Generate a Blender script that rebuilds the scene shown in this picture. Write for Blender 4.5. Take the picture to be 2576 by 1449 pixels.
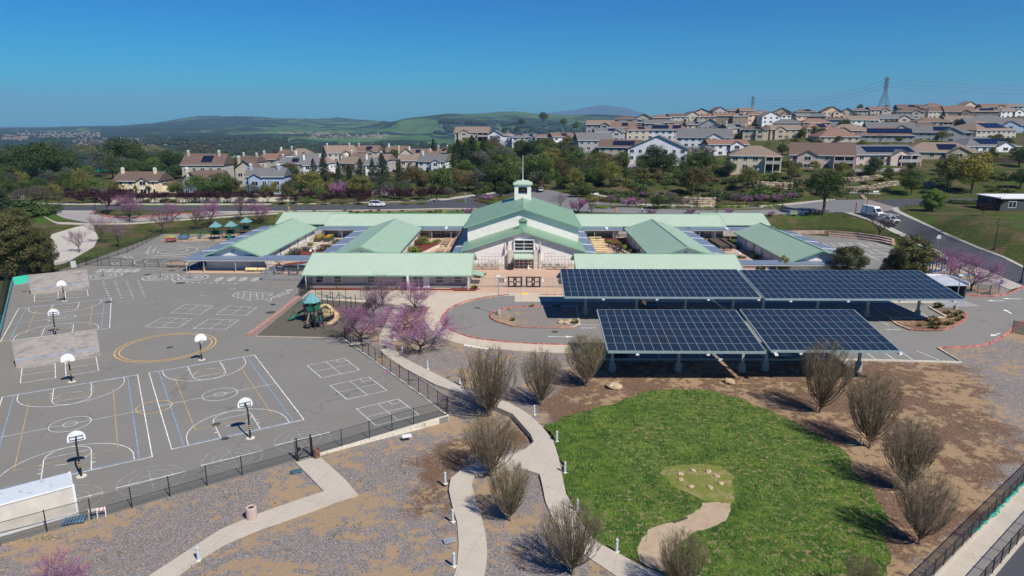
import bpy, math, random
import numpy as np
from mathutils import Vector, Matrix
from mathutils.noise import noise as pnoise
R=math.radians
S=bpy.context.scene
for o in list(bpy.data.objects): bpy.data.objects.remove(o)
random.seed(7)
# ---------------------------------------------------------------- camera, sky, sun, exposure
H=30.0; YAW=0.0128; FP=1717.0; CX=1288.0; CY=724.5
PIT=math.atan((CY-301)/FP)
cam=bpy.data.objects.new('camera',bpy.data.cameras.new('camera')); S.collection.objects.link(cam)
cam.location=(0,0,H); cam.rotation_euler=(math.pi/2-PIT,0,YAW)
cam.data.sensor_width=36; cam.data.lens=36*FP/2576; cam.data.clip_end=90000; cam.data.clip_start=0.5
S.camera=cam
SUN_EL=R(49); SUN_AZ=R(138)
W=bpy.data.worlds.new('World'); S.world=W; W.use_nodes=True
nt=W.node_tree; bg=nt.nodes['Background']
sk=nt.nodes.new('ShaderNodeTexSky'); sk.sky_type='NISHITA'; sk.sun_disc=False
sk.sun_elevation=SUN_EL; sk.sun_rotation=SUN_AZ; sk.altitude=100; sk.air_density=1.0; sk.dust_density=0.3; sk.ozone_density=4.0
hs=nt.nodes.new('ShaderNodeHueSaturation'); hs.inputs['Saturation'].default_value=1.45
mx=nt.nodes.new('ShaderNodeMix'); mx.data_type='RGBA'; mx.blend_type='MULTIPLY'; mx.inputs[0].default_value=1; mx.inputs[7].default_value=(.04,.73,1.0,1)
nt.links.new(sk.outputs[0],hs.inputs['Color']); nt.links.new(hs.outputs[0],mx.inputs[6]); gm=nt.nodes.new('ShaderNodeGamma'); gm.inputs[1].default_value=1.12; nt.links.new(mx.outputs[2],gm.inputs[0]); nt.links.new(gm.outputs[0],bg.inputs[0]); bg.inputs[1].default_value=0.065
sl=bpy.data.lights.new('sun','SUN'); sl.energy=5.0; sl.angle=R(0.53); sl.color=(1.0,0.93,0.84)
so=bpy.data.objects.new('sun',sl); S.collection.objects.link(so)
sv=Vector((math.sin(SUN_AZ)*math.cos(SUN_EL),math.cos(SUN_AZ)*math.cos(SUN_EL),math.sin(SUN_EL)))
so.rotation_euler=sv.to_track_quat('Z','Y').to_euler(); so.location=(60,-60,120)
HAZE=6e-5
S.view_settings.view_transform='Standard'; S.view_settings.look='None'; S.view_settings.exposure=0.15; S.view_settings.gamma=1
S.render.resolution_x=1024; S.render.resolution_y=576
# ---------------------------------------------------------------- pixel <-> place
cpt,spt=math.cos(PIT),math.sin(PIT); cyw,syw=math.cos(YAW),math.sin(YAW)
def ray(px,py):
    u=(px-CX)/FP; v=(py-CY)/FP
    Y=cpt-v*spt; Z=-(spt+v*cpt)
    return (u*cyw-Y*syw, u*syw+Y*cyw, Z)
def G(px,py,z=0.0):
    r=ray(px,py); t=(z-H)/r[2]; return Vector((r[0]*t,r[1]*t,z))
def D(px,py,d):
    r=ray(px,py); return Vector((r[0]*d,r[1]*d,H+r[2]*d))
def depth(p):
    x,y,z=p; Yc=-x*syw+y*cyw   # forward
    return Yc*cpt-(z-H)*spt
def proj(p):
    x,y,z=p; Xc=x*cyw+y*syw; Yc=-x*syw+y*cyw; zz=z-H
    d=Yc*cpt-zz*spt; v=-(zz*cpt+Yc*spt)
    return (CX+FP*Xc/d, CY+FP*v/d)
# ---------------------------------------------------------------- object helpers
ROOT=S.collection
class MB:
    def __init__(s): s.v=[]; s.f=[]; s.m=[]; s.mi=0
    def add(s,vs,fs,mi=None):
        b=len(s.v); s.v+= [tuple(p) for p in vs]; s.f+=[tuple(b+i for i in f) for f in fs]
        s.m+=[s.mi if mi is None else mi]*len(fs); return s
    def box(s,x0,y0,z0,x1,y1,z1,mi=None):
        return s.add([(x0,y0,z0),(x1,y0,z0),(x1,y1,z0),(x0,y1,z0),(x0,y0,z1),(x1,y0,z1),(x1,y1,z1),(x0,y1,z1)],
          [(0,3,2,1),(4,5,6,7),(0,1,5,4),(1,2,6,5),(2,3,7,6),(3,0,4,7)],mi)
    def beam(s,a,b,w,h=None,mi=None):
        a=Vector(a); b=Vector(b); h=h or w; d=(b-a)
        if d.length<1e-6: return s
        d.normalize(); up=Vector((0,0,1)) if abs(d.z)<.95 else Vector((0,1,0))
        x=d.cross(up).normalized(); y=x.cross(d).normalized(); vs=[]
        for p in (a,b):
            for sx,sy in ((-1,-1),(1,-1),(1,1),(-1,1)): vs.append(p+x*(sx*w/2)+y*(sy*h/2))
        return s.add(vs,[(0,3,2,1),(4,5,6,7),(0,1,5,4),(1,2,6,5),(2,3,7,6),(3,0,4,7)],mi)
    def tube(s,pts,rs,n=6,mi=None,cap=True):
        pts=[Vector(p) for p in pts]
        if not hasattr(rs,'__len__'): rs=[rs]*len(pts)
        vs=[];fs=[]
        for i,p in enumerate(pts):
            d=(pts[min(i+1,len(pts)-1)]-pts[max(i-1,0)]); d.normalize()
            up=Vector((0,0,1)) if abs(d.z)<.9 else Vector((1,0,0))
            x=d.cross(up).normalized(); y=x.cross(d).normalized()
            for k in range(n):
                a=2*math.pi*k/n; vs.append(p+x*(math.cos(a)*rs[i])+y*(math.sin(a)*rs[i]))
        for i in range(len(pts)-1):
            for k in range(n):
                fs.append((i*n+k,i*n+(k+1)%n,(i+1)*n+(k+1)%n,(i+1)*n+k))
        if cap: fs.append(tuple(range(n-1,-1,-1))); fs.append(tuple((len(pts)-1)*n+k for k in range(n)))
        return s.add(vs,fs,mi)
    def cyl(s,x,y,z0,z1,r0,r1=None,n=12,mi=None): return s.tube([(x,y,z0),(x,y,z1)],[r0,r0 if r1 is None else r1],n,mi)
    def lathe(s,prof,n=16,mi=None,c=(0,0)):
        vs=[];fs=[]
        for r,z in prof:
            for k in range(n):
                a=2*math.pi*k/n; vs.append((c[0]+r*math.cos(a),c[1]+r*math.sin(a),z))
        for i in range(len(prof)-1):
            for k in range(n): fs.append((i*n+k,i*n+(k+1)%n,(i+1)*n+(k+1)%n,(i+1)*n+k))
        fs.append(tuple(range(n-1,-1,-1))); fs.append(tuple((len(prof)-1)*n+k for k in range(n)))
        return s.add(vs,fs,mi)
    def prism(s,pts,z0,z1,mi=None):
        n=len(pts); vs=[(p[0],p[1],z0) for p in pts]+[(p[0],p[1],z1) for p in pts]
        fs=[tuple(range(n-1,-1,-1)),tuple(range(n,2*n))]+[(i,(i+1)%n,n+(i+1)%n,n+i) for i in range(n)]
        return s.add(vs,fs,mi)
    def slab(s,pts,th,mi=None):       # thin solid from any planar polygon, thickness along its normal downwards
        pts=[Vector(p) for p in pts]; n=len(pts)
        nn=(pts[1]-pts[0]).cross(pts[2]-pts[1]).normalized()
        if nn.z<0: pts=pts[::-1]; nn=-nn
        lo=[p-nn*th for p in pts]
        return s.add(pts+lo,[tuple(range(n)),tuple(range(2*n-1,n-1,-1))]+[(i,n+i,n+(i+1)%n,(i+1)%n) for i in range(n)],mi)
    def ball(s,c,r,n=8,m=6,mi=None,sq=(1,1,1)):
        vs=[];fs=[]
        for i in range(m+1):
            t=math.pi*i/m
            for k in range(n):
                a=2*math.pi*k/n; vs.append((c[0]+r*sq[0]*math.sin(t)*math.cos(a),c[1]+r*sq[1]*math.sin(t)*math.sin(a),c[2]+r*sq[2]*math.cos(t)))
        for i in range(m):
            for k in range(n): fs.append((i*n+k,(i+1)*n+k,(i+1)*n+(k+1)%n,i*n+(k+1)%n))
        return s.add(vs,fs,mi)
    def mesh(s,name,mats):
        me=bpy.data.meshes.new(name); me.from_pydata(s.v,[],s.f)
        if not isinstance(mats,(list,tuple)): mats=[mats]
        for m in mats: me.materials.append(m)
        if len(mats)>1: me.polygons.foreach_set('material_index',s.m)
        me.update(); return me
    def build(s,name,mats,parent=None,smooth=False,loc=None,**kw):
        me=s.mesh(name,mats)
        if smooth: me.polygons.foreach_set('use_smooth',[True]*len(me.polygons))
        o=bpy.data.objects.new(name,me); ROOT.objects.link(o)
        if parent is not None: o.parent=parent
        if loc is not None: o.location=loc
        for k,v in kw.items(): o[k]=v
        return o
def obj(name,me,parent=None,loc=(0,0,0),rz=0,sc=1):
    o=bpy.data.objects.new(name,me); ROOT.objects.link(o); o.parent=parent; o.location=loc; o.rotation_euler=(0,0,rz)
    o.scale=(sc,sc,sc) if not hasattr(sc,'__len__') else sc
    return o
def tag(o,label,cat,group=None):
    if label: o['label']=label
    o['category']=cat
    if group: o['group']=group
    return o
def thing(name,label,cat,loc=(0,0,0),rz=0,group=None):
    o=bpy.data.objects.new(name,None); o.empty_display_size=.3; ROOT.objects.link(o); o.location=loc; o.rotation_euler=(0,0,rz)
    return tag(o,label,cat,group)
KIDS={}
def copy_tree(o,parent=None):
    c=o.copy(); ROOT.objects.link(c); c.parent=parent
    if o.name not in KIDS: KIDS[o.name]=[(k) for k in o.children]
    for ch in KIDS[o.name]: copy_tree(ch,c)
    return c
def place(o,loc,rz=0,sc=1,label=None,group=None,copy=True):
    c=copy_tree(o) if copy else o
    c.location=loc; c.rotation_euler=(0,0,rz); c.scale=(sc,sc,sc) if not hasattr(sc,'__len__') else sc
    if label: c['label']=label
    if group: c['group']=group
    return c
def first(proto):       # hands out the prototype itself first, then copies
    st={'n':0}
    def f(loc,rz=0,sc=1,label=None,group=None):
        st['n']+=1
        return place(proto,loc,rz,sc,label,group,copy=st['n']>1)
    # cache kids before anything moves
    def cache(o):
        KIDS[o.name]=list(o.children)
        for k in o.children: cache(k)
    bpy.context.view_layer.update(); cache(proto)
    return f
def struct(o): o['kind']='structure'; return o
ORD=['','first','second','third','fourth','fifth','sixth','seventh','eighth','ninth','tenth','eleventh','twelfth','thirteenth','fourteenth','fifteenth','sixteenth','seventeenth','eighteenth','nineteenth']
TEN={20:'twent',30:'thirt',40:'fort',50:'fift',60:'sixt',70:'sevent',80:'eight',90:'ninet'}
def ordw(n):
    if n<20: return ORD[n]
    t,u=n//10*10,n%10
    if t>=100: return 'hundred and '+ordw(n-100) if n>100 else 'hundredth'
    return TEN[t]+('ieth' if u==0 else 'y-'+ORD[u])
LBL={}
def later(o,key,desc,where):
    LBL.setdefault(key,[]).append((o,desc,where)); return o
def text(mb,s,origin,ux,uy,size,mi=None,depth=0.02,cen=True):
    cu=bpy.data.curves.new('t','FONT'); cu.body=s; cu.size=1; cu.align_x='CENTER' if cen else 'LEFT'
    ob=bpy.data.objects.new('t',cu); ROOT.objects.link(ob)
    me=bpy.data.meshes.new_from_object(ob.evaluated_get(bpy.context.evaluated_depsgraph_get()))
    ux=Vector(ux); uy=Vector(uy); n=ux.cross(uy); o=Vector(origin)
    vs=[o+ux*(v.co.x*size)+uy*(v.co.y*size)+n*depth for v in me.vertices]
    mb.add(vs,[tuple(p.vertices) for p in me.polygons],mi)
    bpy.data.objects.remove(ob); bpy.data.curves.remove(cu); bpy.data.meshes.remove(me)
# ---------------------------------------------------------------- materials
def lin(r,g,b):
    f=lambda c:(c/255/12.92 if c/255<=.04045 else ((c/255+.055)/1.055)**2.4)
    return (f(r),f(g),f(b),1)
MATS={}
def mat(name,col,rough=.8,var=.12,scale=3.0,metal=0,bump=0,col2=None,spec=.5,det=4,coord='Object',thr=None):
    if name in MATS: return MATS[name]
    m=bpy.data.materials.new(name); m.use_nodes=True; N=m.node_tree.nodes; Lk=m.node_tree.links
    b=N['Principled BSDF']; b.inputs['Roughness'].default_value=rough; b.inputs['Metallic'].default_value=metal
    b.inputs['Specular IOR Level'].default_value=spec
    col=tuple(col[:3])+(1,)
    b.inputs['Base Color'].default_value=col
    if var or col2 or bump:
        tc=N.new('ShaderNodeTexCoord') if coord!='Pos' else N.new('ShaderNodeNewGeometry')
        src=tc.outputs[coord] if coord!='Pos' else tc.outputs['Position']
        nz=N.new('ShaderNodeTexNoise'); nz.inputs['Scale'].default_value=scale; nz.inputs['Detail'].default_value=det
        Lk.new(src,nz.inputs['Vector'])
        cr=N.new('ShaderNodeValToRGB'); t=thr or (.35,.65)
        cr.color_ramp.elements[0].position=t[0]; cr.color_ramp.elements[1].position=t[1]
        cr.color_ramp.elements[0].color=tuple(c*(1-var) for c in col[:3])+(1,)
        cr.color_ramp.elements[1].color=tuple(col2[:3])+(1,) if col2 else tuple(min(1,c*(1+var)) for c in col[:3])+(1,)
        Lk.new(nz.outputs['Fac'],cr.inputs[0]); Lk.new(cr.outputs[0],b.inputs['Base Color'])
        if bump:
            bp=N.new('ShaderNodeBump'); bp.inputs['Strength'].default_value=bump; bp.inputs['Distance'].default_value=.05
            Lk.new(nz.outputs['Fac'],bp.inputs['Height']); Lk.new(bp.outputs[0],b.inputs['Normal'])
    MATS[name]=m; return m
class NT:   # tiny node-graph helper
    def __init__(s,name,rough=.9,spec=.3):
        s.m=bpy.data.materials.new(name); s.m.use_nodes=True; s.N=s.m.node_tree.nodes; s.L=s.m.node_tree.links
        s.b=s.N['Principled BSDF']; s.b.inputs['Roughness'].default_value=rough; s.b.inputs['Specular IOR Level'].default_value=spec
        s.g=s.N.new('ShaderNodeNewGeometry'); s.pos=s.g.outputs['Position']; MATS[name]=s.m
    def noise(s,scale,det=4,rough=.55,vec=None,off=None):
        n=s.N.new('ShaderNodeTexNoise'); n.inputs['Scale'].default_value=scale; n.inputs['Detail'].default_value=det; n.inputs['Roughness'].default_value=rough
        v=vec or s.pos
        if off is not None:
            a=s.N.new('ShaderNodeVectorMath'); a.operation='ADD'; s.L.new(v,a.inputs[0]); a.inputs[1].default_value=off; v=a.outputs[0]
        s.L.new(v,n.inputs['Vector']); return n.outputs['Fac']
    def ramp(s,fac,stops,interp='LINEAR'):
        r=s.N.new('ShaderNodeValToRGB'); r.color_ramp.interpolation=interp
        e=r.color_ramp.elements
        while len(e)<len(stops): e.new(0.5)
        for i,(p,c) in enumerate(stops):
            e[i].position=p; e[i].color=(c,c,c,1) if not hasattr(c,'__len__') else tuple(c[:3])+(1,)
        s.L.new(fac,r.inputs[0]); return r.outputs[0]
    def mix(s,fac,a,b,mode='MIX'):
        n=s.N.new('ShaderNodeMix'); n.data_type='RGBA'; n.blend_type=mode
        for i,x in ((0,fac),(6,a),(7,b)):
            if isinstance(x,(int,float)): n.inputs[i].default_value=x
            elif hasattr(x,'__len__'): n.inputs[i].default_value=tuple(x[:3])+(1,)
            else: s.L.new(x,n.inputs[i])
        return n.outputs[2]
    def math(s,op,a,b=None):
        n=s.N.new('ShaderNodeMath'); n.operation=op
        for i,x in ((0,a),(1,b)):
            if x is None: continue
            if isinstance(x,(int,float)): n.inputs[i].default_value=x
            else: s.L.new(x,n.inputs[i])
        return n.outputs[0]
    def sep(s,vec=None):
        n=s.N.new('ShaderNodeSeparateXYZ'); s.L.new(vec or s.pos,n.inputs[0]); return n.outputs
    def bump(s,h,st=.4,dist=.05):
        n=s.N.new('ShaderNodeBump'); n.inputs['Strength'].default_value=st; n.inputs['Distance'].default_value=dist
        s.L.new(h,n.inputs['Height']); s.L.new(n.outputs[0],s.b.inputs['Normal'])
    def out(s,c): s.L.new(c,s.b.inputs['Base Color']); return s.m
def m_mulch(name,lil=.5,red=.25,mask=False):
    t=NT(name,.95,.1)
    fine=t.noise(9,6,.75); big=t.noise(.2,6,.75); med=t.noise(.9,5,.7,off=(31,7,0)); g=t.noise(.33,5,.7,off=(90,40,0)); sp=t.noise(22,3,.8)
    lilac=t.ramp(fine,[(.28,(.060,.050,.043)),(.48,(.20,.178,.160)),(.6,(.335,.305,.288)),(.74,(.72,.69,.67))])
    brown=t.ramp(fine,[(.3,(.045,.027,.018)),(.5,(.155,.096,.062)),(.72,(.36,.25,.165))])
    tan=t.ramp(sp,[(.3,(.24,.16,.09)),(.7,(.50,.36,.21))])
    if mask:
        at=t.N.new('ShaderNodeAttribute'); at.attribute_name='bark'; big=t.math('ADD',big,t.math('MULTIPLY',t.math('SUBTRACT',at.outputs['Fac'],.35),.42))
    base=t.mix(t.ramp(big,[(lil-.05,0),(lil+.09,1)]),lilac,brown)
    zn=t.noise(.13,3,.55,off=(7,55,0)); base=t.mix(t.ramp(t.math('ADD',t.math('MULTIPLY',med,.6),t.math('MULTIPLY',zn,.5)),[(.555,0),(.60,.85)]),base,tan)
    base=t.mix(t.ramp(g,[(.66,0),(.70,.85)]),base,t.ramp(fine,[(.3,(.02,.045,.012)),(.7,(.08,.15,.035))]))
    t.bump(fine,.8,.08); return t.out(base)
def m_lawn():
    t=NT('lawn_grass',.95,.1)
    fine=t.noise(7,6,.8); big=t.noise(.2,4,.6); med=t.noise(1.9,5,.7,off=(5,5,0)); fl=t.noise(7,2,.6,off=(3,8,0)); zone=t.noise(.11,2,.5,off=(40,3,0))
    c=t.ramp(fine,[(.28,(.012,.032,.007)),(.48,(.046,.098,.019)),(.64,(.098,.165,.034)),(.8,(.22,.30,.08))])
    c=t.mix(t.ramp(big,[(.38,0),(.62,.6)]),c,t.ramp(fine,[(.3,(.02,.05,.01)),(.75,(.075,.17,.03))]))
    c=t.mix(t.ramp(t.noise(.45,5,.75,off=(8,60,0)),[(.40,.0),(.62,.8)]),c,t.mix(.55,c,(.24,.31,.05)))
    c=t.mix(t.ramp(t.noise(1.4,4,.7,off=(80,6,0)),[(.50,.0),(.62,.65)]),c,(.018,.05,.010))
    s=t.sep(); side=t.ramp(t.math('MULTIPLY',t.math('SUBTRACT',s[0],4.0),.033),[(0,0),(1,1)])
    dry=t.math('MULTIPLY',t.ramp(med,[(.54,0),(.60,1)]),t.ramp(t.math('ADD',t.math('MULTIPLY',zone,.9),t.math('MULTIPLY',side,.35)),[(.46,0),(.62,1)]))
    c=t.mix(dry,c,t.ramp(fine,[(.3,(.16,.14,.06)),(.7,(.38,.31,.16))]))
    w=t.math('MULTIPLY',t.ramp(fl,[(.69,0),(.72,1)]),t.ramp(t.noise(.25,3,.6,off=(77,0,0)),[(.5,0),(.6,1)]))
    c=t.mix(w,c,(.6,.62,.5)); t.bump(fine,1.0,.12); return t.out(c)
def m_wild():
    t=NT('hillside_grass',.95,.1)
    fine=t.noise(2.2,6,.8); med=t.noise(.12,5,.7); b=t.noise(.05,5,.65,off=(9,90,0))
    g=t.ramp(fine,[(.3,(.022,.034,.010)),(.55,(.065,.085,.022)),(.75,(.14,.15,.05))])
    br=t.ramp(fine,[(.3,(.05,.038,.020)),(.7,(.19,.145,.08))])
    c=t.mix(t.ramp(med,[(.48,0),(.60,1)]),g,br)
    c=t.mix(t.ramp(b,[(.55,0),(.64,1)]),c,t.ramp(fine,[(.3,(.03,.065,.01)),(.7,(.085,.16,.025))])); t.bump(fine,.8,.3)
    return t.out(c)
def m_asphalt(name,base,cracks=True):
    t=NT(name,.92,.25)
    f=t.noise(14,4,.8); big=t.noise(.12,5,.6); st=t.noise(.45,4,.7,off=(12,0,0))
    c=t.ramp(f,[(.25,tuple(x*.72 for x in base)),(.55,base),(.8,tuple(min(1,x*1.5) for x in base))])
    c=t.mix(t.ramp(big,[(.35,0),(.7,.42)]),c,tuple(x*.78 for x in base))
    c=t.mix(t.ramp(st,[(.66,0),(.78,.35)]),c,tuple(x*.55 for x in base))
    if cracks:
        vo=t.N.new('ShaderNodeTexVoronoi'); vo.feature='DISTANCE_TO_EDGE'; vo.inputs['Scale'].default_value=.085
        wn=t.N.new('ShaderNodeTexNoise'); wn.inputs['Scale'].default_value=.5; wn.inputs['Detail'].default_value=5; t.L.new(t.pos,wn.inputs['Vector'])
        a=t.N.new('ShaderNodeVectorMath'); a.operation='MULTIPLY_ADD'; t.L.new(wn.outputs['Color'],a.inputs[0]); a.inputs[1].default_value=(5,5,0); t.L.new(t.pos,a.inputs[2])
        t.L.new(a.outputs[0],vo.inputs['Vector'])
        cr=t.ramp(vo.outputs['Distance'],[(.0,.7),(.006,0)])
        c=t.mix(t.math('MULTIPLY',cr,t.ramp(t.noise(.06,2,.5,off=(50,0,0)),[(.45,0),(.55,1)])),c,tuple(x*.45 for x in base))
    t.bump(f,.35,.02); return t.out(c)
def m_concrete(name,base,joint=2.0,ang=0,stain=(.3,.24,.17)):
    t=NT(name,.9,.3); f=t.noise(11,4,.7); big=t.noise(.35,5,.7); b2=t.noise(.8,5,.7,off=(20,4,0))
    c=t.ramp(f,[(.3,tuple(x*.88 for x in base)),(.7,tuple(min(1,x*1.08) for x in base))])
    c=t.mix(t.ramp(big,[(.4,0),(.7,.5)]),c,tuple(x*.78 for x in base)); c=t.mix(t.ramp(b2,[(.6,0),(.75,.55)]),c,stain)
    if joint:
        mp=t.N.new('ShaderNodeMapping'); mp.inputs['Rotation'].default_value=(0,0,ang); t.L.new(t.pos,mp.inputs['Vector'])
        s=t.sep(mp.outputs[0])
        for k in (0,1):
            j=t.math('FRACT',t.math('MULTIPLY',s[k],1/joint))
            c=t.mix(t.ramp(j,[(0,.6),(.014,0)],'CONSTANT'),c,tuple(x*.5 for x in base))
    return t.out(c)
def m_roof(name,base,axis,pitch=.5,dark=.62,rough=.45,rings=False):
    # standing-seam metal: darker seam every pitch metres along the ridge axis
    t=NT(name,rough,.4); s=t.sep(); big=t.noise(.5,4,.6); st=t.noise(.25,4,.7)
    c=t.ramp(big,[(.3,tuple(x*.94 for x in base)),(.7,tuple(min(1,x*1.04) for x in base))])
    c=t.mix(t.ramp(st,[(.5,0),(.72,.32)]),c,tuple(x*.75 for x in base))
    j=t.math('FRACT',t.math('MULTIPLY',s[axis],1/pitch))
    k=t.ramp(j,[(0,0),(.05,.8),(.11,.8),(.16,0)])
    c=t.mix(k,c,tuple(x*dark for x in base)); t.bump(k,.15,.02)
    return t.out(c)
def m_tile(name,base):
    t=NT(name,.85,.2); tc=t.N.new('ShaderNodeTexCoord'); f=t.noise(1.7,5,.8,vec=tc.outputs['Object']); s=t.sep(tc.outputs['Object'])
    c=t.ramp(f,[(.25,tuple(x*.62 for x in base)),(.5,base),(.75,tuple(min(1,x*1.35) for x in base))])
    j=t.math('FRACT',t.math('MULTIPLY',s[2],3.4)); c=t.mix(t.ramp(j,[(0,.55),(.25,0)]),c,tuple(x*.5 for x in base))
    t.bump(j,.5,.05); return t.out(c)
def m_alpha(name,col,a):
    m=bpy.data.materials.new(name); m.use_nodes=True; N=m.node_tree.nodes; L=m.node_tree.links
    b=N['Principled BSDF']; b.inputs['Base Color'].default_value=col; b.inputs['Roughness'].default_value=.6; b.inputs['Alpha'].default_value=a
    MATS[name]=m; return m
def m_glass(name,col=(.02,.03,.035,1),rough=.08):
    m=mat(name,col,rough,.4,1.3,spec=.9,det=2); return m
K=dict(
 mulch=m_mulch('mulch_dirt',.56,mask=True), bark=m_mulch('bark_mulch',.40), lawn=m_lawn(), wild=m_wild(),
 play=m_asphalt('playground_asphalt',(.222,.216,.19)), lot=m_asphalt('parking_asphalt',(.235,.228,.205)), road=m_asphalt('road_asphalt',(.075,.08,.09)), oldroad=m_asphalt('old_road_asphalt',(.2,.2,.2)),
 conc=m_concrete('path_concrete',(.50,.45,.37),2.0,.3), plaza=m_concrete('plaza_concrete',(.55,.48,.37),3.0), peach=m_concrete('peach_concrete',(.55,.38,.27),2.4,0,(.42,.27,.18)),
 kerb=mat('kerb_concrete',lin(205,198,180),.9,.15,4), redkerb=mat('red_kerb_paint',lin(165,80,76),.85,.35,2,col2=lin(205,135,125)),
 roofx=m_roof('mint_roof_x',(.43,.545,.415),0), roofx2=m_roof('mint_roof_dim_x',(.41,.52,.40),0), roofy=m_roof('mint_roof_y',(.34,.48,.34),1), hall=m_roof('hall_roof',(.235,.37,.235),1,.4,.75),
 trim=mat('green_trim',(.21,.38,.27),.5,.08,2), bluemetal=m_roof('blue_walkway_roof',(.17,.22,.29),0,.4,.7), bluemetaly=m_roof('blue_walkway_roof_y',(.17,.22,.29),1,.4,.7),
 stucco=mat('white_stucco',(.74,.70,.66),.95,.05,1.2), grey=mat('warm_grey_wall',(.46,.43,.40),.95,.08,1.0), dgrey=mat('darker_base_wall',(.24,.235,.225),.95,.08,1.0), stone=mat('sand_stucco',(.55,.50,.42),.95,.08,1.4),
 white=mat('white_paint',(.78,.78,.77),.6,.05,3), wht_line=mat('white_line_paint',(.74,.74,.72),.85,.25,1.5), blue_line=mat('blue_line_paint',lin(125,165,205),.85,.3,1.5), yel_line=mat('yellow_line_paint',lin(185,158,105),.85,.3,1.5), faint=mat('faded_line_paint',(.33,.33,.32),.9,.3,1.5),
 gold=mat('gold_line_paint',lin(230,180,95),.85,.15,1.5), darkline=mat('dark_spot',(.06,.06,.06),.9,.3,2),
 glass=m_glass('window_glass'), glassl=m_glass('window_glass_pale',(.10,.12,.13,1),.12), frame=mat('white_frame',(.72,.74,.74),.5,.03,2),
 black=mat('black_metal',(.012,.013,.015),.5,.2,2), blackp=mat('black_plastic',(.02,.02,.022),.6,.2,2), galv=mat('galvanised_steel',(.42,.45,.47),.45,.1,4,metal=.4), post=mat('grey_green_post',(.36,.40,.39),.55,.08,2),
 chain=m_alpha('chain_link',(.015,.016,.018,1),.23), chainf=m_alpha('windscreen_mesh',(.02,.022,.025,1),.55),
 block=None, redmulch=mat('red_mulch',(.16,.03,.018),.98,.45,6,bump=.6), bluepath=mat('blue_painted_path',lin(120,190,215),.9,.12,1),
 tabletan=mat('tan_table',(.42,.30,.20),.8,.1,3), straw=mat('cream_table_top',lin(225,205,150),.7,.06,3), wood=mat('weathered_timber',(.05,.045,.04),.9,.3,4), soil=mat('garden_soil',(.09,.065,.045),.98,.4,5,bump=.5),
 cell=None, alu=mat('panel_frame_aluminium',(.42,.47,.49),.35,.05,5,metal=.3), beamg=mat('canopy_beam',(.20,.27,.29),.5,.08,2), colconc=mat('column_concrete',(.36,.36,.33),.9,.12,2),
)
# ---------------------------------------------------------------- terrain
HILLZ=[(440,252),(430,262),(400,312),(376,372),(350,402),(330,452),(300,532),(285,602),(270,640)]
def hz(y,px=2000):
    P=sorted(HILLZ)
    if y<=P[0][0]: z=P[0][1]
    elif y>=P[-1][0]: z=P[-1][1]
    else:
        for (a,za),(b,zb) in zip(P,P[1:]):
            if a<=y<=b: z=za+(zb-za)*(y-a)/(b-a); break
    if px<1500: z=z+70*min(1,(1500-px)/120)
    return z
cps=[]
for px,py,z in [(56,525,3),(300,525,3),(644,527,3),(900,519,3.2),(1119,514,3.3),(1281,484,3.6),(1281,525,3),(1420,500,4),(1519,520,4),(1713,531,4),(1932,530,4.2),(2100,515,4.6),(2174,536,4.6),(2212,557,4.4),(2264,584,3.6),(2322,610,2.7),(2407,655,1.3),(2482,690,.5),(2576,712,.1),(2576,666,.6),(2457,627,1.8),(2382,595,3.0),(2307,560,4.1),(2242,525,4.6),(2282,503,4.9),(2524,503,5.2),(2400,560,6),(2500,560,6.5),(2560,600,5),(2000,560,1.5),(2080,562,2.6),(150,560,1.5),(60,600,.3),(20,760,-.3),(-200,600,0),(250,590,.8),(400,560,1.2),(600,550,1.6),
  (360,492,4),(510,490,4),(660,492,4),(200,470,3.5),(50,470,3),(880,480,4),(1100,480,4),(700,455,3.5),(900,440,2.5),(1040,432,2),(250,430,2.5),(100,430,1),(1120,425,4)]:
    cps.append(tuple(G(px,py,z)))
for px,py,Z in [(1200,352,470),(1300,366,460),(1400,366,440),(1500,377,400),(1600,400,330),(1690,402,318),(1780,425,290),(1910,430,265),(2080,427,258),(2225,425,256),(2380,415,268),(2500,400,285),(2576,420,262),
   (1850,391,330),(1750,370,380),(2140,352,400),(2250,348,405),(2330,342,420),(2500,337,430),(2000,348,405),(1750,336,440),(1830,340,440),(1500,334,470),(1600,325,490),
   (2150,322,470),(2250,316,490),(2420,326,460),(1900,318,500),(2100,300,540),(2300,298,540),(2500,296,540),(1950,296,570),(1750,300,600),(1600,308,600),(2200,284,610),(2400,282,600),(2576,280,600),(1800,310,540),
   (1930,470,240),(2100,478,238),(2250,465,240),(1700,455,262),(1550,455,262),(1400,450,285),(2450,470,238),(1820,445,262),(1650,500,232),(1800,500,232),(2000,500,234),(760,430,370),(700,418,405),(900,415,410),(1050,415,410),(930,404,440),(1010,404,440),(620,415,400),(1110,404,440),(1250,440,310),(1300,410,360),(1450,410,345)]:
    cps.append(tuple(D(px,py,Z)))
for x,y,z in [(-150,330,0),(-250,330,-4),(-100,430,-5),(0,430,0),(0,520,-10),(-200,450,-14),(-150,600,-40),(0,600,-28),(-350,400,-20),(-400,250,-5),(-400,600,-60),(-400,100,-3),(-400,20,-3),(100,600,8),(-100,700,-55),(80,700,-5),(250,720,25),(450,720,30),(500,500,34),(500,300,22),(500,150,8),(450,20,0),(200,60,0),(200,20,0),(140,100,.3),(200,120,3),(200,170,6),(40,620,-5),(-60,520,-16)]: cps.append((x,y,z))
C=np.array(cps); d=np.sqrt(((C[:,None,:2]-C[None,:,:2])**2).sum(-1))
n=len(C); A=np.zeros((n+1,n+1)); A[:n,:n]=-d-np.eye(n)*1.2; A[:n,n]=1; A[n,:n]=1
wt=np.linalg.solve(A,np.append(C[:,2],0))
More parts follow.
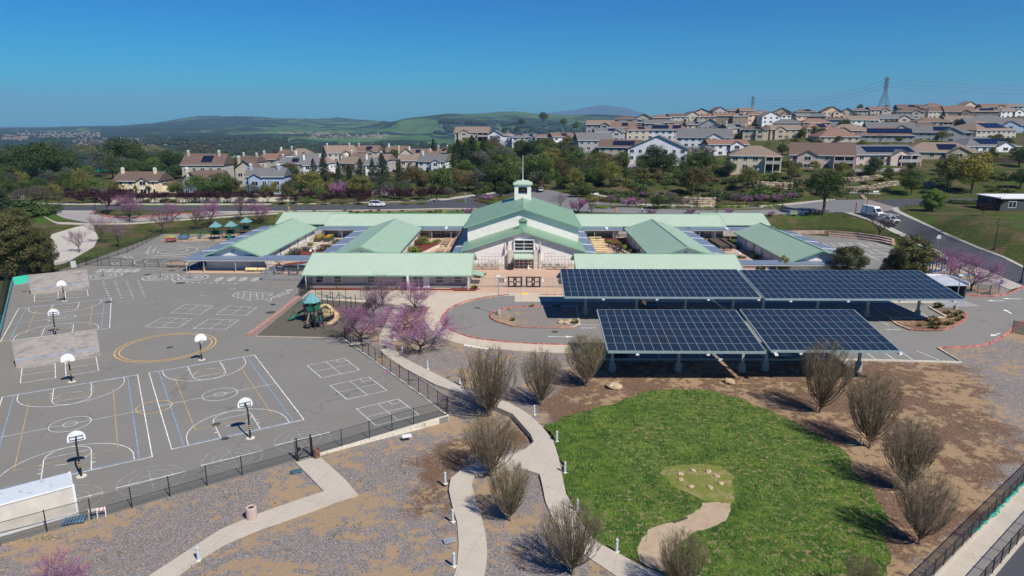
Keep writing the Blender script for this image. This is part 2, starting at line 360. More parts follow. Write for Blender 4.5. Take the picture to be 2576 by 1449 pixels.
GX0,GX1,GY0,GY1,ST=-430.,520.,-62.,722.,4.
gx=np.arange(GX0,GX1+.1,ST); gy=np.arange(GY0,GY1+.1,ST); XX,YY=np.meshgrid(gx,gy)
ZZ=np.full(XX.shape,wt[n])
for i in range(n): ZZ-=wt[i]*np.sqrt((XX-C[i,0])**2+(YY-C[i,1])**2)
FLAT=[(-135,0),(160,0),(160,85),(112,112),(98,126),(86,150),(97,176),(60,187),(-75,190),(-112,190),(-135,150)]
def sdist(poly,X,Y):
    ins=np.zeros(X.shape,bool); dm=np.full(X.shape,1e9)
    for (x0,y0),(x1,y1) in zip(poly,poly[1:]+poly[:1]):
        c=((y0>Y)!=(y1>Y))&(X<(x1-x0)*(Y-y0)/((y1-y0) or 1e-9)+x0); ins^=c
        t=np.clip(((X-x0)*(x1-x0)+(Y-y0)*(y1-y0))/((x1-x0)**2+(y1-y0)**2),0,1)
        dm=np.minimum(dm,np.hypot(X-x0-t*(x1-x0),Y-y0-t*(y1-y0)))
    return np.where(ins,-dm,dm)
def smooth(a,b,x): t=np.clip((x-a)/(b-a),0,1); return t*t*(3-2*t)
SD=sdist(FLAT,XX,YY); ZZ*=smooth(-1,16,SD)
# gentle bumps away from the school, and the dirt falling below the asphalt slab's corner
BM=np.array([[pnoise((x*.03,y*.03,1.7)) for x in gx] for y in gy]); ZZ+=BM*1.2*smooth(20,60,SD)
ZZ-=0.05; ZZ-=.65*np.exp(-((XX+4.5)**2+(YY-63.5)**2)/110)
ZG=ZZ
def h(x,y):
    fx=(x-GX0)/ST; fy=(y-GY0)/ST
    fx=min(max(fx,0),len(gx)-1.001); fy=min(max(fy,0),len(gy)-1.001)
    i=int(fx); j=int(fy); fx-=i; fy-=j
    a,b,c,e=ZG[j,i],ZG[j,i+1],ZG[j+1,i],ZG[j+1,i+1]
    # same split as the mesh triangles (diagonal i,j -> i+1,j+1)
    return float(a+(b-a)*fx+(e-b)*fy) if fx>fy else float(a+(e-c)*fx+(c-a)*fy)
def T(px,py,dz=0,tmax=1500):
    r=ray(px,py); t=22.0; pt=t
    while t<tmax:
        if H+r[2]*t<h(r[0]*t,r[1]*t): break
        pt=t; t+=max(1.0,t*.012)
    else: return D(px,py,tmax)
    lo,hi=pt,t
    for _ in range(16):
        mid=(lo+hi)/2
        if H+r[2]*mid<h(r[0]*mid,r[1]*mid): hi=mid
        else: lo=mid
    p=Vector((r[0]*hi,r[1]*hi,0)); p.z=h(p.x,p.y)+dz; return p
# coarse sheet everywhere, finer sheet (same surface) in the foreground where the mulch needs its mask
BARK=[[(1463,890),(1490,908),(2152,908),(2418,914),(2500,980),(2560,1130),(2460,1290),(2330,1430),(2290,1480),(1600,1480),(1430,1330),(1400,1100),(1360,1010),(1440,930)],[(1180,1080),(1330,1050),(1345,1095),(1300,1130),(1200,1150),(1120,1230),(1125,1330),(1060,1300),(1030,1180),(1100,1110)],[(1010,765),(1095,760),(1075,790),(1070,830),(1010,840)]]
FX0,FX1,FY0,FY1=-82.,118.,26.,118.
fgx=np.arange(FX0,FX1+.1,2.); fgy=np.arange(FY0,FY1+.1,2.)
me=bpy.data.meshes.new('ground'); nx,ny=len(gx),len(gy)
vs=[(float(XX[j,i]),float(YY[j,i]),float(ZG[j,i])) for j in range(ny) for i in range(nx)]; fs=[]; mi=[]; bk=[0.0]*len(vs)
for j in range(ny-1):
    for i in range(nx-1):
        x,y=gx[i],gy[j]
        if FX0<=x<FX1 and FY0<=y<FY1: continue
        a=j*nx+i; fs+=[(a,a+1,a+nx+1),(a,a+nx+1,a+nx)]; k=0 if (y<118 and -82<=x<160) else 1; mi+=[k,k]
FX,FY=np.meshgrid(fgx,fgy); SDm=np.full(FX.shape,1e9)
for q in BARK: SDm=np.minimum(SDm,sdist([tuple(G(*p)[:2]) for p in q],FX,FY))
BKm=1-smooth(-4,4,SDm); o=len(vs); fn=len(fgx)
for j,y in enumerate(fgy):
    for i,x in enumerate(fgx): vs.append((float(x),float(y),h(float(x),float(y)))); bk.append(float(BKm[j,i]))
for j in range(len(fgy)-1):
    for i in range(fn-1): a=o+j*fn+i; fs+=[(a,a+1,a+fn+1),(a,a+fn+1,a+fn)]; mi+=[0,0]
me.from_pydata(vs,[],fs); me.materials.append(K['mulch']); me.materials.append(K['wild'])
at=me.attributes.new('bark','FLOAT','POINT'); at.data.foreach_set('value',bk)
me.polygons.foreach_set('material_index',mi); me.polygons.foreach_set('use_smooth',[True]*len(fs)); me.update()
ground=bpy.data.objects.new('ground',me); ROOT.objects.link(ground); struct(ground)
# ---------------------------------------------------------------- flat paved areas (outlined on the ground by pixel, real slabs)
def flat(name,px,z,m,th=.15,world=False,mb=None):
    pts=[Vector((p[0],p[1],z)) for p in px] if world else [G(a,b,z) for a,b in px]
    w=mb or MB(); w.prism(pts,z-th,z)
    if mb is None: return struct(w.build(name,m))
asph=[(-260,1470),(-40,1376),(0,1366),(114,1340),(231,1308),(329,1276),(428,1250),(517,1224),(610,1197),(695,1172),(751,1155),(785,1147),(859,1124),(930,1104),(1001,1082),(1041,1069),(1081,1058),(1128,1048),(1054,991),(861,850),(1003,757),(757,727),(757,712),(1000,640),(1000,600),(760,590),(410,588),(222,657),(70,703),(33,706),(0,868),(-300,1300)]
flat('playground',asph,0,K['play'],.6)
lot=[(1279,741.5),(1201,752),(1146,768.5),(1119,789),(1111.5,804),(1115,816.5),(1134,830),(1169,844),(1206,853),(1288,862),(1350,866),(1463,869),(1490,905),(2152,905.5),(2418,912),(2358,875.5),(2407,874),(2462,870),(2497,861),(2529,841.5),(2557,821.5),(2576,809),(2700,735),(2700,640),(2590,712),(2552,733),(2519,744),(2482,746),(2417,742)]
flat('parking_lot',lot,-.02,K['lot'],.2)
flat('rubber_play_surface',[(644,846),(864,850.5),(947,756),(757,751)],.012,mat('rubber_surface',(.105,.095,.068),.95,.12,4,bump=.3),.05)
walk=[(1100,757),(1079,776.5),(1069,791.5),(1068,806),(1084,828),(1101,844),(1119,853),(1144,861.5),(1194,871.5),(1288,881),(1388,886.5),(1463,888),(1463,869),(1350,866),(1288,862),(1206,853),(1169,844),(1134,830),(1115,816.5),(1111.5,804),(1119,789),(1146,768.5),(1201,752),(1279,741.5),(1279,722),(1100,722)]
flat('front_pavement',walk,.02,K['plaza'],.1)
flat('front_plaza',[tuple(G(757.5,750)[:2]),(-38,119.5),(70,119.5),(70,112),(-1,112),(-1,116),(-14,116),(-14,108.2)],.024,K['plaza'],.1,world=True)
flat('entrance_paving',[(-16,118),(-16,139),(30,139),(30,118)],.028,K['peach'],.1,world=True)
p1=[(997,759),(979,794),(959,834),(953,851.5),(955,876.5),(971.5,899),(999,916.5),(1044,940),(1094,966.5),(1126,977),(1169,991),(1215,1010),(1260,1028),(1290,1041),(1313,1067),(1335,1092),(1343,1111),(1320,1130),(1288,1141),(1235,1150),(1192,1166),(1166,1180),(1156,1185),(1134,1203),(1129,1231),(1137,1269),(1150,1313),(1154,1370),(1150,1424),(1138,1460),(1216,1460),(1224,1418),(1225,1377),(1221,1339),(1210,1294),(1194,1253),(1186,1212),(1194,1193),(1225,1183),(1288,1174),(1323,1181),(1357.5,1192),(1364,1218),(1372,1260),(1386,1294),(1414,1339),(1465,1392),(1509,1421),(1570,1462),(1700,1462),(1639,1433),(1604,1418),(1557,1392),(1509,1367),(1478,1339),(1446,1285),(1424,1241),(1414,1193),(1405,1149),(1392,1108),(1364,1073),(1335,1045),(1304,1025),(1280,1012),(1220,996),(1166,977),(1134,959),(1084,934),(1039,911.5),(1014,899),(996.5,881.5),(990,861.5),(994,836.5),(1004,804),(1014,776.5),(1026.5,758)]
flat('garden_path',p1,.02,K['conc'],.7)
p2_=[(743.5,1163),(802,1147),(834,1174),(871.5,1209),(900,1244),(840,1263),(792.5,1282),(701,1315),(644,1335),(569,1367),(506,1405),(455,1443),(430,1462),(350,1462),(373,1449),(420,1418),(474,1383),(553,1332),(644,1294),(739,1260),(815,1236),(777,1196)]
flat('gate_path',p2_,.018,K['conc'],.3)
lawnp=[(1372,1069),(1430,1048),(1465,1035),(1510,1022),(1557,1010),(1600,996),(1650,983),(1700,979),(1780,981),(1850,1000),(1900,1020),(1932,1031),(1979,1051),(2049,1089),(2122,1133),(2153,1187),(2185,1225),(2216,1266),(2229,1323),(2226,1386),(2235,1433),(2240,1470),(1700,1470),(1641,1433),(1606,1418),(1559,1392),(1511,1367),(1480,1339),(1448,1285),(1426,1241),(1416,1193),(1407,1149),(1394,1108)]
def ragged(px,a=.28,n=6,z=0):
    P=[G(x,y,z) for x,y in px]; out=[]
    for p,q in zip(P,P[1:]+P[:1]):
        L=(q-p).length; k=max(1,int(L/.45)); nn=Vector((-(q-p).y,(q-p).x,0)).normalized()
        for i in range(k):
            w=p.lerp(q,i/k); out.append((w+nn*a*(pnoise(w*.45)*1.2+pnoise(w*1.6)*.5)))
    return out
def flatw(name,pts,z,m,th=.1):
    w=MB(); w.prism(pts,z-th,z); return struct(w.build(name,m))
flatw('lawn',ragged(lawnp,.5),.012,K['lawn'],.08)
moss=[(1677,1177),(1699,1168),(1746,1165),(1806,1174),(1841,1196),(1854,1218),(1844,1244),(1838,1268),(1800,1263),(1765,1262),(1745,1250),(1730,1241),(1689,1222),(1670,1193)]
t=NT('mossy_clearing',.95,.1); f=t.noise(6,6,.8); b=t.noise(.8,5,.7)
t.out(t.mix(t.ramp(b,[(.50,0),(.62,.8)]),t.ramp(f,[(.3,(.10,.125,.025)),(.7,(.25,.26,.065))]),t.ramp(f,[(.3,(.2,.16,.08)),(.7,(.42,.35,.2))]))); t.bump(f,.8,.08)
flatw('clearing',ragged(moss,.45),.016,MATS['mossy_clearing'])
tanp=[(1765,1262),(1800,1263),(1838,1268),(1836,1292),(1825,1310),(1794,1326),(1746,1342),(1712,1362),(1692,1385),(1675,1440),(1636,1429),(1607,1412),(1613,1354),(1629,1332),(1689,1316),(1746,1294),(1762,1278)]
flatw('dirt_trail',ragged(tanp,.25),.020,mat('tan_dirt',(.38,.29,.19),.98,.12,1.5,bump=.12,col2=(.48,.37,.25),coord='Pos',thr=(.2,.8)))
# courtyards and red mulch beds
flat('west_courtyard_paving',[(-53,137),(-38.5,137),(-38.5,178),(-53,178)],.028,K['plaza'],.1,world=True)
flat('west_plaza_courtyard',[(-27,134),(-14,134),(-14,178),(-27,178)],.028,K['peach'],.1,world=True)
flat('east_plaza_courtyard',[(14,134),(27,134),(27,178),(14,178)],.028,K['peach'],.1,world=True)
flat('east_courtyard_paving',[(40,134),(53.5,134),(53.5,178),(40,178)],.028,K['peach'],.1,world=True)
flat('covered_walk_paving',[(-67.5,133.3),(-41,133.3),(-41,138),(-67.5,138)],.05,K['peach'],.1,world=True)
flat('east_covered_walk_paving',[(41,128),(72,128),(72,137),(41,137)],.03,K['plaza'],.1,world=True)
def bed(pts,z=.04,m='redmulch',name='mulch_bed',px=True): return flat(name,pts,z,K[m],.06,world=not px)
bed([(-52.2,138.5),(-43,138.5),(-41,145),(-40,152),(-42,161),(-52.2,158)],px=False)
bed([(-42,151),(-39,150),(-39,166),(-43,164)],px=False)
bed([(-26.5,150),(-22.5,150),(-21.5,160),(-20,168),(-26.5,170)],px=False)
bed([(23.5,160),(26.5,155),(27,176),(22,177),(21,170)],px=False)
bed([(42,140),(51,139),(50,148),(43,148)],px=False)
bed([(-38.2,119.6),(-12,119.6),(-11,120.6),(-38.2,121.4)],px=False); bed([(1.5+-13.5,119.0),(-8.3,119.0),(-7.2,121.0),(-13,121.4)],z=.045,px=False)
bed([(-60,137.3),(-48,136.9),(-44,136.9),(-44,134.6),(-50,134.4)],z=.055,px=False)
bed([(-11.8,138.0),(-4.4,138.0),(-4.4,137.3),(-11.8,137.3)],z=.05,px=False); bed([(5.2,138.0),(13,138.0),(13,137.3),(5.2,137.3)],z=.05,px=False)
for pts in ([(-46,160),(-42,160.6),(-40,168),(-41,173),(-43.5,173),(-43,165)],[(-42,146),(-39.5,149),(-40.5,156),(-42,160),(-43.5,159),(-42,152),(-44,147)],[(-50.5,137.8),(-46,138.6),(-42,143),(-41,145.5),(-44.5,145),(-47,141.5),(-51,139.3)]):
    flat('blue_painted_path',pts,.06,K['bluepath'],.02,world=True)
# islands in the lot
isl1=[(1288,773.5),(1244,784),(1233,795),(1244,806.5),(1288,820),(1338,824.5),(1438,825.5),(1458,817),(1450,771.5),(1363,771)]
flat('parking_island',isl1,.12,K['mulch'],.2)
isl2=[(2237,803),(2259,818),(2289,829),(2332,832),(2369,831),(2399,821),(2424,806),(2431,796),(2424,788),(2400,777),(2360,771.5),(2337,773.5),(2383,799)]
flat('corner_island',isl2,.12,K['bark'],.2)
flat('concrete_apron',[(2340,751),(2412,751),(2466,770),(2372,772)],-.012,mat('pale_apron',(.30,.30,.29),.9,.1,3),.1)
# kerbs
def kerbline(px,m,w=.2,z0=-.05,z1=.15,name='kerb',closed=False,close_z=0):
    P=[G(a,b,close_z) for a,b in px]
    if closed: P.append(P[0])
    mb=MB()
    Q=[]
    for i,p in enumerate(P):
        a=P[max(i-1,0)]; b=P[min(i+1,len(P)-1)]
        if closed and i in(0,len(P)-1): a=P[-2]; b=P[1]
        d=(b-a).normalized(); nn=Vector((-d.y,d.x,0)); Q.append((p-nn*w/2,p+nn*w/2))
    for i in range(len(P)-1):
        (a,b),(c,e)=Q[i],Q[i+1]
        mb.add([(a.x,a.y,z0),(b.x,b.y,z0),(e.x,e.y,z0),(c.x,c.y,z0),(a.x,a.y,z1),(b.x,b.y,z1),(e.x,e.y,z1),(c.x,c.y,z1)],
           [(4,7,6,5),(0,4,5,1),(3,2,6,7),(0,3,7,4),(1,5,6,2)])
    return struct(mb.build(name,m))
def sm(px,k=3):   # Catmull-Rom smoothing of a pixel polyline
    P=[px[0]]+list(px)+[px[-1]]; out=[]
    for i in range(1,len(P)-2):
        for j in range(k):
            t=j/k; a,b,c,d=[np.array(P[i+q],float) for q in(-1,0,1,2)]
            out.append(tuple(.5*((2*b)+(c-a)*t+(2*a-5*b+4*c-d)*t*t+(3*b-a-3*c+d)*t**3)))
    out.append(px[-1]); return out
kerbline(sm([(1279,741.5),(1201,752),(1146,768.5),(1119,789),(1111.5,804),(1115,816.5),(1134,830),(1169,844),(1206,853),(1288,862)]),K['redkerb'],.3,name='red_kerb')
kerbline([(1360,741.6),(1420,741.8)],K['redkerb'],.25,name='red_kerb')
kerbline([(1288,862),(1350,866),(1463,869)],K['redkerb'],.12,name='red_kerb')
kerbline([(1463,869),(1490,905),(2152,905.5),(2418,912),(2358,875.5)],K['kerb'],.2)
kerbline(sm([(2360,875.5),(2407,874),(2462,870),(2497,861),(2529,841.5),(2557,821.5),(2576,809),(2640,775)]),K['redkerb'],.25,name='red_kerb')
kerbline(sm([(2640,685),(2590,712),(2552,733),(2519,744),(2482,746),(2417,742)]),K['redkerb'],.25,name='red_kerb')
kerbline(sm([(1363,771),(1288,773.5),(1244,784),(1233,795),(1244,806.5),(1288,820),(1338,824.5),(1438,825.5)]),K['redkerb'],.25,name='red_kerb')
kerbline([(1438,825.5),(1458,817),(1450,771.5),(1363,771)],K['kerb'],.2)
kerbline([(2383,799),(2237,803),(2259,818),(2289,829)],K['kerb'],.2); kerbline([(2383,799),(2337,773.5),(2360,771.5)],K['kerb'],.25)
kerbline(sm([(2289,829),(2332,832),(2369,831),(2399,821),(2424,806),(2431,796),(2424,788),(2410,780)]),K['redkerb'],.25,name='red_kerb')
kerbline([(644,846),(864,850.5)],mat('pink_edging',(.5,.4,.33),.9,.1,2),.15,0,.06,name='edging')
kerbline([(861,851),(1054,991),(1126,1046)],K['kerb'],.25,-.6,.08)
kerbline([(1128,1046),(1120,1047),(1001,1083),(859,1125),(785,1148)],K['kerb'],.22,-1.2,.06,name='retaining_kerb')
kerbline([(751,749),(694,796),(626,846)],mat('red_brick_coping',(.38,.22,.18),.9,.25,3,bump=.3),.75,0,.35,name='brick_kerb')
kerbline([(1694,1316),(1729,1304)],K['wood'],.12,0,.1,name='timber_edging')
# ramp walkway, walls and road in the near right corner
a=G(2576,1200,0); b=G(2330,1449,0); dv=(b-a).normalized(); nv=Vector((-dv.y,dv.x,0))
if nv.x<0: nv=-nv
def strip(name,o0,o1,z,m,th=.5,e=14):
    P=[a-dv*e+nv*o0,b+dv*e+nv*o0,b+dv*e+nv*o1,a-dv*e+nv*o1]; return struct(MB().prism(P,z-th,z).build(name,m))
RAMP=(a,b,dv,nv)
strip('retaining_wall',.25,.5,.16,K['conc'],.8); strip('ramp_walkway',.5,2.55,.03,K['conc'],.5); strip('outer_retaining_wall',2.55,2.95,.1,K['conc'],2.2); strip('lower_road',2.95,9,.01,K['road'],.5)
# ---------------------------------------------------------------- roads and pavements draped over the terrain
def resamp(P,n):
    P=[np.array(p,float) for p in P]; L=[0]
    for a,b in zip(P,P[1:]): L.append(L[-1]+np.linalg.norm(b-a))
    out=[]
    for i in range(n):
        s=L[-1]*i/(n-1); j=max(0,min(len(P)-2,int(np.searchsorted(L,s)-1)))
        t=(s-L[j])/((L[j+1]-L[j]) or 1); out.append(tuple(P[j]*(1-t)+P[j+1]*t))
    return out
def drape(name,up,lo,m,off=.12,n=60,k=5,skirt=.5):
    A=[T(*p) for p in resamp(up,n)]; B=[T(*p) for p in resamp(lo,n)]; mb=MB(); vs=[]
    for p,q in zip(A,B):
        vs.append((p.x,p.y,h(p.x,p.y)-skirt))
        for i in range(k+1):
            w=p.lerp(q,i/k); vs.append((w.x,w.y,h(w.x,w.y)+off))
        vs.append((q.x,q.y,h(q.x,q.y)-skirt))
    s=k+3; fs=[(i*s+j,(i+1)*s+j,(i+1)*s+j+1,i*s+j+1) for i in range(n-1) for j in range(s-1)]
    mb.add(vs,fs); o=mb.build(name,m); 
    return struct(o)
SW=mat('pavement_pale',(.42,.39,.33),.9,.12,1.5)
drape('rear_road',[(56,519),(300,520),(644,521.5),(800,519),(1000,512),(1119,505),(1200,494),(1281,483),(1330,477)],[(56,531),(300,531.5),(644,531),(800,529),(1000,527),(1119,524),(1200,524),(1281,530),(1330,531)],K['road'],.16,80)
drape('rear_pavement',[(60,512),(300,513),(644,513.5),(800,512.5),(1000,507),(1119,500),(1200,489),(1281,479)],[(60,515),(300,516),(644,516.5),(800,515.5),(1000,511),(1119,505),(1200,494),(1281,483)],SW,.2,80,2)
drape('near_pavement',[(56,531),(300,532),(644,533),(800,530.5),(1000,528),(1119,525),(1200,525.5)],[(56,533),(300,534),(644,535),(800,532),(1000,529.5),(1119,526.5),(1200,527)],SW,.22,70,2)
drape('east_road',[(1330,477),(1380,478),(1444,492),(1481,504),(1519,512),(1600,517),(1713,521),(1850,523),(1932,523),(2000,516),(2100,504),(2180,503)],[(1330,531),(1400,532),(1469,533),(1544,536),(1613,538),(1713,540),(1850,541),(1932,541),(2000,538),(2100,535),(2176,537)],K['oldroad'],.16,90)
drape('east_pavement',[(1600,513.5),(1713,517),(1850,518.5),(1932,518),(2000,511),(2100,500.5)],[(1600,517),(1713,520.5),(1850,522.5),(1932,522.5),(2000,515.5),(2100,504)],SW,.2,50,2)
drape('road_crossing',[(2176,503),(2192,505),(2254,523)],[(2172,536),(2205,536),(2252,528)],mat('red_tinted_road',(.24,.20,.18),.95,.12,2),.18,14,6)
drape('hill_road',[(2192,505),(2282,502),(2524,500),(2700,498)],[(2252,523),(2294,516),(2524,508),(2700,507)],K['road'],.19,50)
drape('side_road',[(2174,536),(2212,557),(2264,582),(2322,610),(2407,655),(2482,680),(2580,722),(2680,770)],[(2239,527),(2250,533),(2307,560),(2382,595),(2457,627),(2519,650),(2620,700),(2760,765)],K['road'],.14,70,6)
drape('side_pavement',[(2120,535),(2176,552),(2250,588),(2330,628),(2410,672),(2470,700),(2540,731)],[(2174,536),(2210,557),(2262,582.5),(2320,610.5),(2405,655.5),(2480,681),(2576,722)],SW,.17,70,3)
drape('far_side_pavement',[(2241,526),(2247,532),(2308,559),(2383,594),(2458,626),(2520,649),(2620,699)],[(2258,521),(2262,531),(2312,555.5),(2387,590.5),(2463,623),(2525,646),(2625,696)],SW,.18,60,2)
drape('drive_loop',[(143,530),(200,533),(300,535),(380,536),(520,535),(644,532),(690,531)],[(143,542),(160,550),(215,560),(300,560),(400,554),(520,545),(644,536),(690,535)],mat('pale_drive',(.30,.28,.26),.95,.1,2),.17,50,5)
drape('drive_pavement',[(110,545),(140,560),(215,563),(330,562),(450,553),(640,541),(700,537)],[(112,548),(140,564),(215,566),(330,564.5),(450,555.5),(640,543),(700,539)],SW,.2,50,2)
drape('school_drive',[(215,566),(180,575),(130,590),(110,640),(100,670)],[(232,564),(248,600),(236,622),(170,660),(140,668)],mat('pale_gravel_drive',(.46,.43,.37),.95,.1,2),.1,30,6)
drape('drive_median',[(235,533),(260,531),(400,532),(500,531)],[(236,536),(262,545),(400,543),(505,535)],K['wild'],.3,30,3)
drape('garden_footpath',[(1480,486),(1500,490),(1560,500),(1610,512)],[(1482,488.5),(1502,493),(1562,504),(1600,514)],SW,.2,20,2)
drape('upper_footpath',[(2100,484),(2180,486),(2215,488)],[(2100,485),(2180,487.5),(2215,490)],SW,.2,20,2)
drape('brick_steps',[(2163,491),(2172,492)],[(2172,502.5),(2184,502.5)],mat('brick_paving',(.35,.22,.17),.9,.2,2),.25,6,3)
drape('school_lawn',[(700,530),(850,528.5),(1000,526.5),(1190,526)],[(690,560),(850,560),(1000,560),(1190,560)],mat('fresh_grass',(.055,.12,.02),.95,.5,.4,col2=(.11,.20,.04),coord='Pos'),.05,30,8)
drape('drive_kerb',[(233,533),(262,545.5),(330,548),(400,544),(505,536)],[(230,534),(262,547.5),(330,550),(400,546),(505,537.5)],K['redkerb'],.4,30,2)
flat('corner_mulch',[(2330,702),(2400,680),(2440,690),(2500,708),(2552,724),(2519,744),(2482,746),(2427,742),(2400,735)],.035,K['mulch'],.1)
# islands on the rear road
K['hedge_ground']=mat('verge',(.10,.10,.045),.95,.4,.8,coord='Pos')
drape('road_median',[(676,517),(800,515.5),(1000,510.5),(1075,506)],[(676,519.5),(800,518.5),(1000,514.5),(1075,510)],K['hedge_ground'],.32,60,2)
drape('roundabout_island',[(1205,503),(1225,497),(1260,494),(1300,492)],[(1205,506),(1225,512),(1262,517),(1300,518)],K['wild'],.35,12,5)
drape('splitter_island',[(1150,505),(1163,504)],[(1155,508),(1175,507)],K['wild'],.3,4,2)
drape('east_median',[(1480,517),(1580,520),(1713,524.5),(1850,526),(1960,524)],[(1490,519),(1590,524),(1713,528.5),(1850,530.5),(1980,527)],K['hedge_ground'],.34,50,2)
drape('road_verge',[(690,531.5),(850,530),(1000,527.8),(1190,526.5)],[(690,537),(850,535),(1000,532.5),(1190,530)],mat('dry_grass',(.19,.155,.09),.95,.35,1.2,coord='Pos'),.1,40,3)
# ---------------------------------------------------------------- school buildings
def WY(px,py,Y):
    r=ray(px,py); t=Y/r[1]; return Vector((r[0]*t,Y,H+r[2]*t))
def gable(root,x0,x1,y0,y1,ze,zr,axis,rm,wm,ov=.7,og=.8,th=.18,z0=-.15,band=None,wall='wall',roof='roof'):
    # axis 'x': ridge runs along x. eave height ze is at the overhanging roof edge
    mb=MB()
    if axis=='x':
        yc=(y0+y1)/2; hw=(y1-y0)/2; sl=(zr-ze)/(hw+ov); zw=zr-sl*hw-.12
        P=[(y0,z0),(y1,z0),(y1,zw),(yc,zr-.12),(y0,zw)]
        vs=[(x0,a,b) for a,b in P]+[(x1,a,b) for a,b in P]
        R_=[[(x0-og,y0-ov,ze),(x1+og,y0-ov,ze),(x1+og,yc,zr),(x0-og,yc,zr)],[(x0-og,yc,zr),(x1+og,yc,zr),(x1+og,y1+ov,ze),(x0-og,y1+ov,ze)]]
        cap=[(x0-og,yc,zr),(x1+og,yc,zr)]; ed=[((x0-og,y0-ov,ze),(x1+og,y0-ov,ze)),((x0-og,y1+ov,ze),(x1+og,y1+ov,ze))]
        rk=[((x,y0-ov,ze),(x,yc,zr),(x,y1+ov,ze)) for x in (x0-og,x1+og)]
    else:
        xc=(x0+x1)/2; hw=(x1-x0)/2; sl=(zr-ze)/(hw+ov); zw=zr-sl*hw-.12
        P=[(x0,z0),(x1,z0),(x1,zw),(xc,zr-.12),(x0,zw)]
        vs=[(a,y0,b) for a,b in P]+[(a,y1,b) for a,b in P]
        R_=[[(x0-ov,y0-og,ze),(xc,y0-og,zr),(xc,y1+og,zr),(x0-ov,y1+og,ze)],[(xc,y0-og,zr),(x1+ov,y0-og,ze),(x1+ov,y1+og,ze),(xc,y1+og,zr)]]
        cap=[(xc,y0-og,zr),(xc,y1+og,zr)]; ed=[((x0-ov,y0-og,ze),(x0-ov,y1+og,ze)),((x1+ov,y0-og,ze),(x1+ov,y1+og,ze))]
        rk=[((x0-ov,y,ze),(xc,y,zr),(x1+ov,y,ze)) for y in (y0-og,y1+og)]
    mb.add(vs,[(0,1,2,3,4),(9,8,7,6,5)]+[(i,5+i,5+(i+1)%5,(i+1)%5) for i in range(5)])
    mb.build(wall,wm,root)
    r=MB()
    for q in R_: r.slab(q,th)
    ro=r.build(roof,rm,root)
    t=MB(); t.beam((cap[0][0],cap[0][1],zr+.03),(cap[1][0],cap[1][1],zr+.03),.28,.09); t.build('ridge_cap',K['trim'],ro)
    e=MB()
    for p,q in ed: e.beam((p[0],p[1],p[2]-.12),(q[0],q[1],q[2]-.12),.14,.24)
    for p,c,q in rk:
        for u,v in ((p,c),(c,q)): e.beam((u[0],u[1],u[2]-.1),(v[0],v[1],v[2]-.1),.09,.28)
    e.build('gutter',K['trim'],ro)
    if band:
        b=MB(); b.box(x0-.03,y0-.03,z0,x1+.03,y1+.03,band); b.build('base_wall',K['dgrey'],root)
    return ro
def win(root,x0,z0,x1,z1,y,face='-y',name='window',cols=1,rows=2,fw=.09,glass='glass'):
    """window on a wall plane; frame + pane. face -y: plane Y=y, x0..x1; face x: plane X=y, x0..x1 are Y values"""
    f=MB(); g=MB()
    s=-1 if face in('-y','-x') else 1
    def bx(m,a0,b0,a1,b1,d0,d1):
        if face in('-y','+y'): m.box(a0,min(y+s*d0,y+s*d1),b0,a1,max(y+s*d0,y+s*d1),b1)
        else: m.box(min(y+s*d0,y+s*d1),a0,b0,max(y+s*d0,y+s*d1),a1,b1)
    bx(g,x0,z0,x1,z1,-.05,.03)
    for k in range(cols+1):
        a=x0+(x1-x0)*k/cols; bx(f,a-fw/2,z0-fw/2,a+fw/2,z1+fw/2,-.04,.08)
    for k in range(rows+1):
        b=z0+(z1-z0)*k/rows; bx(f,x0-fw/2+.001,b-fw/2+.002,x1+fw/2-.001,b+fw/2-.002,-.04,.075)
    w=f.build(name,K['frame'],root); g.build('pane',K[glass],w); return w
def door(root,x0,x1,zt,y,face='-y',z0=.05,m='frame'):
    f=MB(); s=-1 if face in('-y','-x') else 1
    if face in('-y','+y'): f.box(x0,min(y,y+s*.07),z0,x1,max(y,y+s*.07),zt)
    else: f.box(min(y,y+s*.07),x0,z0,max(y,y+s*.07),x1,zt)
    d=f.build('door',K[m],root); k=MB(); 
    if face in('-y','+y'): k.ball((x1-.12,y+s*.12,1.0),.05)
    else: k.ball((y+s*.12,x1-.12,1.0),.05)
    k.build('handle',K['black'],d); return d
def pipes(ro,pts):
    for x,y,z in pts:
        m=MB(); m.cyl(x,y,z-.2,z+.45,.06,n=6); m.cyl(x,y,z+.45,z+.55,.1,.02,n=6); m.build('roof_vent',K['post'],ro)
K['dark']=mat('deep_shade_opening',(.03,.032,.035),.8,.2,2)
# --- main hall
XC=.5
hall=thing('main_hall','white gabled assembly hall with green roof and open bell tower','hall',(XC,139,0))
def L(root): # children keep world coordinates: offset by the root position
    return root
def finish(root):
    # parts were modelled in world coordinates; move them into the root's frame (root unrotated)
    l=Vector(root.location)
    for o in root.children: o.location=Vector(o.location)-l
gable(hall,XC-12.1,XC+12.1,138.7,148,3.75,7.9,'y',K['hall'],K['stucco'],ov=.75,og=.8,wall='front_wall',roof='front_roof')
gable(hall,XC-12.15,XC+12.15,148.2,175.2,7.2,11.4,'y',K['hall'],K['stucco'],ov=.75,og=.9,wall='upper_wall',roof='upper_roof')
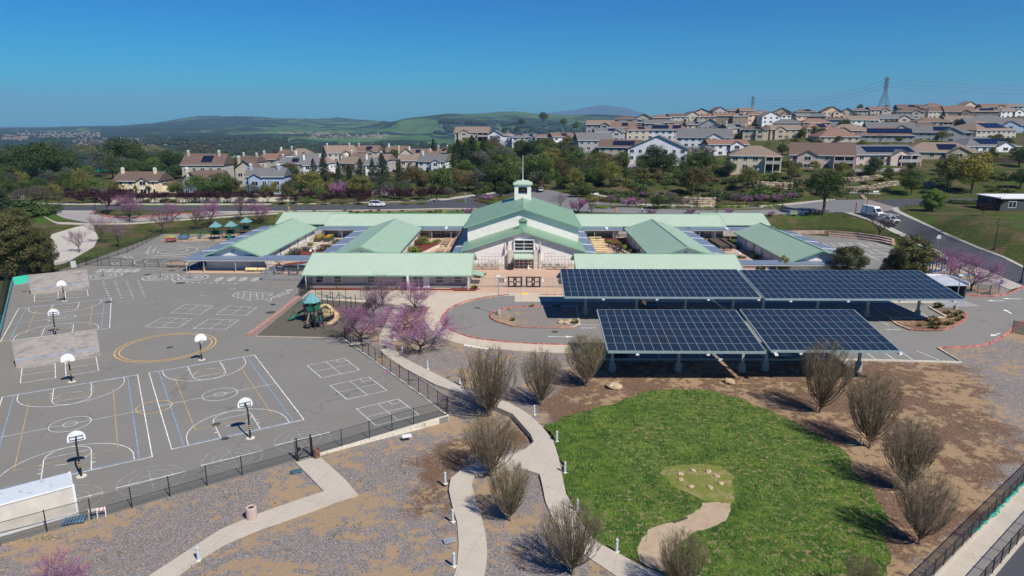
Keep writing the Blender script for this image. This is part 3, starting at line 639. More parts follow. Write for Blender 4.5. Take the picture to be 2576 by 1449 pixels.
# bell tower
tw=MB(); tx,ty,s=XC,170.5,2.05
tw.box(tx-s,ty-s,9.6,tx+s,ty+s,12.15)
for sx in(-1,1):
    for sy in(-1,1): tw.box(tx+sx*s-(0.95 if sx>0 else 0),ty+sy*s-(.95 if sy>0 else 0),12.15,tx+sx*s+(0 if sx>0 else .95),ty+sy*s+(0 if sy>0 else .95),13.95)
tw.box(tx-s,ty-s,13.95,tx+s,ty+s,14.45)
towr=tw.build('bell_tower',K['stucco'],hall)
tr=MB(); e=2.4
tr.add([(tx-e,ty-e,14.45),(tx+e,ty-e,14.45),(tx+e,ty+e,14.45),(tx-e,ty+e,14.45),(tx-e,ty-e,14.75),(tx+e,ty-e,14.75),(tx+e,ty+e,14.75),(tx-e,ty+e,14.75),(tx-1.2,ty-.9,15.4),(tx+1.2,ty-.9,15.4),(tx+1.2,ty+.9,15.4),(tx-1.2,ty+.9,15.4)],
 [(0,3,2,1),(0,1,5,4),(1,2,6,5),(2,3,7,6),(3,0,4,7),(4,5,9,8),(5,6,10,9),(6,7,11,10),(7,4,8,11),(8,9,10,11)])
tr.build('tower_roof',K['roofx'],towr)
m=MB(); m.tube([(tx,ty,15.3),(tx,ty,21.6)],[.09,.035],8); m.ball((tx,ty,15.5),.3,8,6,sq=(1,1,.5)); m.build('mast',K['white'],towr)
for sx in(-1,1):
    for z in (12.25,13.9): m=MB(); m.beam((tx-1.1,ty+sx*1.6,z),(tx+1.1,ty+sx*1.6,z),.1); m.build('opening_trim',K['trim'],towr)
# ridge vent on the lower roof
vx,vy=XC,144.2
m=MB(); m.box(vx-.8,vy-.8,7.2,vx+.8,vy+.8,8.75); m.box(vx-.9,vy-.9,8.75,vx+.9,vy+.9,8.85)
v=m.build('ridge_vent',K['trim'],hall)
m=MB(); m.box(vx-.6,vy-.7,8.85,vx+.6,vy+.7,9.1); m.build('louvre',K['dark'],v)
m=MB(); m.box(vx-.95,vy-.95,9.1,vx+.95,vy+.95,9.2)
m.add([(vx-.95,vy-.95,9.2),(vx+.95,vy-.95,9.2),(vx+.95,vy+.95,9.2),(vx-.95,vy+.95,9.2),(vx,vy-.95,9.75),(vx,vy+.95,9.75)],[(0,1,4),(2,3,5),(1,2,5,4),(3,0,4,5)]); m.build('vent_roof',K['hall'],v)
Y0=138.7
a=WY(1294.8,604.8,Y0); b=WY(1341.2,629.5,Y0)
win(hall,a.x,b.z,b.x,a.z,Y0-.15,cols=2,rows=3,fw=.10)
m=MB(); m.box(a.x-.2,Y0-.5,a.z+.1,b.x+.2,Y0,a.z+.28); m.box(a.x-.2,Y0-.4,b.z-.25,b.x+.2,Y0,b.z-.1); m.box(a.x-.22,Y0-.45,b.z-.1,a.x-.08,Y0,a.z+.1); m.box(b.x+.08,Y0-.45,b.z-.1,b.x+.22,Y0,a.z+.1); m.build('window_surround',K['frame'],hall)
a=WY(1293,636,Y0); b=WY(1342,650,Y0)
m=MB(); m.slab([(a.x,Y0-1.6,2.45),(b.x,Y0-1.6,2.45),(b.x,Y0,3.15),(a.x,Y0,3.15)],.12); m.box(a.x,Y0-1.7,2.2,b.x,Y0-1.55,2.42); m.build('entrance_canopy',K['roofx2'],hall)
dz=2.15
fm=MB(); gm=MB(); xa,xb=a.x+.15,b.x-.15
gm.box(xa,Y0-.1,.05,xb,Y0,dz)
for k in range(5): x=xa+(xb-xa)*k/4; fm.box(x-.06,Y0-.16,.02,x+.06,Y0-.02,dz+.05)
for z in(.05,.6,1.3,dz): fm.box(xa,Y0-.155,z-.04,xb,Y0-.03,z+.04)
dd=fm.build('entrance_doors',K['frame'],hall); gm.build('pane',mat('reddish_glass',(.18,.09,.08),.15,.3,1),dd)
for s_,xs in ((-1,(1275,1292.3)),(1,(1342.7,1360))):
    p=[WY(xs[0],673,Y0-.5),WY(xs[1],673,Y0-.5)]; m=MB(); xo,xi=(p[0].x,p[1].x) if s_<0 else (p[1].x,p[0].x)
    q=[(xo,0),(xi,0),(xi,3.95),(xi+s_*.95,3.95),(xo,3.1)]
    vs=[(x,Y0-.6,z) for x,z in q]+[(x,Y0,z) for x,z in q]
    m.add(vs,[(0,1,2,3,4),(9,8,7,6,5)]+[(i,5+i,5+(i+1)%5,(i+1)%5) for i in range(5)]); m.build('pier',K['stone'],hall)
m=MB(); m.box(XC-12.15,Y0-.04,-.1,XC+12.15,Y0+.1,1.0); m.build('base_wall',K['stone'],hall)
for px in(1273.5,1361): pass
m=MB(); m.box(XC+12.1,150,1,XC+12.2,151,2.5); m.build('service_door',K['grey'],hall)
finish(hall)
# --- classroom wings (gable ends face the camera), rear range, front offices
def side_windows(w,x,face,ys,z0=1.0,z1=2.45,wd=1.1):
    for y in ys: win(w,y,z0,y+wd,z1,x,face,rows=3,fw=.08)
def wing(cx,y0,y1,hw,label,sides):
    w=thing('classroom_wing',label,'school building',(cx,y0,0),group='parallel classroom wings')
    ro=gable(w,cx-hw+.6,cx+hw-.6,y0,y1,2.85,5.25,'y',K['roofy'],K['stucco'],ov=.6,og=.9)
    m=MB(); m.box(cx-hw+.57,y0+.02,-.1,cx+hw-.57,y1-.02,.95); m.build('base_wall',K['stone'] ,w)
    for s in sides:
        x=cx+s*(hw-.6); f='+x' if s>0 else '-x'
        side_windows(w,x,f,[y0+4+i*((y1-y0-6)/5) for i in range(5)])
        for i in (0,2,4): door(w,y0+6+i*((y1-y0-6)/5),y0+7.1+i*((y1-y0-6)/5),2.15,x,f)
    z_at=lambda dx:5.25-2.4*abs(dx)/hw
    pipes(ro,[(cx+dx,y0+(y1-y0)*f_,z_at(dx)) for dx,f_ in ((2.5,.12),(-2,.3),(1.2,.52),(3.6,.72),(-3.5,.86),(2.2,.93))])
    m=MB(); m.box(cx-.35,y0-.06,3.6,cx+.35,y0+.02,4.1); m.build('gable_vent',K['grey'],w)
    finish(w); return w
wing(-58.9,136.9,173.5,6.4,'far left classroom wing beside the upper playground, white gable and pale green roof',(1,))
wing(-32.4,135.9,173.5,6.9,'second classroom wing from the left, behind the long office roof, pale green roof',(1,-1))
wing(33.5,136.6,173.5,6.9,'third classroom wing from the left, right of the hall courtyard with yellow benches',(-1,))
wing(59.2,133,167.5,6.3,'far right classroom wing with white gable beside the dark evergreen trees',(-1,))
rear=thing('rear_classroom_range','long pale green roofed range running behind the courtyards left of the hall','school building',(-44,178,0),group='rear classroom ranges')
ra=gable(rear,-51.0,-12.4,177.6,190.4,3.0,5.25,'x',K['roofx'],K['grey'],ov=.7,og=.5)
rb=gable(rear,-64.9,-48.0,180.8,193.4,3.0,5.25,'x',K['roofx2'],K['grey'],ov=.7,og=.5,wall='end_wall',roof='end_roof')
m=MB(); m.box(-51.03,177.57,-.1,-12.37,177.7,.95); m.build('base_wall',K['dgrey'],rear)
for x in (-46,-22): win(rear,x,.3,x+2.0,2.5,177.6,cols=2,rows=4); door(rear,x-2.2,x-1,2.2,177.6)
for x in (-29,-40,-17): door(rear,x,x+1.1,2.2,177.6)
finish(rear)
rear2=thing('rear_classroom_range','long pale green roofed range running behind the courtyards right of the hall','school building',(40,178,0),group='rear classroom ranges')
gable(rear2,13.4,53.0,177.6,190.4,3.0,5.25,'x',K['roofx'],K['grey'],ov=.7,og=.5)
gable(rear2,49.5,65.5,180.4,193,3.0,5.25,'x',K['roofx2'],K['grey'],ov=.7,og=.5,wall='end_wall',roof='end_roof')
m=MB(); m.box(13.37,177.57,-.1,53.03,177.7,.95); m.build('base_wall',K['dgrey'],rear2)
for x in (17.5,46): win(rear2,x,.3,x+2.0,2.5,177.6,cols=2,rows=4); door(rear2,x-1.6,x-.5,2.2,177.6)
for x in (24,30,50): door(rear2,x,x+1.1,2.2,177.6)
finish(rear2)
# front offices
fx0=WY(776,724,121.4).x; fx1=WY(1180,724,121.4).x
off=thing('office_building','long grey walled office building left of the entrance with a broad pale green metal roof','school building',((fx0+fx1)/2,121.4,0),group='front office buildings')
gable(off,fx0,fx1,121.2,133.8,2.75,5.35,'x',K['roofx'],K['grey'],ov=1.3,og=.65)
m=MB(); m.box(fx0-.03,121.17,-.1,fx1+.03,121.3,.95); m.build('base_wall',K['dgrey'],off)
for xa,xb in ((600,683),(781,862),(1118,1197),(1465,1531),(1807,1888),(1992,2072)):
    p=WY(644+xa/4,697,121.2).x; q=WY(644+xb/4,697,121.2).x; win(off,p,1.0,q,2.45,121.2,rows=2,fw=.09)
p=WY(644+1580/4,700,121.2).x; win(off,p,.1,p+1.9,2.3,121.2,cols=2,rows=3); door(off,p+2,p+3,2.2,121.2,m='frame')
q=WY(644+1540/4,700,121.2).x; m=MB(); m.box(q-.1,119.2,0,q+.15,121.2,2.7); m.build('porch_wall',K['white'],off)
m=MB(); m.cyl(fx1-.05,119.9,0,2.6,.07); m.cyl(fx0+.1,119.9,0,2.6,.07,); m.build('downpipe',K['white'],off)
m=MB(); m.slab([(fx1+.2,123.5,2.3),(fx1+2.6,123.5,1.75),(fx1+2.6,127,1.75),(fx1+.2,127,2.3)],.12); m.build('side_awning',K['roofy'],off)
finish(off)
gx0=WY(1452,640,127.5).x; gx1=WY(1841,641,127.5).x
off2=thing('office_building','long office building right of the entrance, green roof rising behind the solar canopies','school building',((gx0+gx1)/2,121.4,0),group='front office buildings')
gable(off2,gx0,gx1,121.2,133.8,2.75,5.3,'x',K['roofx'],K['grey'],ov=1.3,og=.65)
m=MB(); m.box(gx0-.03,121.17,-.1,gx1+.03,121.3,.95); m.build('base_wall',K['dgrey'],off2)
for i in range(6): x=gx0+2+i*4.3; win(off2,x,1.05,x+1.6,2.35,121.2,rows=2,fw=.13)
m=MB(); m.slab([(gx0-.2,123.5,2.3),(gx0-2.6,123.5,1.75),(gx0-2.6,127,1.75),(gx0-.2,127,2.3)][::-1],.12); m.build('side_awning',mat('dark_green_awning',(.03,.09,.07),.6,.1,2),off2)
finish(off2)
# covered walkways: blue metal roofs on posts
def walkway(label,x0,x1,y0,y1,zt,axis,posts,lights=3,drop=.25):
    w=thing('covered_walkway',label,'walkway roof',((x0+x1)/2,(y0+y1)/2,0),group='blue roofed covered walkways')
    m=MB()
    if axis=='x': m.slab([(x0,y0,zt-drop),(x1,y0,zt-drop),(x1,y1,zt),(x0,y1,zt)],.12); rm=K['bluemetal']
    else: m.slab([(x0,y0,zt-(drop if axis=='yl' else 0)),(x1,y0,zt-(0 if axis=='yl' else drop)),(x1,y1,zt-(0 if axis=='yl' else drop)),(x0,y1,zt-(drop if axis=='yl' else 0))],.12); rm=K['bluemetaly']
    ro=m.build('roof',rm,w)
    m=MB(); zb=zt-drop-.24
    for yy in((y0+.08),(y1-.08)) if axis=='x' else (): m.beam((x0,yy,zb),(x1,yy,zb),.12,.26)
    if axis!='x':
        for xx in (x0+.08,x1-.08): m.beam((xx,y0,zb),(xx,y1,zb),.12,.26)
    m.build('beam',K['post'],w)
    for x,y in posts:
        m=MB(); m.cyl(x,y,-.05,zb,.075,n=8); m.build('post',K['post'],w)
    for i in range(lights):   # translucent skylight strips
        m=MB()
        if axis=='x':
            x=x0+(x1-x0)*(i+.8)/(lights+.4); m.slab([(x,y0+.1,zt-drop+.035),(x+.55,y0+.1,zt-drop+.035),(x+.55,y1-.1,zt+.035),(x,y1-.1,zt+.035)],.03)
        else:
            y=y0+(y1-y0)*(i+.6)/(lights+.4); za,zb2=(zt-drop,zt) if axis=='yl' else (zt,zt-drop)
            m.slab([(x0+.1,y,za+.035),(x1-.1,y,zb2+.035),(x1-.1,y+.5,zb2+.035),(x0+.1,y+.5,za+.035)],.03)
        m.build('skylight',K['white'],ro)
    finish(w); return w
walkway('blue roofed walkway along the front of the far left classroom wing, beside the playground',-67.9,-40.5,133.9,137.2,2.95,'x',[(x,134.2) for x in (-67.6,-64.0,-57.6,-51.2,-44.9)],0)
walkway('blue roofed walkway in front of the far right classroom wing behind the solar canopies',41.5,67.5,130.6,133.4,2.95,'x',[(x,130.9) for x in (44,50,56,62,67)],0)
walkway('blue roofed walkway on the outer left side of the far left wing',-68.4,-65.1,137.3,178,2.9,'yl',[(-68.1,y) for y in range(140,178,6)],4)
walkway('blue roofed walkway on the left side of the second wing',-42.2,-39.1,135,177,2.9,'yl',[(-41.9,y) for y in range(137,176,6)],4)
walkway('dark blue roofed walkway along the left wall of the hall',XC-15.0,XC-12.9,139,176.5,2.9,'yl',[(XC-14.7,y) for y in range(141,176,6)],2)
walkway('blue roofed walkway along the right wall of the hall',XC+12.9,XC+15.6,137,176.5,2.9,'yr',[(XC+15.3,y) for y in range(140,176,6)],4)
walkway('blue roofed walkway on the right side of the third wing',40.2,43.4,135,177,2.9,'yr',[(43.1,y) for y in range(137,176,6)],4)
walkway('blue roofed walkway on the outer right side of the far right wing',65.3,68.6,132,172,2.9,'yr',[(68.3,y) for y in range(135,170,6)],4)
walkway('blue roofed walkway in front of the rear range, between first and second wings',-53,-25.6,174.2,177.3,2.85,'x',[(x,174.5) for x in (-51,-46.3,-41.8,-37.3,-28)],1)
walkway('blue roofed walkway in front of the rear range, just left of the hall',-25.4,-15.2,174.2,177.3,2.85,'x',[(x,174.5) for x in (-23,-18)],1)
walkway('blue roofed walkway in front of the rear range, just right of the hall',16.2,26.4,174.2,177.3,2.85,'x',[(x,174.5) for x in (19,24)],1)
walkway('blue roofed walkway in front of the rear range, between third and fourth wings',43.6,60,174.2,177.3,2.85,'x',[(x,174.5) for x in (46,50,54,58)],1)
# ---------------------------------------------------------------- solar canopies
t=NT('solar_cell',.22,.3); tc=t.N.new('ShaderNodeTexCoord'); s=t.sep(tc.outputs['Object'])
ln=t.math('FRACT',t.math('MULTIPLY',s[0],8)); ln2=t.math('FRACT',t.math('MULTIPLY',s[1],6))
oi=t.N.new('ShaderNodeObjectInfo')
nz=t.N.new('ShaderNodeTexNoise'); nz.inputs['Scale'].default_value=.25; nz.inputs['Detail'].default_value=3; t.L.new(t.pos,nz.inputs['Vector'])
wh=t.N.new('ShaderNodeTexWhiteNoise'); wh.noise_dimensions='3D'; t.L.new(oi.outputs['Location'],wh.inputs['Vector'])
base=t.ramp(t.math('ADD',t.math('MULTIPLY',nz.outputs['Fac'],.7),t.math('MULTIPLY',wh.outputs['Value'],.3)),[(.35,(.003,.010,.022)),(.5,(.004,.016,.034)),(.62,(.007,.013,.024)),(.75,(.011,.014,.021))])
c=t.mix(t.ramp(ln,[(0,1),(.12,1),(.2,0)]),base,(.07,.10,.13)); c=t.mix(t.ramp(ln2,[(0,.5),(.05,.5),(.09,0)]),c,(.05,.07,.09))
t.out(c); K['cell']=MATS['solar_cell']
def panel_mesh(pw,pl):
    m=MB(); f=.026; m.box(-pw/2+.004,-pl/2+.004,-.03,pw/2-.004,pl/2-.004,.012,0)
    m.add([(-pw/2+f,-pl/2+f,.016),(pw/2-f,-pl/2+f,.016),(pw/2-f,pl/2-f,.016),(-pw/2+f,pl/2-f,.016)],[(0,1,2,3)],1)
    return m.mesh('solar_panel',[K['alu'],K['cell']])
def canopy(label,x0,x1,yn,yf,zn,zf,cols,colx,rows=6):
    yc=(yn+yf)/2
    t_=thing('solar_canopy',label,'solar canopy',((x0+x1)/2,yc,0),group='solar panel canopies over the car park')
    sl=math.atan2(zf-zn,yf-yn); Ls=math.hypot(zf-zn,yf-yn); pw=(x1-x0)/cols; pl=Ls/rows; me_=panel_mesh(pw,pl)
    n=0; rest=MB()
    loc=Vector(t_.location); ux=Vector((1,0,0)); uy=Vector((0,math.cos(sl),math.sin(sl))); un=Vector((0,-math.sin(sl),math.cos(sl)))
    for r in range(rows):
        for c_ in range(cols):
            ctr=Vector((x0+pw*(c_+.5),yn,zn))+uy*(pl*(r+.5))-loc
            if n<100:
                o=bpy.data.objects.new('solar_panel',me_); ROOT.objects.link(o); o.parent=t_; o.location=ctr; o.rotation_euler=(sl,0,0)
            else:
                f=.026
                def q(a,b,z): return ctr+ux*a+uy*b+un*z
                A_=[(-pw/2+.004,-pl/2+.004),(pw/2-.004,-pl/2+.004),(pw/2-.004,pl/2-.004),(-pw/2+.004,pl/2-.004)]
                rest.add([q(a,b,-.03) for a,b in A_]+[q(a,b,.012) for a,b in A_],[(0,3,2,1),(4,5,6,7),(0,1,5,4),(1,2,6,5),(2,3,7,6),(3,0,4,7)],0)
                rest.add([q(a*(1-2*f/pw),b*(1-2*f/pl),.016) for a,b in A_],[(0,1,2,3)],1)
            n+=1
    if rest.v:
        # same cell pattern, driven by position along the canopy
        o=rest.build('solar_panel',[K['alu'],CELLW(x0,pw,yn,pl,sl,loc)],t_); o['kind']='stuff'
    # steel: purlins, cross beams, edge channel
    m=MB()
    for r in range(rows+1):
        p=Vector((x0,yn,zn))+uy*(min(max(pl*r,.1),Ls-.1))-un*.14-loc; m.beam(p,p+ux*(x1-x0),.10,.2)
    m.build('purlin',K['beamg'],t_)
    m=MB(); p=Vector((x0-.03,yn-.06,zn-.12))-loc; m.beam(p,p+ux*(x1-x0+.06),.1,.3); p=Vector((x0-.03,yf+.06,zf-.12))-loc; m.beam(p,p+ux*(x1-x0+.06),.1,.25)
    for xx in (x0-.06,x1+.06): m.beam(Vector((xx,yn,zn-.1))-loc,Vector((xx,yf,zf-.1))-loc,.1,.26)
    m.build('edge_channel',mat('edge_channel_paint',(.25,.33,.34),.45,.08,2),t_)
    for cx_ in colx:
        m=MB(); yb=yc-1.2; zt_=zn+(zf-zn)*(yb-yn)/(yf-yn)-.55
        m.cyl(cx_-loc.x,yb-loc.y,-.1,.95,.42,.42,14); m.cyl(cx_-loc.x,yb-loc.y,.95,1.1,.42,.30,14)
        ped=m.build('pedestal',K['colconc'],t_)
        m=MB(); m.box(cx_-.15-loc.x,yb-.17-loc.y,1.0,cx_+.15-loc.x,yb+.17-loc.y,zt_); m.build('column',K['post'],t_)
        m=MB(); a_=Vector((cx_,yn+.9,zn+.13*.9-.42))-loc; b_=Vector((cx_,yf-.9,zf-.42-.13*.9))-loc; m.beam(a_,b_,.22,.42); m.build('cross_beam',K['post'],t_)
        m=MB(); m.box(cx_+2.0-loc.x,yn-.15-loc.y,zn-.5,cx_+2.35-loc.x,yn+.55-loc.y,zn-.3); m.build('lamp_fitting',K['white'],t_)
    return t_
def CELLW(x0,pw,yn,pl,sl,loc):
    t=NT('solar_cell_strip',.22,.3); tc=t.N.new('ShaderNodeTexCoord'); s=t.sep(tc.outputs['Object'])
    ln=t.math('FRACT',t.math('MULTIPLY',s[0],8)); ln2=t.math('FRACT',t.math('MULTIPLY',s[1],6.2))
    nz=t.N.new('ShaderNodeTexNoise'); nz.inputs['Scale'].default_value=.25; nz.inputs['Detail'].default_value=3; t.L.new(t.pos,nz.inputs['Vector'])
    ix=t.math('FLOOR',t.math('DIVIDE',t.math('ADD',s[0],loc.x-x0),pw)); iy=t.math('FLOOR',t.math('DIVIDE',t.math('ADD',s[1],loc.y-yn),pl*math.cos(sl)))
    wh=t.N.new('ShaderNodeTexWhiteNoise'); wh.noise_dimensions='2D'; cb=t.N.new('ShaderNodeCombineXYZ'); t.L.new(ix,cb.inputs[0]); t.L.new(iy,cb.inputs[1]); t.L.new(cb.outputs[0],wh.inputs['Vector'])
    base=t.ramp(t.math('ADD',t.math('MULTIPLY',nz.outputs['Fac'],.7),t.math('MULTIPLY',wh.outputs['Value'],.3)),[(.35,(.003,.010,.022)),(.5,(.004,.016,.034)),(.62,(.007,.013,.024)),(.75,(.011,.014,.021))])
    c=t.mix(t.ramp(ln,[(0,1),(.12,1),(.2,0)]),base,(.07,.10,.13)); c=t.mix(t.ramp(ln2,[(0,.5),(.05,.5),(.09,0)]),c,(.05,.07,.09))
    return t.out(c)
canopy('solar canopy at rear left of the car park, overlapping the office roof',6.66,35.9,99.3,111.5,4.2,5.8,28,(10.3,18.3,26.0,33.5))
canopy('solar canopy at rear right of the car park, reaching the corner island',36.35,65.85,98.6,111.1,4.2,5.8,28,(38.0,46.5,54.3,62.2))
canopy('solar canopy at front left of the car park, nearest the loop road',10.1,28.1,74.6,86.4,4.2,5.8,17,(11.3,19.4,27.2))
canopy('solar canopy at front right of the car park, its corner behind a bare tree',28.9,43.65,75.1,86.8,4.2,5.8,14,(30.2,41.6))
# ---------------------------------------------------------------- painted markings (thin sheets on the asphalt)
class Lines:
    def __init__(s,z=.012): s.mb={}; s.z=z
    def seg(s,p,q,w=.07,c='wht_line'):
        p=Vector((p[0],p[1],0)); q=Vector((q[0],q[1],0)); d=(q-p)
        if d.length<1e-5: return
        d.normalize(); n=Vector((-d.y,d.x,0))*w/2; e=d*w/2
        z=s.z+{'wht_line':0,'blue_line':.004,'yel_line':.008,'gold':.012,'faint':-.004}.get(c,0)
        s.mb.setdefault(c,MB()).add([(v.x,v.y,z) for v in (p-e-n,q+e-n,q+e+n,p-e+n)],[(0,1,2,3)])
    def poly(s,P,w=.07,c='wht_line',closed=False):
        P=list(P); 
        if closed: P.append(P[0])
        # one mitred ribbon, so no two pieces overlap
        V=[Vector((p[0],p[1],0)) for p in P]; vs=[]
        z=s.z+{'wht_line':0,'blue_line':.004,'yel_line':.008,'gold':.012,'faint':-.004}.get(c,0)
        for i,p in enumerate(V):
            a=V[i-1] if i else (V[-2] if closed else p); b=V[i+1] if i<len(V)-1 else (V[1] if closed else p)
            d=((p-a).normalized()+(b-p).normalized()).normalized() if (p-a).length>1e-6 and (b-p).length>1e-6 else (b-a).normalized(); n=Vector((-d.y,d.x,0))*w/2
            if (p-a).length>1e-6: n=n/max(.5,abs(d.dot((p-a).normalized())))
            vs+=[(p.x-n.x,p.y-n.y,z),(p.x+n.x,p.y+n.y,z)]
        s.mb.setdefault(c,MB()).add(vs,[(2*i,2*i+2,2*i+3,2*i+1) for i in range(len(V)-1)])
    def arc(s,c0,r,a0=0,a1=360,w=.07,c='wht_line',n=48,ry=None,f=None):
        P=[(r*math.cos(R(a0+(a1-a0)*i/n)),(ry or r)*math.sin(R(a0+(a1-a0)*i/n))) for i in range(n+1)]
        P=[(c0[0]+x,c0[1]+y) for x,y in P]
        if f: P=[f(*p) for p in P]
        s.poly(P,w,c)
    def px(s,P,w=.07,c='wht_line',closed=False): s.poly([G(*p)[:2] for p in P],w,c,closed)
    def build(s,nm):
        for k,m in s.mb.items(): struct(m.build(nm,K[k]))
LN=Lines()
def court(TL,TR,BR,BL,key=3.7):
    o=G(*TL); a=G(*TR)-o; b=G(*BL)-o; W_=a.length; ux=a.normalized(); uy=Vector((ux.y,-ux.x,0)); L_=b.dot(uy)
    f=lambda s,t:(o.x+ux.x*s+uy.x*t,o.y+ux.y*s+uy.y*t)
    P=lambda pts,w=.08,c='wht_line',cl=False: LN.poly([f(*p) for p in pts],w,c,cl)
    P([(0,0),(W_,0),(W_,L_),(0,L_)],.09,cl=True); P([(0,L_/2),(W_,L_/2)],.06)
    i=1.05; P([(i,.28),(W_-i,.28),(W_-i,L_-.28),(i,L_-.28)],.07,'blue_line',True)
    m=W_*.2; P([(m,L_*.16),(W_-m,L_*.16),(W_-m,L_*.86),(m,L_*.86)],.07,'yel_line',True)
    LN.arc((W_/2,L_/2),1.85,f=f,w=.06); LN.arc((W_/2,L_/2),.62,f=f,w=.06)
    for e in (0,1):
        g=(lambda s,t:f(s,t)) if e==0 else (lambda s,t:f(W_-s,L_-t))
        Q=lambda pts,w=.08,c='wht_line',cl=False: LN.poly([g(*p) for p in pts],w,c,cl)
        c=W_/2; k=key/2
        Q([(c-k,0),(c-k,4.3)]); Q([(c+k,0),(c+k,4.3)]); Q([(c-k,4.6),(c+k,4.6)],.05)
        LN.arc((c,4.3),k,0,180,f=g,w=.07); LN.arc((c,4.3),k,200,240,f=g,w=.06); LN.arc((c,4.3),k,270,300,f=g,w=.06)
        r=W_/2-1.45; LN.poly([g(c-r,0)]+[g(c-r*math.cos(R(t)),1.3+4.9*math.sin(R(t))) for t in range(0,181,5)]+[g(c+r,0)],.07)
        for t in (1.6,2.5,3.3):
            for sx in(-1,1): Q([(c+sx*k,t),(c+sx*(k+.32),t)],.12 if t==1.6 else .05)
    return f,W_,L_,uy
C1=court((47,776),(280,751),(308,833),(31,856)); C2=court((6,999),(346,943),(410,1136),(-25,1239)); C3=court((375,938),(640,893),(785,1053),(447,1127))
c_=G(388,1024); LN.arc((c_.x,c_.y),1.75,c='gold',w=.08)
c_=Vector((-48.1,87.6,0)); LN.arc((c_.x,c_.y),6.2,c='gold',w=.12,n=80); LN.arc((c_.x,c_.y),5.65,c='gold',w=.12,n=80)
def fours(P):
    A=[G(*p) for p in P]; LN.poly([a[:2] for a in A],.07,closed=True)
    for i in (0,1):
        p=(A[i]+A[(i+1)%4])/2; q=(A[(i+2)%4]+A[(i+3)%4])/2; LN.seg(p,q,.05)
    b=lambda s,t:(A[0]*(1-s)*(1-t)+A[1]*s*(1-t)+A[2]*s*t+A[3]*(1-s)*t)
    LN.poly([b(.76,0)[:2],b(.76,.2)[:2],b(1,.2)[:2]],.05)
Z1=lambda L:[(x/4,629+y/4) for x,y in L]; Z2=lambda L:[(644+x/4,629+y/4) for x,y in L]
fours(Z1([(1865,548),(2150,560),(2015,645),(1718,633)])); fours(Z1([(2300,563),(2590,575),(2475,658),(2175,648)]))
fours(Z1([(1635,680),(1938,690),(1785,785),(1460,773)])); fours(Z1([(2100,695),(2405,705),(2270,797),(1947,790)]))
fours(Z2([(515,1163),(888,1088),(1042,1208),(660,1287)])); fours(Z2([(745,1363),(1135,1278),(1318,1415),(915,1503)]))
fours([(644+800*.316,991+120*.316),(644+1130*.316,991+40*.316),(644+1297*.316,991+165*.316),(644+955*.316,991+253*.316)])
for px,py,r in ((260,694,3.3),(404,697,3.2),(479,699.5,3.2)):
    g=G(px,py)
    for k in (1,.68,.4): LN.arc((g.x,g.y),r*k,w=.13)
    LN.seg((g.x-2.2,g.y-2.4),(g.x+2.2,g.y+2.4),.06); LN.seg((g.x-r,g.y+.2),(g.x-r*.4,g.y+.1),.06)
for px,py in ((380,1207),(585,1152),(761,1104),(165,1262)):
    g=G(px,py); d=Vector((.84,.54,0)); e=Vector((.56,-.83,0))
    LN.seg(g-d*2.6,g+d*2.6,.09)
    for r in (2.6,1.7,1.05): LN.arc((g.x,g.y),r,c='faint',w=.05)
    LN.seg(g-e*2.2,g+e*2.2,.05,'faint')
def boxes(P,rows):
    A=[G(*p) for p in P]; LN.poly([a[:2] for a in A],.08,closed=True)
    LN.seg(A[0].lerp(A[3],.5),A[1].lerp(A[2],.5),.05)
boxes(Z1([(350,450),(585,427),(585,497),(345,520)]),1); boxes(Z1([(655,420),(875,398),(888,465),(660,488)]),1)
boxes(Z1([(222,1188),(553,1140),(560,1285),(205,1340)]),1); boxes(Z1([(655,1120),(965,1073),(992,1215),(665,1268)]),1)
# upper playground loops and glyph rows
LN.px([(x/4,283+y/4) for x,y in [(1180,1449),(1300,1420),(1480,1400),(1500,1370),(1520,1345),(1640,1330),(1800,1325),(1900,1345),(2100,1352),(2190,1345)]],.1)
LN.px([(x/4,283+y/4) for x,y in [(1240,1449),(1360,1430),(1540,1410),(1552,1375),(1580,1355),(1680,1342),(1790,1340),(1900,1362),(2130,1364)]],.1)
for px,py,r in ((434.5,632,5.4),(434.5,632,3.2),(418,654,6.2),(418,654,4.2)): g=G(px,py); LN.arc((g.x,g.y),r,w=.12)
for a,b in (((410,640),(460,624)),((402,662),(440,646))): LN.px([a,b],.08)
LN.px(Z1([(1240,65),(1300,90),(1400,100),(1250,115),(1120,130),(1150,150),(1280,150)]),.12); LN.px(Z1([(1290,60),(1360,90),(1440,96),(1260,125),(1170,133),(1200,143),(1290,142)]),.12)
def hopscotch(px,py,dx=11,dy=-9,n=5):
    a=G(px-dx/2,py-dy/2); b=G(px+dx/2,py+dy/2); d=(b-a).normalized(); nn=Vector((-d.y,d.x,0)); L_=(b-a).length
    for i in range(n):
        o=a+d*(L_*i/n)
        for sx in ((-.45,.45) if i%2 else (0,)):
            c=o+nn*sx; s=L_/n*.42
            LN.poly([(c+d*s+nn*s*.8)[:2],(c-d*s+nn*s*.8)[:2],(c-d*s-nn*s*.8)[:2],(c+d*s-nn*s*.8)[:2]],.1,closed=True)
for x in (1015,1105,1195,1283,1370): hopscotch(x/4,629+205/4)
for x in (2210,2335,2452,2575): hopscotch(x/4,629+290/4,12,-10)
for i in range(4):
    for j in range(8):
        p=G((1030+i*118+j*9.5+ (j*j)*.0)/4,629+(320+i*(-3)+j*22+j*1.3)/4); LN.seg(p,p+Vector((.25,0,0)),.2)
for i in range(11): p=G((1745+i*62)/4+ .0,629+(322+i*1.5)/4); LN.seg(p,p+Vector((.3,0,0)),.22)
usa=Z1([(2340,462),(2375,430),(2450,418),(2560,425)])+Z2([(60,430),(175,440),(130,455),(190,470),(90,500),(40,497)])+Z1([(2520,508),(2490,497),(2450,490),(2400,480)])
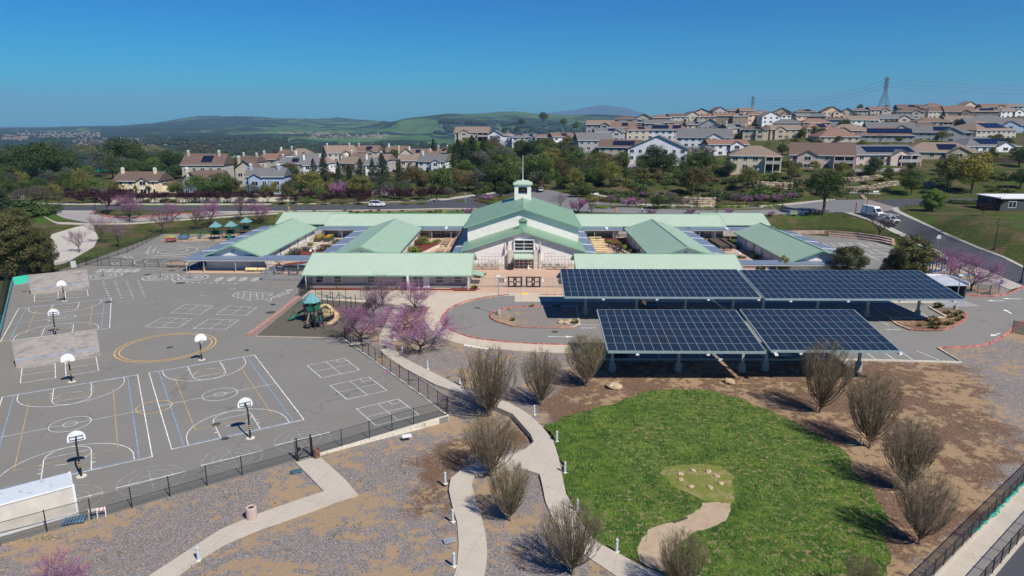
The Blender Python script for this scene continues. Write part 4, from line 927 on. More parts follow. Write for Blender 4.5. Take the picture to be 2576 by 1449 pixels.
LN.px(usa,.09,closed=True)
for a,b in (((600,735),(598,750)),((615,734),(612,751)),((630,735),(630,752)),((645,736),(648,753)),((660,737),(662,752)),((594,741),(684,743)),((602,747),(680,748)),((610,739),(650,741))): LN.px([a,b],.06)
tur=Z2([(190,470),(230,450),(260,430),(300,422),(333,428),(320,440),(270,450),(240,465),(200,480),(150,490),(155,510),(130,518),(115,505)]); LN.px(tur,.09)
for a,b in (((712,737),(716,741)),((722,735),(724,739)),((700,742),(704,748))): LN.px([a,b],.06)
for q in ([(2310,395),(2335,387),(2370,387),(2350,398)],[(2010,460),(2040,458),(2075,462)]): LN.px(Z1(q),.07)
LN.px([(718,731),(736,730)],.35)
# far right court grid
flat('side_court',[(1985,590),(2090,594),(2170,601),(2245,620),(2275,640),(2262,676),(2100,676),(2060,640)],.02,K['lot'],.1)
LN2=Lines(.035)
for a,b in (((2069,611.5),(2203,611.5)),((2085,618),(2226,618)),((2092,621.7),(2231,621.7)),((2104,629),(2239,629)),((2118,638),(2245,638)),((2069,611.5),(2117,637)),((2088,611.5),(2102,618)),((2108,611.5),(2130,624)),((2114.5,611.5),(2212,654)),((2135,611.5),(2150,618)),((2156,611.5),(2203,629)),((2161,611.5),(2236,644)),((2182.6,611.5),(2198,618)),((2203,611.5),(2240,625)),((2165,623),(2181,629)),((2184,630),(2200,637)),((2120,637),(2206,651)),((2130,646),(2240,646))): LN2.px([a,b],.14)
LN2.build('court_lines')
# parking lines, arrows and words
LP=Lines(-.008)
for x in (2173,2218,2263,2305): LP.px([(x+0,882),(x+0+ (33 if x<2300 else 57) ,905)],.1)
LP.px([(2294.5,775),(2339,798.5)],.1)
for k in range(11): LP.seg((12.7+2.72*k,83.7),(12.7+2.72*k,88.8),.1)
for k in range(20):
    x=14.5+2.72*k
    if x<64: LP.seg((x,98.8),(x,108.6),.1)
LP.seg((14.5,103.7),(64,103.7),.1)
LP.seg((8,98.6),(12.8,98.6),.1)
def arrow(px,py,d,L_=2.6,w=.16):
    p=G(px,py,0); d=Vector(d+(0,)).normalized(); n=Vector((-d.y,d.x,0)); z=-.008
    q=p+d*L_; mb=LP.mb.setdefault('wht_line',MB())
    mb.add([(v.x,v.y,z) for v in (p-n*w/2,q-n*w/2,q+n*w/2,p+n*w/2)],[(0,1,2,3)]); mb.add([(v.x,v.y,z) for v in (q-n*.42,q+d*1.1,q+n*.42)],[(0,1,2)])
arrow(1378,846.5,(1,0)); arrow(2385,757.5,(-1,.02),2.2,.2); arrow(2525,756.5,(-1,0),1.8,.2); arrow(2568,752,(-1,.1),2,.25); arrow(2545,789,(.2,1),1.6,.3); arrow(2516,838,(-1,-.6),1.6,.2)
wm=LP.mb.setdefault('wht_line',MB())
for px,py,s in ((1481,826.5,'STAFF'),(2250,830.5,'STAFF')): p=G(px,py,-.008); text(wm,s,p,(1,0,0),(0,1,0),.85,depth=0)
LP.build('parking_lines')
LN.build('playground_lines')
LB=Lines(-.004); LB.px([(1498,752),(1520,780)],.12,'blue_line'); LB.px([(1522,752),(1535,775)],.12,'blue_line'); LB.build('blue_bay_lines')
flat('yellow_tactile_pad',[(1311,737),(1328,737),(1328.5,740.5),(1311,740.5)],.032,mat('tactile_yellow',lin(245,205,40),.7,.05,3),.02)
for px,py,r in ((427,874,.45),(61,733,.4),(371,691,.7),(433,680.5,.6),(455,712,.9),(272,760,.7),(544,1068,.45),(567,1103,.4),(1396,834.5,.5),(681,786,.8),(1310,700,.3)):
    p=G(px,py); m=MB(); m.lathe([(r,0),(r,.014),(r*.9,.016)],16,c=(p.x,p.y)); struct(m.build('manhole_cover',K['darkline']))
# ---------------------------------------------------------------- fences
def fence(label,pts,hgt=1.8,sp=2.9,m='chain',post='black',world=False,terrain=False,cat='fence',mid=False,grp='chain link fences',zb=0,name='chain_link_fence'):
    if world: P=[Vector((p[0],p[1],h(p[0],p[1])+.05 if terrain else zb)) for p in pts]
    else: P=[T(*p,dz=.02) for p in pts] if terrain else [G(p[0],p[1],zb) for p in pts]
    o=P[0].copy(); t_=thing(name,label,cat,o,group=grp)
    pan=MB(); rail=MB(); posts=[]
    for a,b in zip(P,P[1:]):
        n=max(1,round((b-a).length/sp)); q=[a.lerp(b,i/n) for i in range(n+1)]
        if terrain:
            for v in q: v.z=h(v.x,v.y)+.05
        for u,v in zip(q,q[1:]):
            u_=u-o; v_=v-o; hh=Vector((0,0,hgt))
            pan.add([u_+Vector((0,0,.04)),v_+Vector((0,0,.04)),v_+hh,u_+hh],[(0,1,2,3)])
            rail.tube([u_+hh,v_+hh],.03,5); 
            if mid: rail.tube([u_+hh*.35,v_+hh*.35],.022,5)
        posts+=q[:-1]
    posts.append(P[-1])
    pan.build('mesh_panel',K[m],t_); rail.build('top_rail',K[post],t_)
    pm=MB(); pm.cyl(0,0,-.1,hgt+.05,.04,n=6); pm.ball((0,0,hgt+.07),.05,6,4); me_=pm.mesh('post',K[post])
    for v in posts[:98]: obj('post',me_,t_,v-o)
    return t_
fence('black chain link fence along the bottom edge of the courts, left of the gate',[(-60,1388),(0,1371),(231,1307),(428,1249),(610,1196),(745,1157)],mid=True,hgt=1.75,sp=3.3)
fence('black chain link fence on the low concrete wall, right of the playground gate',[(787,1146),(930,1103),(1041,1068),(1124,1046)],mid=True,hgt=1.75,sp=2.9)
fence('black chain link fence climbing diagonally beside the curved garden path',[(1127,1042),(1054,989),(962,922),(868,856)],hgt=1.8,sp=2.3)
fence('dark mesh fence between the play structure and the pink blossom trees',[(867,853),(905,806),(947,757)],hgt=1.8,m='chainf',sp=2.5)
fence('black fence behind the play structure in front of the office building',[(947,756),(757,749)],hgt=1.75,sp=2.9)
fence('short dark mesh fence from the brick kerb up to the office corner',[(753,749),(786,727)],hgt=2.0,m='chainf',sp=1.6)
fence('black fence across the playground below the upper running track',[(218,668),(364,671.5),(466,675)],hgt=1.7,sp=2.7)
fence('black fence running up beside the grass to the picnic tables',[(218,667),(322,635),(410,590)],hgt=1.7,sp=3.2)
fence('black fence behind the coloured picnic tables and small play towers',[(410,589),(475,584),(540,582),(640,579),(690,578)],hgt=1.7,sp=4)
fence('dark screened fence at the far left corner beyond the mural panel',[(27,705),(80,695),(137,685)],hgt=2.6,m='chainf',sp=3)
fence('black gate fence with white banner beside the pale driveway',[(146,684),(172,678),(199,674),(217,668)],hgt=1.8,sp=2.6)
fence('tall dark screened fence along the left side of the courts',[(26,706),(-8,872),(-60,1100)],hgt=3.0,m='chainf',sp=3)
fence('black fence curving along the grass above the amphitheatre steps',[(1985,588),(2015,587.5),(2061,587),(2107,589),(2158,592.5),(2211,600),(2259,607)],hgt=1.7,terrain=True,sp=3)
fence('black fence between the side street and the far right play area',[(2338,646),(2400,666),(2486,696)],hgt=1.7,terrain=True,sp=3.5)
fence('low black fence in front of the pink tree at the lot entrance',[(2427,734),(2458,738.5),(2488,742)],hgt=1.6,sp=3)
fence('black entrance gate standing open beside the pink tree',[(2490,742.5),(2511,737)],hgt=1.8,sp=2,grp='black gates')
fence('black fence at the right edge of the photo above the red kerb',[(2545,837),(2582,843),(2640,848)],hgt=1.8,m='chainf',sp=2.5)
ra_,rb_,rd,rn=RAMP
for nm,o_ in (('inner',.36),('outer',2.75)):
    p=ra_-rd*10+rn*o_; q=rb_+rd*10+rn*o_
    fence(f'black fence on the {nm} wall of the concrete ramp, bottom right',[p[:2],q[:2]],hgt=1.15,world=True,sp=1.7,zb=.1,m='chainf',grp='ramp fences')
# playground gate
def gate(label,a,b,hgt,m='chain',zb=0):
    A=G(*a,zb); B=G(*b,zb); t_=thing('gate',label,'gate',A,group='black gates'); d=B-A
    f=MB(); up=Vector((0,0,1))
    for z in (.12,hgt*.5,hgt-.05): f.beam(up*z,d+up*z,.05)
    for q in (.04,.96): f.beam(d*q+up*.1,d*q+up*hgt,.05)
    f.beam(up*.15,d+up*(hgt-.1),.025); f.build('gate_frame',K['black'],t_)
    g=MB(); g.add([up*.1,d+up*.1,d+up*hgt,up*hgt],[(0,1,2,3)]); g.build('mesh_panel',K['chain'],t_)
    for q in (0,1): p=MB(); v=d*q; p.tube([v-up*.1,v+up*(hgt+.25)],.07,8); p.build('gate_post',K['black'],t_)
    k=MB(); v=d*.15+up*1.0; k.box(v.x-.1,v.y-.1,.9,v.x+.1,v.y+.1,1.15); k.build('lock_box',K['black'],t_)
gate('tall black playground gate above the concrete path, beside the rusty barrel',(749,1157),(784,1147),1.9)
# grey picket fences
def picket(label,pts,hgt=1.5,world=False,sp=2.6,m='galv',gap=.13):
    P=[Vector((p[0],p[1],0)) for p in pts] if world else [G(*p) for p in pts]; o=P[0].copy(); t_=thing('picket_fence',label,'fence',o,group='grey metal picket fences'); up=Vector((0,0,1))
    pk=MB(); rl=MB(); pts_=[]
    for a,b in zip(P,P[1:]):
        d=b-a; n=max(1,round(d.length/sp)); pts_+=[a.lerp(b,i/n) for i in range(n)]
        for i in range(int(d.length/gap)): v=a+d*((i+.5)*gap/d.length)-o; pk.beam(v+up*.1,v+up*(hgt-.05),.022)
        for z in (.18,hgt-.2): rl.beam(a-o+up*z,b-o+up*z,.045)
    pts_.append(P[-1]); pk.build('pickets',K[m],t_); rl.build('rails',K[m],t_)
    pm=MB(); pm.box(-.04,-.04,-.05,.04,.04,hgt+.1); me_=pm.mesh('post',K[m])
    for v in pts_: obj('post',me_,t_,v-o)
    return t_
gy_=G(1300,723).y
X_=lambda px:WY(px,723,gy_).x
picket('grey picket fence left of the black entrance gates, behind the light pole',[(X_(1180),gy_),(X_(1276),gy_)],1.9,True)
picket('grey picket fence right of the black entrance gates, ending at the solar canopy',[(X_(1361),gy_),(X_(1450),gy_)],1.9,True)
picket('grey picket fence around the small fenced patio left of the office',[(661,705),(770,706)],2.0)
picket('grey picket fence on the left side of the small patio',[(661,704),(693,689)],2.0)
picket('grey picket fence under the blue walkway roof by the yellow benches',[(636,681),(693,683),(775,684)],1.6)
picket('grey picket fence right of the office, behind the small yellow green trees',[(1868,676),(2030,676)],1.6)
picket('grey picket fence between the two large dark evergreen trees',[(2178,679),(2230,679)],1.5)
# black double gates
def dgate(label,x0,x1):
    t_=thing('double_gate',label,'gate',((x0+x1)/2,gy_-.05,0),group='black double gates'); w=(x1-x0)/2
    t_.location.z=0
    for s in(-1,1):
        m=MB(); a,b=(-w,-.02) if s<0 else (.02,w)
        for u,v,z0,z1 in ((a,b,.12,.3),(a,b,1.0,1.16),(a,b,1.85,2.05),(a,a+.28,.3,1.0),(b-.28,b,.3,1.0),(a,a+.28,1.16,1.85),(b-.28,b,1.16,1.85)): m.box(u,-.04,z0,v,.04,z1)
        lf=m.build('gate_leaf',K['black'],t_)
        p=MB()
        for k in range(9): x=a+.3+(b-a-.6)*k/8; p.box(x-.02,-.02,.3,x+.02,.02,1.85)
        p.build('bars',mat('salmon_bars',(.5,.38,.32),.7,.1,2),lf)
    m=MB(); m.box(-.14,-.08,.95,.14,-.041,1.25); m.build('lock_plate',K['stone'],t_)
    for x in (-w-.1,w+.1): m=MB(); m.box(x-.06,-.06,0,x+.06,.06,2.2); m.build('gate_post',K['galv'],t_)
dgate('black double gate with four barred openings, left of the entrance pair',X_(1277.5),X_(1313.5)); dgate('black double gate with four barred openings, right of the entrance pair',X_(1323),X_(1359.5))
t_=thing('notice_sign','dark notice sign with white lines on the picket fence, left of the gates','sign',(X_(1262.5),gy_-.12,1.35))
m=MB(); m.box(-.45,-.02,-.35,.45,.02,.35); m.build('sign_board',mat('dark_maroon_sign',(.035,.02,.025),.6,.1,2),t_)
m=MB()
for z,w in ((.24,.3),(.12,.36),(.02,.28),(-.1,.38),(-.2,.33)): m.box(-w,-.026,z-.016,w,-.0205,z+.016)
m.build('lettering',K['white'],t_)
for px,lb in ((1271.5,'small white paper notice on the fence just left of the gates'),(1365.5,'small white paper notice on the fence just right of the gates')):
    m=MB(); m.box(-.17,-.01,-.25,.17,.01,.25); tag(m.build('paper_notice',K['white'],loc=(X_(px),gy_-.1,1.4)),lb,'notice','paper notices')
# ---------------------------------------------------------------- hall trellises with letters and numbers
def trellis(label,x0,rows,dirn,words,nm):
    cw=.7; Yt=137.5; t_=thing('letter_trellis',label,'wall trellis',(x0,Yt,0),group='wire letter trellises'); m=MB()
    ncol=max(r[1] for r in rows)
    zr=[.15]+[.75+.66*i for i in range(len(rows))]
    for i,(c0,c1) in enumerate(rows):   # rows from the ground up
        z0,z1=zr[i],zr[i+1]
        for c in range(c0,c1+1): m.beam((c*cw,0,z0),(c*cw,0,z1),.045)
        m.beam((c0*cw,0,z1),(c1*cw,0,z1),.045)
        if i==0: m.beam((c0*cw,0,z0),(c1*cw,0,z0),.03)
    for c in (rows[0][0],rows[0][1]): m.beam((c*cw,0,-.05),(c*cw,0,.2),.05)
    for (r,c,_) in (): pass
    for i in range(rows[0][0],rows[0][1]+1,2): m.beam((i*cw,0,1.4),(i*cw,1.1,1.4),.03)
    m.build('wire_frame',mat('wire_shadow_grey',(.20,.21,.22),.5,.1,2),t_)  # wire grey darkened so its colour stands in for the trellis shadow
    for r,c,ch in words:
        k=MB(); text(k,ch,((c+.5)*cw,-.06,(zr[r]+zr[r+1])/2-.25),(1,0,0),(0,0,1),.78,depth=0); text(k,ch,((c+.5)*cw,-.0,(zr[r]+zr[r+1])/2-.25),(1,0,0),(0,0,1),.78,depth=0)
        k.build(nm,K['white'],t_)
xl=WY(1195+548*.125,640,137.5).x; c8=.7
trellis('stepped wire trellis of white numbers in front of the hall, left of the doors',xl-8*c8,[(0,8),(0,8),(0,8),(2,8),(5,8)],1,[(4,7,'1'),(3,2,'3'),(3,4,'9'),(3,6,'2'),(2,0,'4'),(2,3,'8'),(2,7,'6'),(1,1,'5'),(1,5,'7')],'numeral')
xr=WY(1195+1400*.125,640,137.5).x
trellis('stepped wire trellis of white letters in front of the hall, right of the doors',xr,[(0,8),(0,8),(0,8),(0,6),(0,3)],1,[(4,0,'A'),(3,1,'B'),(3,3,'C'),(3,5,'P'),(2,0,'E'),(2,4,'M'),(2,7,'G'),(1,2,'X'),(1,6,'Y')],'letter')
# flagpoles and flags
def flagpole(label,px,ztop,kind):
    x=WY(px,640,137.9).x; t_=thing('flagpole',label,'flagpole',(x,137.9,0),group='flagpoles'); m=MB(); m.tube([(0,0,-.1),(0,0,ztop)],[.07,.04],8); m.ball((0,0,ztop+.08),.1,8,6); m.build('pole',K['galv'],t_)
    for z in (1.2,3.2): m=MB(); m.beam((0,0,z),(0,.8,z),.06); m.build('bracket',K['galv'],t_)
    # hanging flag: folded strip
    f=MB(); W_=1.0; n=13; zt=ztop-.9
    cols=[]
    for j in range(14):
        v=j/13; row=[]
        for i in range(9):
            u=i/8; x=-(.05+u*.55*(.5+.5*v)) if kind=='us' else (.03+u*.28); y=.12*math.sin(u*9+v*3); z=zt-(1.9 if kind=='us' else 2.3)*v-u*.45
            row.append((x,y,z))
        cols.append(row)
    vs=[p for r in cols for p in r]; fs=[];mi=[]
    for j in range(13):
        for i in range(8):
            fs.append((j*9+i,j*9+i+1,j*9+i+10,j*9+i+9))
            if kind=='us': mi.append(2 if (j<6 and i<4) else (0 if (i+j//3)%2 else 1))
            else: mi.append(0 if j>7 else 1)
    b=len(f.v); f.v+=vs; f.f+=fs; f.m+=mi
    f.build('flag',[K['fred'] if kind=='us' else mat('flag_purple',(.12,.03,.18),.8,.1,2),K['white'],mat('flag_blue',(.02,.03,.14),.8,.1,2)],t_)
K['fred']=mat('flag_red',(.45,.02,.04),.8,.1,2)
flagpole('grey flagpole with red, white and blue striped flag, left of the hall doors',1278,WY(1278,594,137.9).z,'us')
flagpole('grey flagpole with white and purple hanging flag, right of the hall doors',1356,WY(1356,595,137.9).z,'st')
# wheeled bin and small traffic marker by the doors
p=WY(1286,675,137.2); t_=thing('wheeled_bin','large black wheeled bin left of the hall doors','bin',(p.x,137.2,.03))
m=MB(); m.add([(-.45,-.4,.15),(.45,-.4,.15),(.45,.4,.15),(-.45,.4,.15),(-.62,-.5,1.1),(.62,-.5,1.1),(.62,.5,1.1),(-.62,.5,1.1)],[(0,3,2,1),(4,5,6,7),(0,1,5,4),(1,2,6,5),(2,3,7,6),(3,0,4,7)]); m.build('tub',K['blackp'],t_)
m=MB(); m.box(-.66,-.54,1.1,.66,.54,1.2); m.build('lid',K['black'],t_)
for sx in(-1,1): m=MB(); m.tube([(sx*.35,.42,.13),(sx*.45,.42,.13)],.13,10); m.build('wheel',K['black'],t_)
p=WY(1329,672,137.4); t_=thing('statue','small white goose shaped figure standing right of the hall doors','statue',(p.x,137.5,.03)); m=MB(); m.lathe([(.2,0),(.24,.2),(.16,.45),(.06,.7),(.07,.85),(.02,.95)],10); m.build('body',K['white'],t_)
# ---------------------------------------------------------------- block walls, hoops, container, small court things
t=NT('block_wall',.95,.15); tc=t.N.new('ShaderNodeTexCoord'); bk=t.N.new('ShaderNodeTexBrick'); bk.inputs['Scale'].default_value=1; bk.inputs['Brick Width'].default_value=.4; bk.inputs['Row Height'].default_value=.2
bk.inputs['Mortar Size'].default_value=.012; bk.inputs['Color1'].default_value=(.34,.31,.29,1); bk.inputs['Color2'].default_value=(.42,.385,.36,1); bk.inputs['Mortar'].default_value=(.30,.27,.25,1)
sp=t.sep(tc.outputs['Object']); cb=t.N.new('ShaderNodeCombineXYZ'); t.L.new(sp[0],cb.inputs[0]); t.L.new(sp[2],cb.inputs[1]); t.L.new(cb.outputs[0],bk.inputs['Vector'])
mpn=t.N.new('ShaderNodeMapping'); mpn.inputs['Scale'].default_value=(.35,.35,1.6); t.L.new(tc.outputs['Object'],mpn.inputs['Vector'])
nn=t.noise(1.2,5,.7,vec=mpn.outputs[0]); t.out(t.mix(t.ramp(nn,[(.52,0),(.6,.65)]),bk.outputs['Color'],(.20,.18,.175)))
for lb,P in (('grey block handball wall at the far end of the upper left court',((78,741),(226,725))),('grey block handball wall nearer the camera, with darker stained blocks',((41,926.5),(252.5,893)))):
    a=G(*P[0]); b=G(*P[1]); d=b-a; c=(a+b)/2; t_=thing('handball_wall',lb,'wall',c,math.atan2(d.y,d.x),group='handball walls'); L_=d.length/2
    m=MB(); m.box(-L_,0,-.1,L_,.22,3.45); m.build('block_panel',MATS['block_wall'],t_)
    m=MB(); m.box(-L_,-.02,3.45,L_,.24,3.52); m.build('coping',mat('tan_coping',(.42,.35,.26),.9,.15,2),t_)
    m=MB(); m.box(-L_,-.012,.93,L_,0.0,1.0); m.build('blue_stripe',K['blue_line'],t_)
def hoop():
    t_=thing('basketball_hoop','','basketball hoop',group='basketball hoops')
    m=MB(); m.lathe([(.42,-.03),(.42,.02),(.38,.03)],14); m.build('base_disc',K['kerb'],t_)
    m=MB(); m.tube([(0,0,0),(0,0,2.55),(0,.12,2.95),(0,.45,3.2),(0,1.05,3.3)],[.085,.08,.08,.075,.07],10); pl=m.build('pole',K['black'],t_)
    for z in (.9,1.1,1.3): m=MB(); m.lathe([(.09,z),(.09,z+.07)],10); m.build('yellow_band',mat('band_yellow',(.7,.5,.08),.7,.1,2),pl)
    m=MB(); P=[(-.69,2.85),(.69,2.85),(.69,3.15)]+[(.69*math.cos(R(a)),3.15+.66*math.sin(R(a))) for a in range(10,180,12)]+[(-.69,3.15)]
    n=len(P); m.add([(x,1.1,z) for x,z in P]+[(x,1.14,z) for x,z in P],[tuple(range(n)),tuple(range(2*n-1,n-1,-1))]+[(i,n+i,n+(i+1)%n,(i+1)%n) for i in range(n)]); bb=m.build('backboard',K['white'],t_)
    m=MB()
    for z in (3.0,3.3): m.beam((-.5,1.07,z),(.5,1.07,z),.06)
    for x in (-.5,.5): m.beam((x,1.07,2.95),(x,1.07,3.4),.05)
    m.build('bracing',mat('brace_blue_grey',(.12,.17,.22),.6,.1,2),bb)
    m=MB(); m.tube([(.23*math.cos(R(a)),1.42+.23*math.sin(R(a)),3.02) for a in range(0,361,24)],.012,5); m.beam((0,1.14,3.02),(0,1.2,3.02),.05); m.build('rim',mat('rim_orange',(.55,.10,.03),.6,.1,2),t_)
    m=MB()
    for a in range(0,360,45): m.beam((.22*math.cos(R(a)),1.42+.22*math.sin(R(a)),3.0),(.12*math.cos(R(a)),1.42+.12*math.sin(R(a)),2.62),.012)
    m.build('net',K['white'],t_); return t_
F_=first(hoop())
def hp(p,uy,sgn,lb): d=uy*sgn; F_(Vector((p[0],p[1],0)),math.atan2(-d.x,d.y),1,lb)
hp(G(205,1198),C2[3],-1,'basketball hoop seen from behind at the near end of the left court'); hp(G(630,1102),C3[3],-1,'basketball hoop seen from behind at the near end of the middle court')
hp(G(508,905),C3[3],1,'basketball hoop facing us beside the gold circle'); hp(G(181,960),C2[3],1,'basketball hoop facing us in front of the nearer handball wall')
q=C1[0](C1[1]/2,C1[2]+.9); hp(q,C1[3],-1,'basketball hoop seen from behind, rising over the nearer handball wall'); hp(G(163,757),C1[3],1,'basketball hoop facing us in front of the far handball wall')
m=MB(); 
def tether():
    t_=thing('tetherball_pole','','pole',group='tetherball poles'); m=MB(); m.tube([(0,0,0),(0,0,3.0)],.045,8); p=m.build('pole',K['black'],t_)
    for z in (1.2,1.5,1.8): m=MB(); m.lathe([(.055,z),(.055,z+.12)],8); m.build('pale_band',K['straw'],p)
    return t_
F_=first(tether())
for (px,py),lb in (((260,694),'thin tetherball pole in the leftmost set of white rings'),((404,697),'thin tetherball pole in the middle set of white rings'),((479,699.5),'thin tetherball pole in the set of white rings nearest the blue walkway')): F_(G(px,py),0,1,lb)
# shipping container
a=G(196,1294); b=G(0,1351); d=(a-b).normalized(); L_=12.2
t_=thing('shipping_container','cream shipping container with rust stained pale blue roof, bottom left behind the fence','container',a-d*L_/2+Vector((-d.y,d.x,0))*1.22,math.atan2(d.y,d.x))
m=MB(); n=61; hw=1.2
for s in (-1,1):
    vs=[]
    for i in range(n*2+1):
        x=-L_/2+.1+(L_-.2)*i/(n*2); y=s*(hw-(.035 if (i//1)%2 else 0)); vs+=[(x,y,.15),(x,y,2.5)]
    m.add(vs,[(2*i,2*i+2,2*i+3,2*i+1) for i in range(n*2)])
m.box(L_/2-.1,-hw,.15,L_/2-.03,hw,2.5); m.box(-L_/2+.03,-hw,.15,-L_/2+.1,hw,2.5)
m.build('side_panels',mat('cream_container',(.60,.56,.49),.7,.08,1,),t_)
m=MB(); t=NT('rusty_pale_roof',.75,.3); f=t.noise(.9,5,.7); g=t.noise(5,4,.7); t.out(t.mix(t.ramp(f,[(.60,0),(.66,1)]),t.ramp(g,[(.3,(.48,.54,.58)),(.7,(.58,.64,.68))]),(.25,.12,.06)))
m.box(-L_/2,-hw-.01,2.5,L_/2,hw+.01,2.58)
for i in range(60): x=-L_/2+.1+(L_-.2)*i/60; m.box(x,-hw+.1,2.58,x+.09,hw-.1,2.61)
m.build('roof_panel',MATS['rusty_pale_roof'],t_)
m=MB()
for s in(-1,1):
    m.box(-L_/2,s*hw-.06,.02,L_/2,s*hw+.06,.15); m.box(-L_/2,s*hw-.05,2.44,L_/2,s*hw+.05,2.52)
    for e in(-1,1): m.box(e*L_/2-.08,s*hw-.08,0,e*L_/2+.08,s*hw+.08,2.6)
m.build('corner_frame',K['white'],t_)
# pallet, barricades, barrel, bins
g=G(187,1311); t_=thing('pallet','blue painted pallet lying by the container corner','pallet',g,.35); m=MB()
for i in range(7): m.box(-.75+.22*i,-.5,.12,-.75+.22*i+.15,.5,.15)
m.build('deck_boards',mat('faded_blue_wood',(.10,.22,.34),.8,.3,3),t_); m=MB()
for y in(-.45,0,.45): m.box(-.75,y-.05,0,.75,y+.05,.12)
m.build('bearers',K['wood'],t_)
for (px,py),lb in (((236,1303),'white folding barricade behind the fence near the container'),((257,1300),'orange striped barricade behind the fence near the container')):
    t_=thing('barricade',lb,'barricade',G(px,py),.4,group='folding barricades'); m=MB(); m.box(-.3,-.02,.55,.3,.02,.8); bd=m.build('board',K['white'],t_)
    m=MB()
    for x in (-.2,.05): m.add([(x,-.025,.55),(x+.1,-.025,.55),(x+.2,-.025,.8),(x+.1,-.025,.8)],[(0,1,2,3)])
    if 'orange' in lb: m.build('stripes',mat('stripe_orange',(.7,.16,.03),.7,.1,2),bd)
    m=MB()
    for x in(-.28,.28): m.beam((x,-.18,0),(x,0,.85),.035); m.beam((x,.18,0),(x,0,.85),.035)
    m.build('legs',K['white'],t_)
g=G(797,1151); t_=thing('barrel','rusty brown ribbed barrel beside the playground gate','barrel',g); m=MB(); m.lathe([(.28,0),(.29,.02),(.28,.28),(.3,.3),(.28,.32),(.28,.58),(.3,.6),(.28,.62),(.28,.86),(.3,.88),(.25,.88),(.24,.7)],18); m.build('drum',mat('rust',(.12,.05,.03),.85,.5,4,col2=(.25,.13,.08)),t_)
g=G(634,1303); t_=thing('litter_bin','pinkish concrete litter bin with round top opening, left on the gate path','bin',g); m=MB(); m.lathe([(.40,0),(.42,.05),(.42,.9),(.40,.95),(.27,.97),(.24,.93),(.23,.9)],22); m.build('concrete_shell',mat('pink_aggregate',(.48,.36,.32),.95,.15,9),t_); m=MB(); m.lathe([(.22,.9),(.16,.935)],16); m.build('dark_opening',K['dark'],t_)
g=G(1138/1+0,0) if 0 else G(484,680); t_=thing('litter_bin','tan round litter bin under the blue walkway by the far left wing','bin',Vector((-64.6,135.6,.05))); m=MB(); m.lathe([(.36,0),(.4,.1),(.4,.9),(.33,1.0)],16); m.build('shell',K['tabletan'],t_); m=MB(); m.lathe([(.3,1.0),(.2,1.1)],12); m.build('lid',K['black'],t_)
# bollard lights
def bollard():
    t_=thing('bollard_light','','bollard light',group='bollard lights along the paths'); m=MB(); m.lathe([(.24,-.05),(.24,.03),(.12,.035)],4); m.build('footing',K['kerb'],t_)
    m=MB(); m.lathe([(.105,.03),(.105,.84)],14); m.build('post',mat('bollard_grey',(.50,.54,.58),.5,.06,3),t_); m=MB(); m.lathe([(.09,.84),(.09,.88)],14); m.build('light_slot',K['dark'],t_)
    m=MB(); m.lathe([(.105,.88),(.105,.98),(.085,1.04),(.04,1.075),(.001,1.08)],14); m.build('cap',MATS['bollard_grey'],t_); return t_
F_=first(bollard()); BL=[(1003,813),(992,854),(1012,891.5),(1076,928),(1156.5,963),(1344,1043),(1400.5,1110),(1421,1189),(1452,1286),(1551,1388),(1736,1454),(1120,1216),(1139,1312),(1142,1424),(500,1409)]
BN=['between the pink trees, nearest the office building','in front of the pink trees at the bend of the path','below the largest pink tree','beside the path, first below the pink trees','just left of the tallest bare tree','at the top of the fork beside the upper path','at the left corner of the lawn','halfway down the left edge of the lawn','on the lawn edge above a bare tree','at the lower left of the lawn','behind the bottom bare tree near the clearing','at the top of the lower left path','beside the middle of the lower left path','at the bottom of the lower left path','beside the gate path at the bottom left']
for (px,py),w in zip(BL,BN): F_(G(px,py,.0),0,1,'pale grey bollard light '+w)
# boulders
def rockmesh(seed,n=3):
    rnd=random.Random(seed); m=MB(); m.ball((0,0,0),1,10,7); vs=[]
    for v in m.v:
        v=Vector(v); k=1+.28*pnoise(v*1.3+Vector((seed*3.1,0,0)))+.12*pnoise(v*3+Vector((0,seed*1.7,0))); v*=k; v.z=max(-.45,v.z*.75); v.x=round(v.x*3.2)/3.2*.5+v.x*.5; vs.append(tuple(v))
    m.v=vs; return m
RK=[rockmesh(i).mesh('rock',mat('sandstone',(.42,.32,.2),.95,.35,2.5,bump=.4)) for i in range(5)]
def rock(px,py,s,lb,grp,i=0,te=False,asp=(1.3,1,.8)):
    p=T(px,py) if te else G(px,py,0); o=obj('boulder',RK[i%5],None,p+Vector((0,0,s*.2)),i*1.9,(s*asp[0],s*asp[1],s*asp[2])); tag(o,lb,'rock',grp); return o
rock(1547,974,.75,'large tan boulder at the top of the lawn, left of two','boulders above the lawn',0); rock(1834,962,.62,'tan boulder above the lawn, right of two','boulders above the lawn',1)
for i,(x,y,s) in enumerate(((497,742,.5),(542,746,.55),(573,728,.5),(488,722,.4))): o=rock(1288+x/4,629+y/4,s*.9,None,'rocks on the parking island',i); o.location.z+=.12; later(o,'isl','tan rock on the left parking island','in the group')
for i,(x,y) in enumerate(((1343,639),(1440,612),(1563,622),(1628,657),(1343,685),(1422,742),(1578,747),(1663,714))): o=rock(1288+x*.316,991+y*.316,.24,None,'seat rocks in the clearing',i); later(o,'clr','pale seat rock in the lawn clearing','')
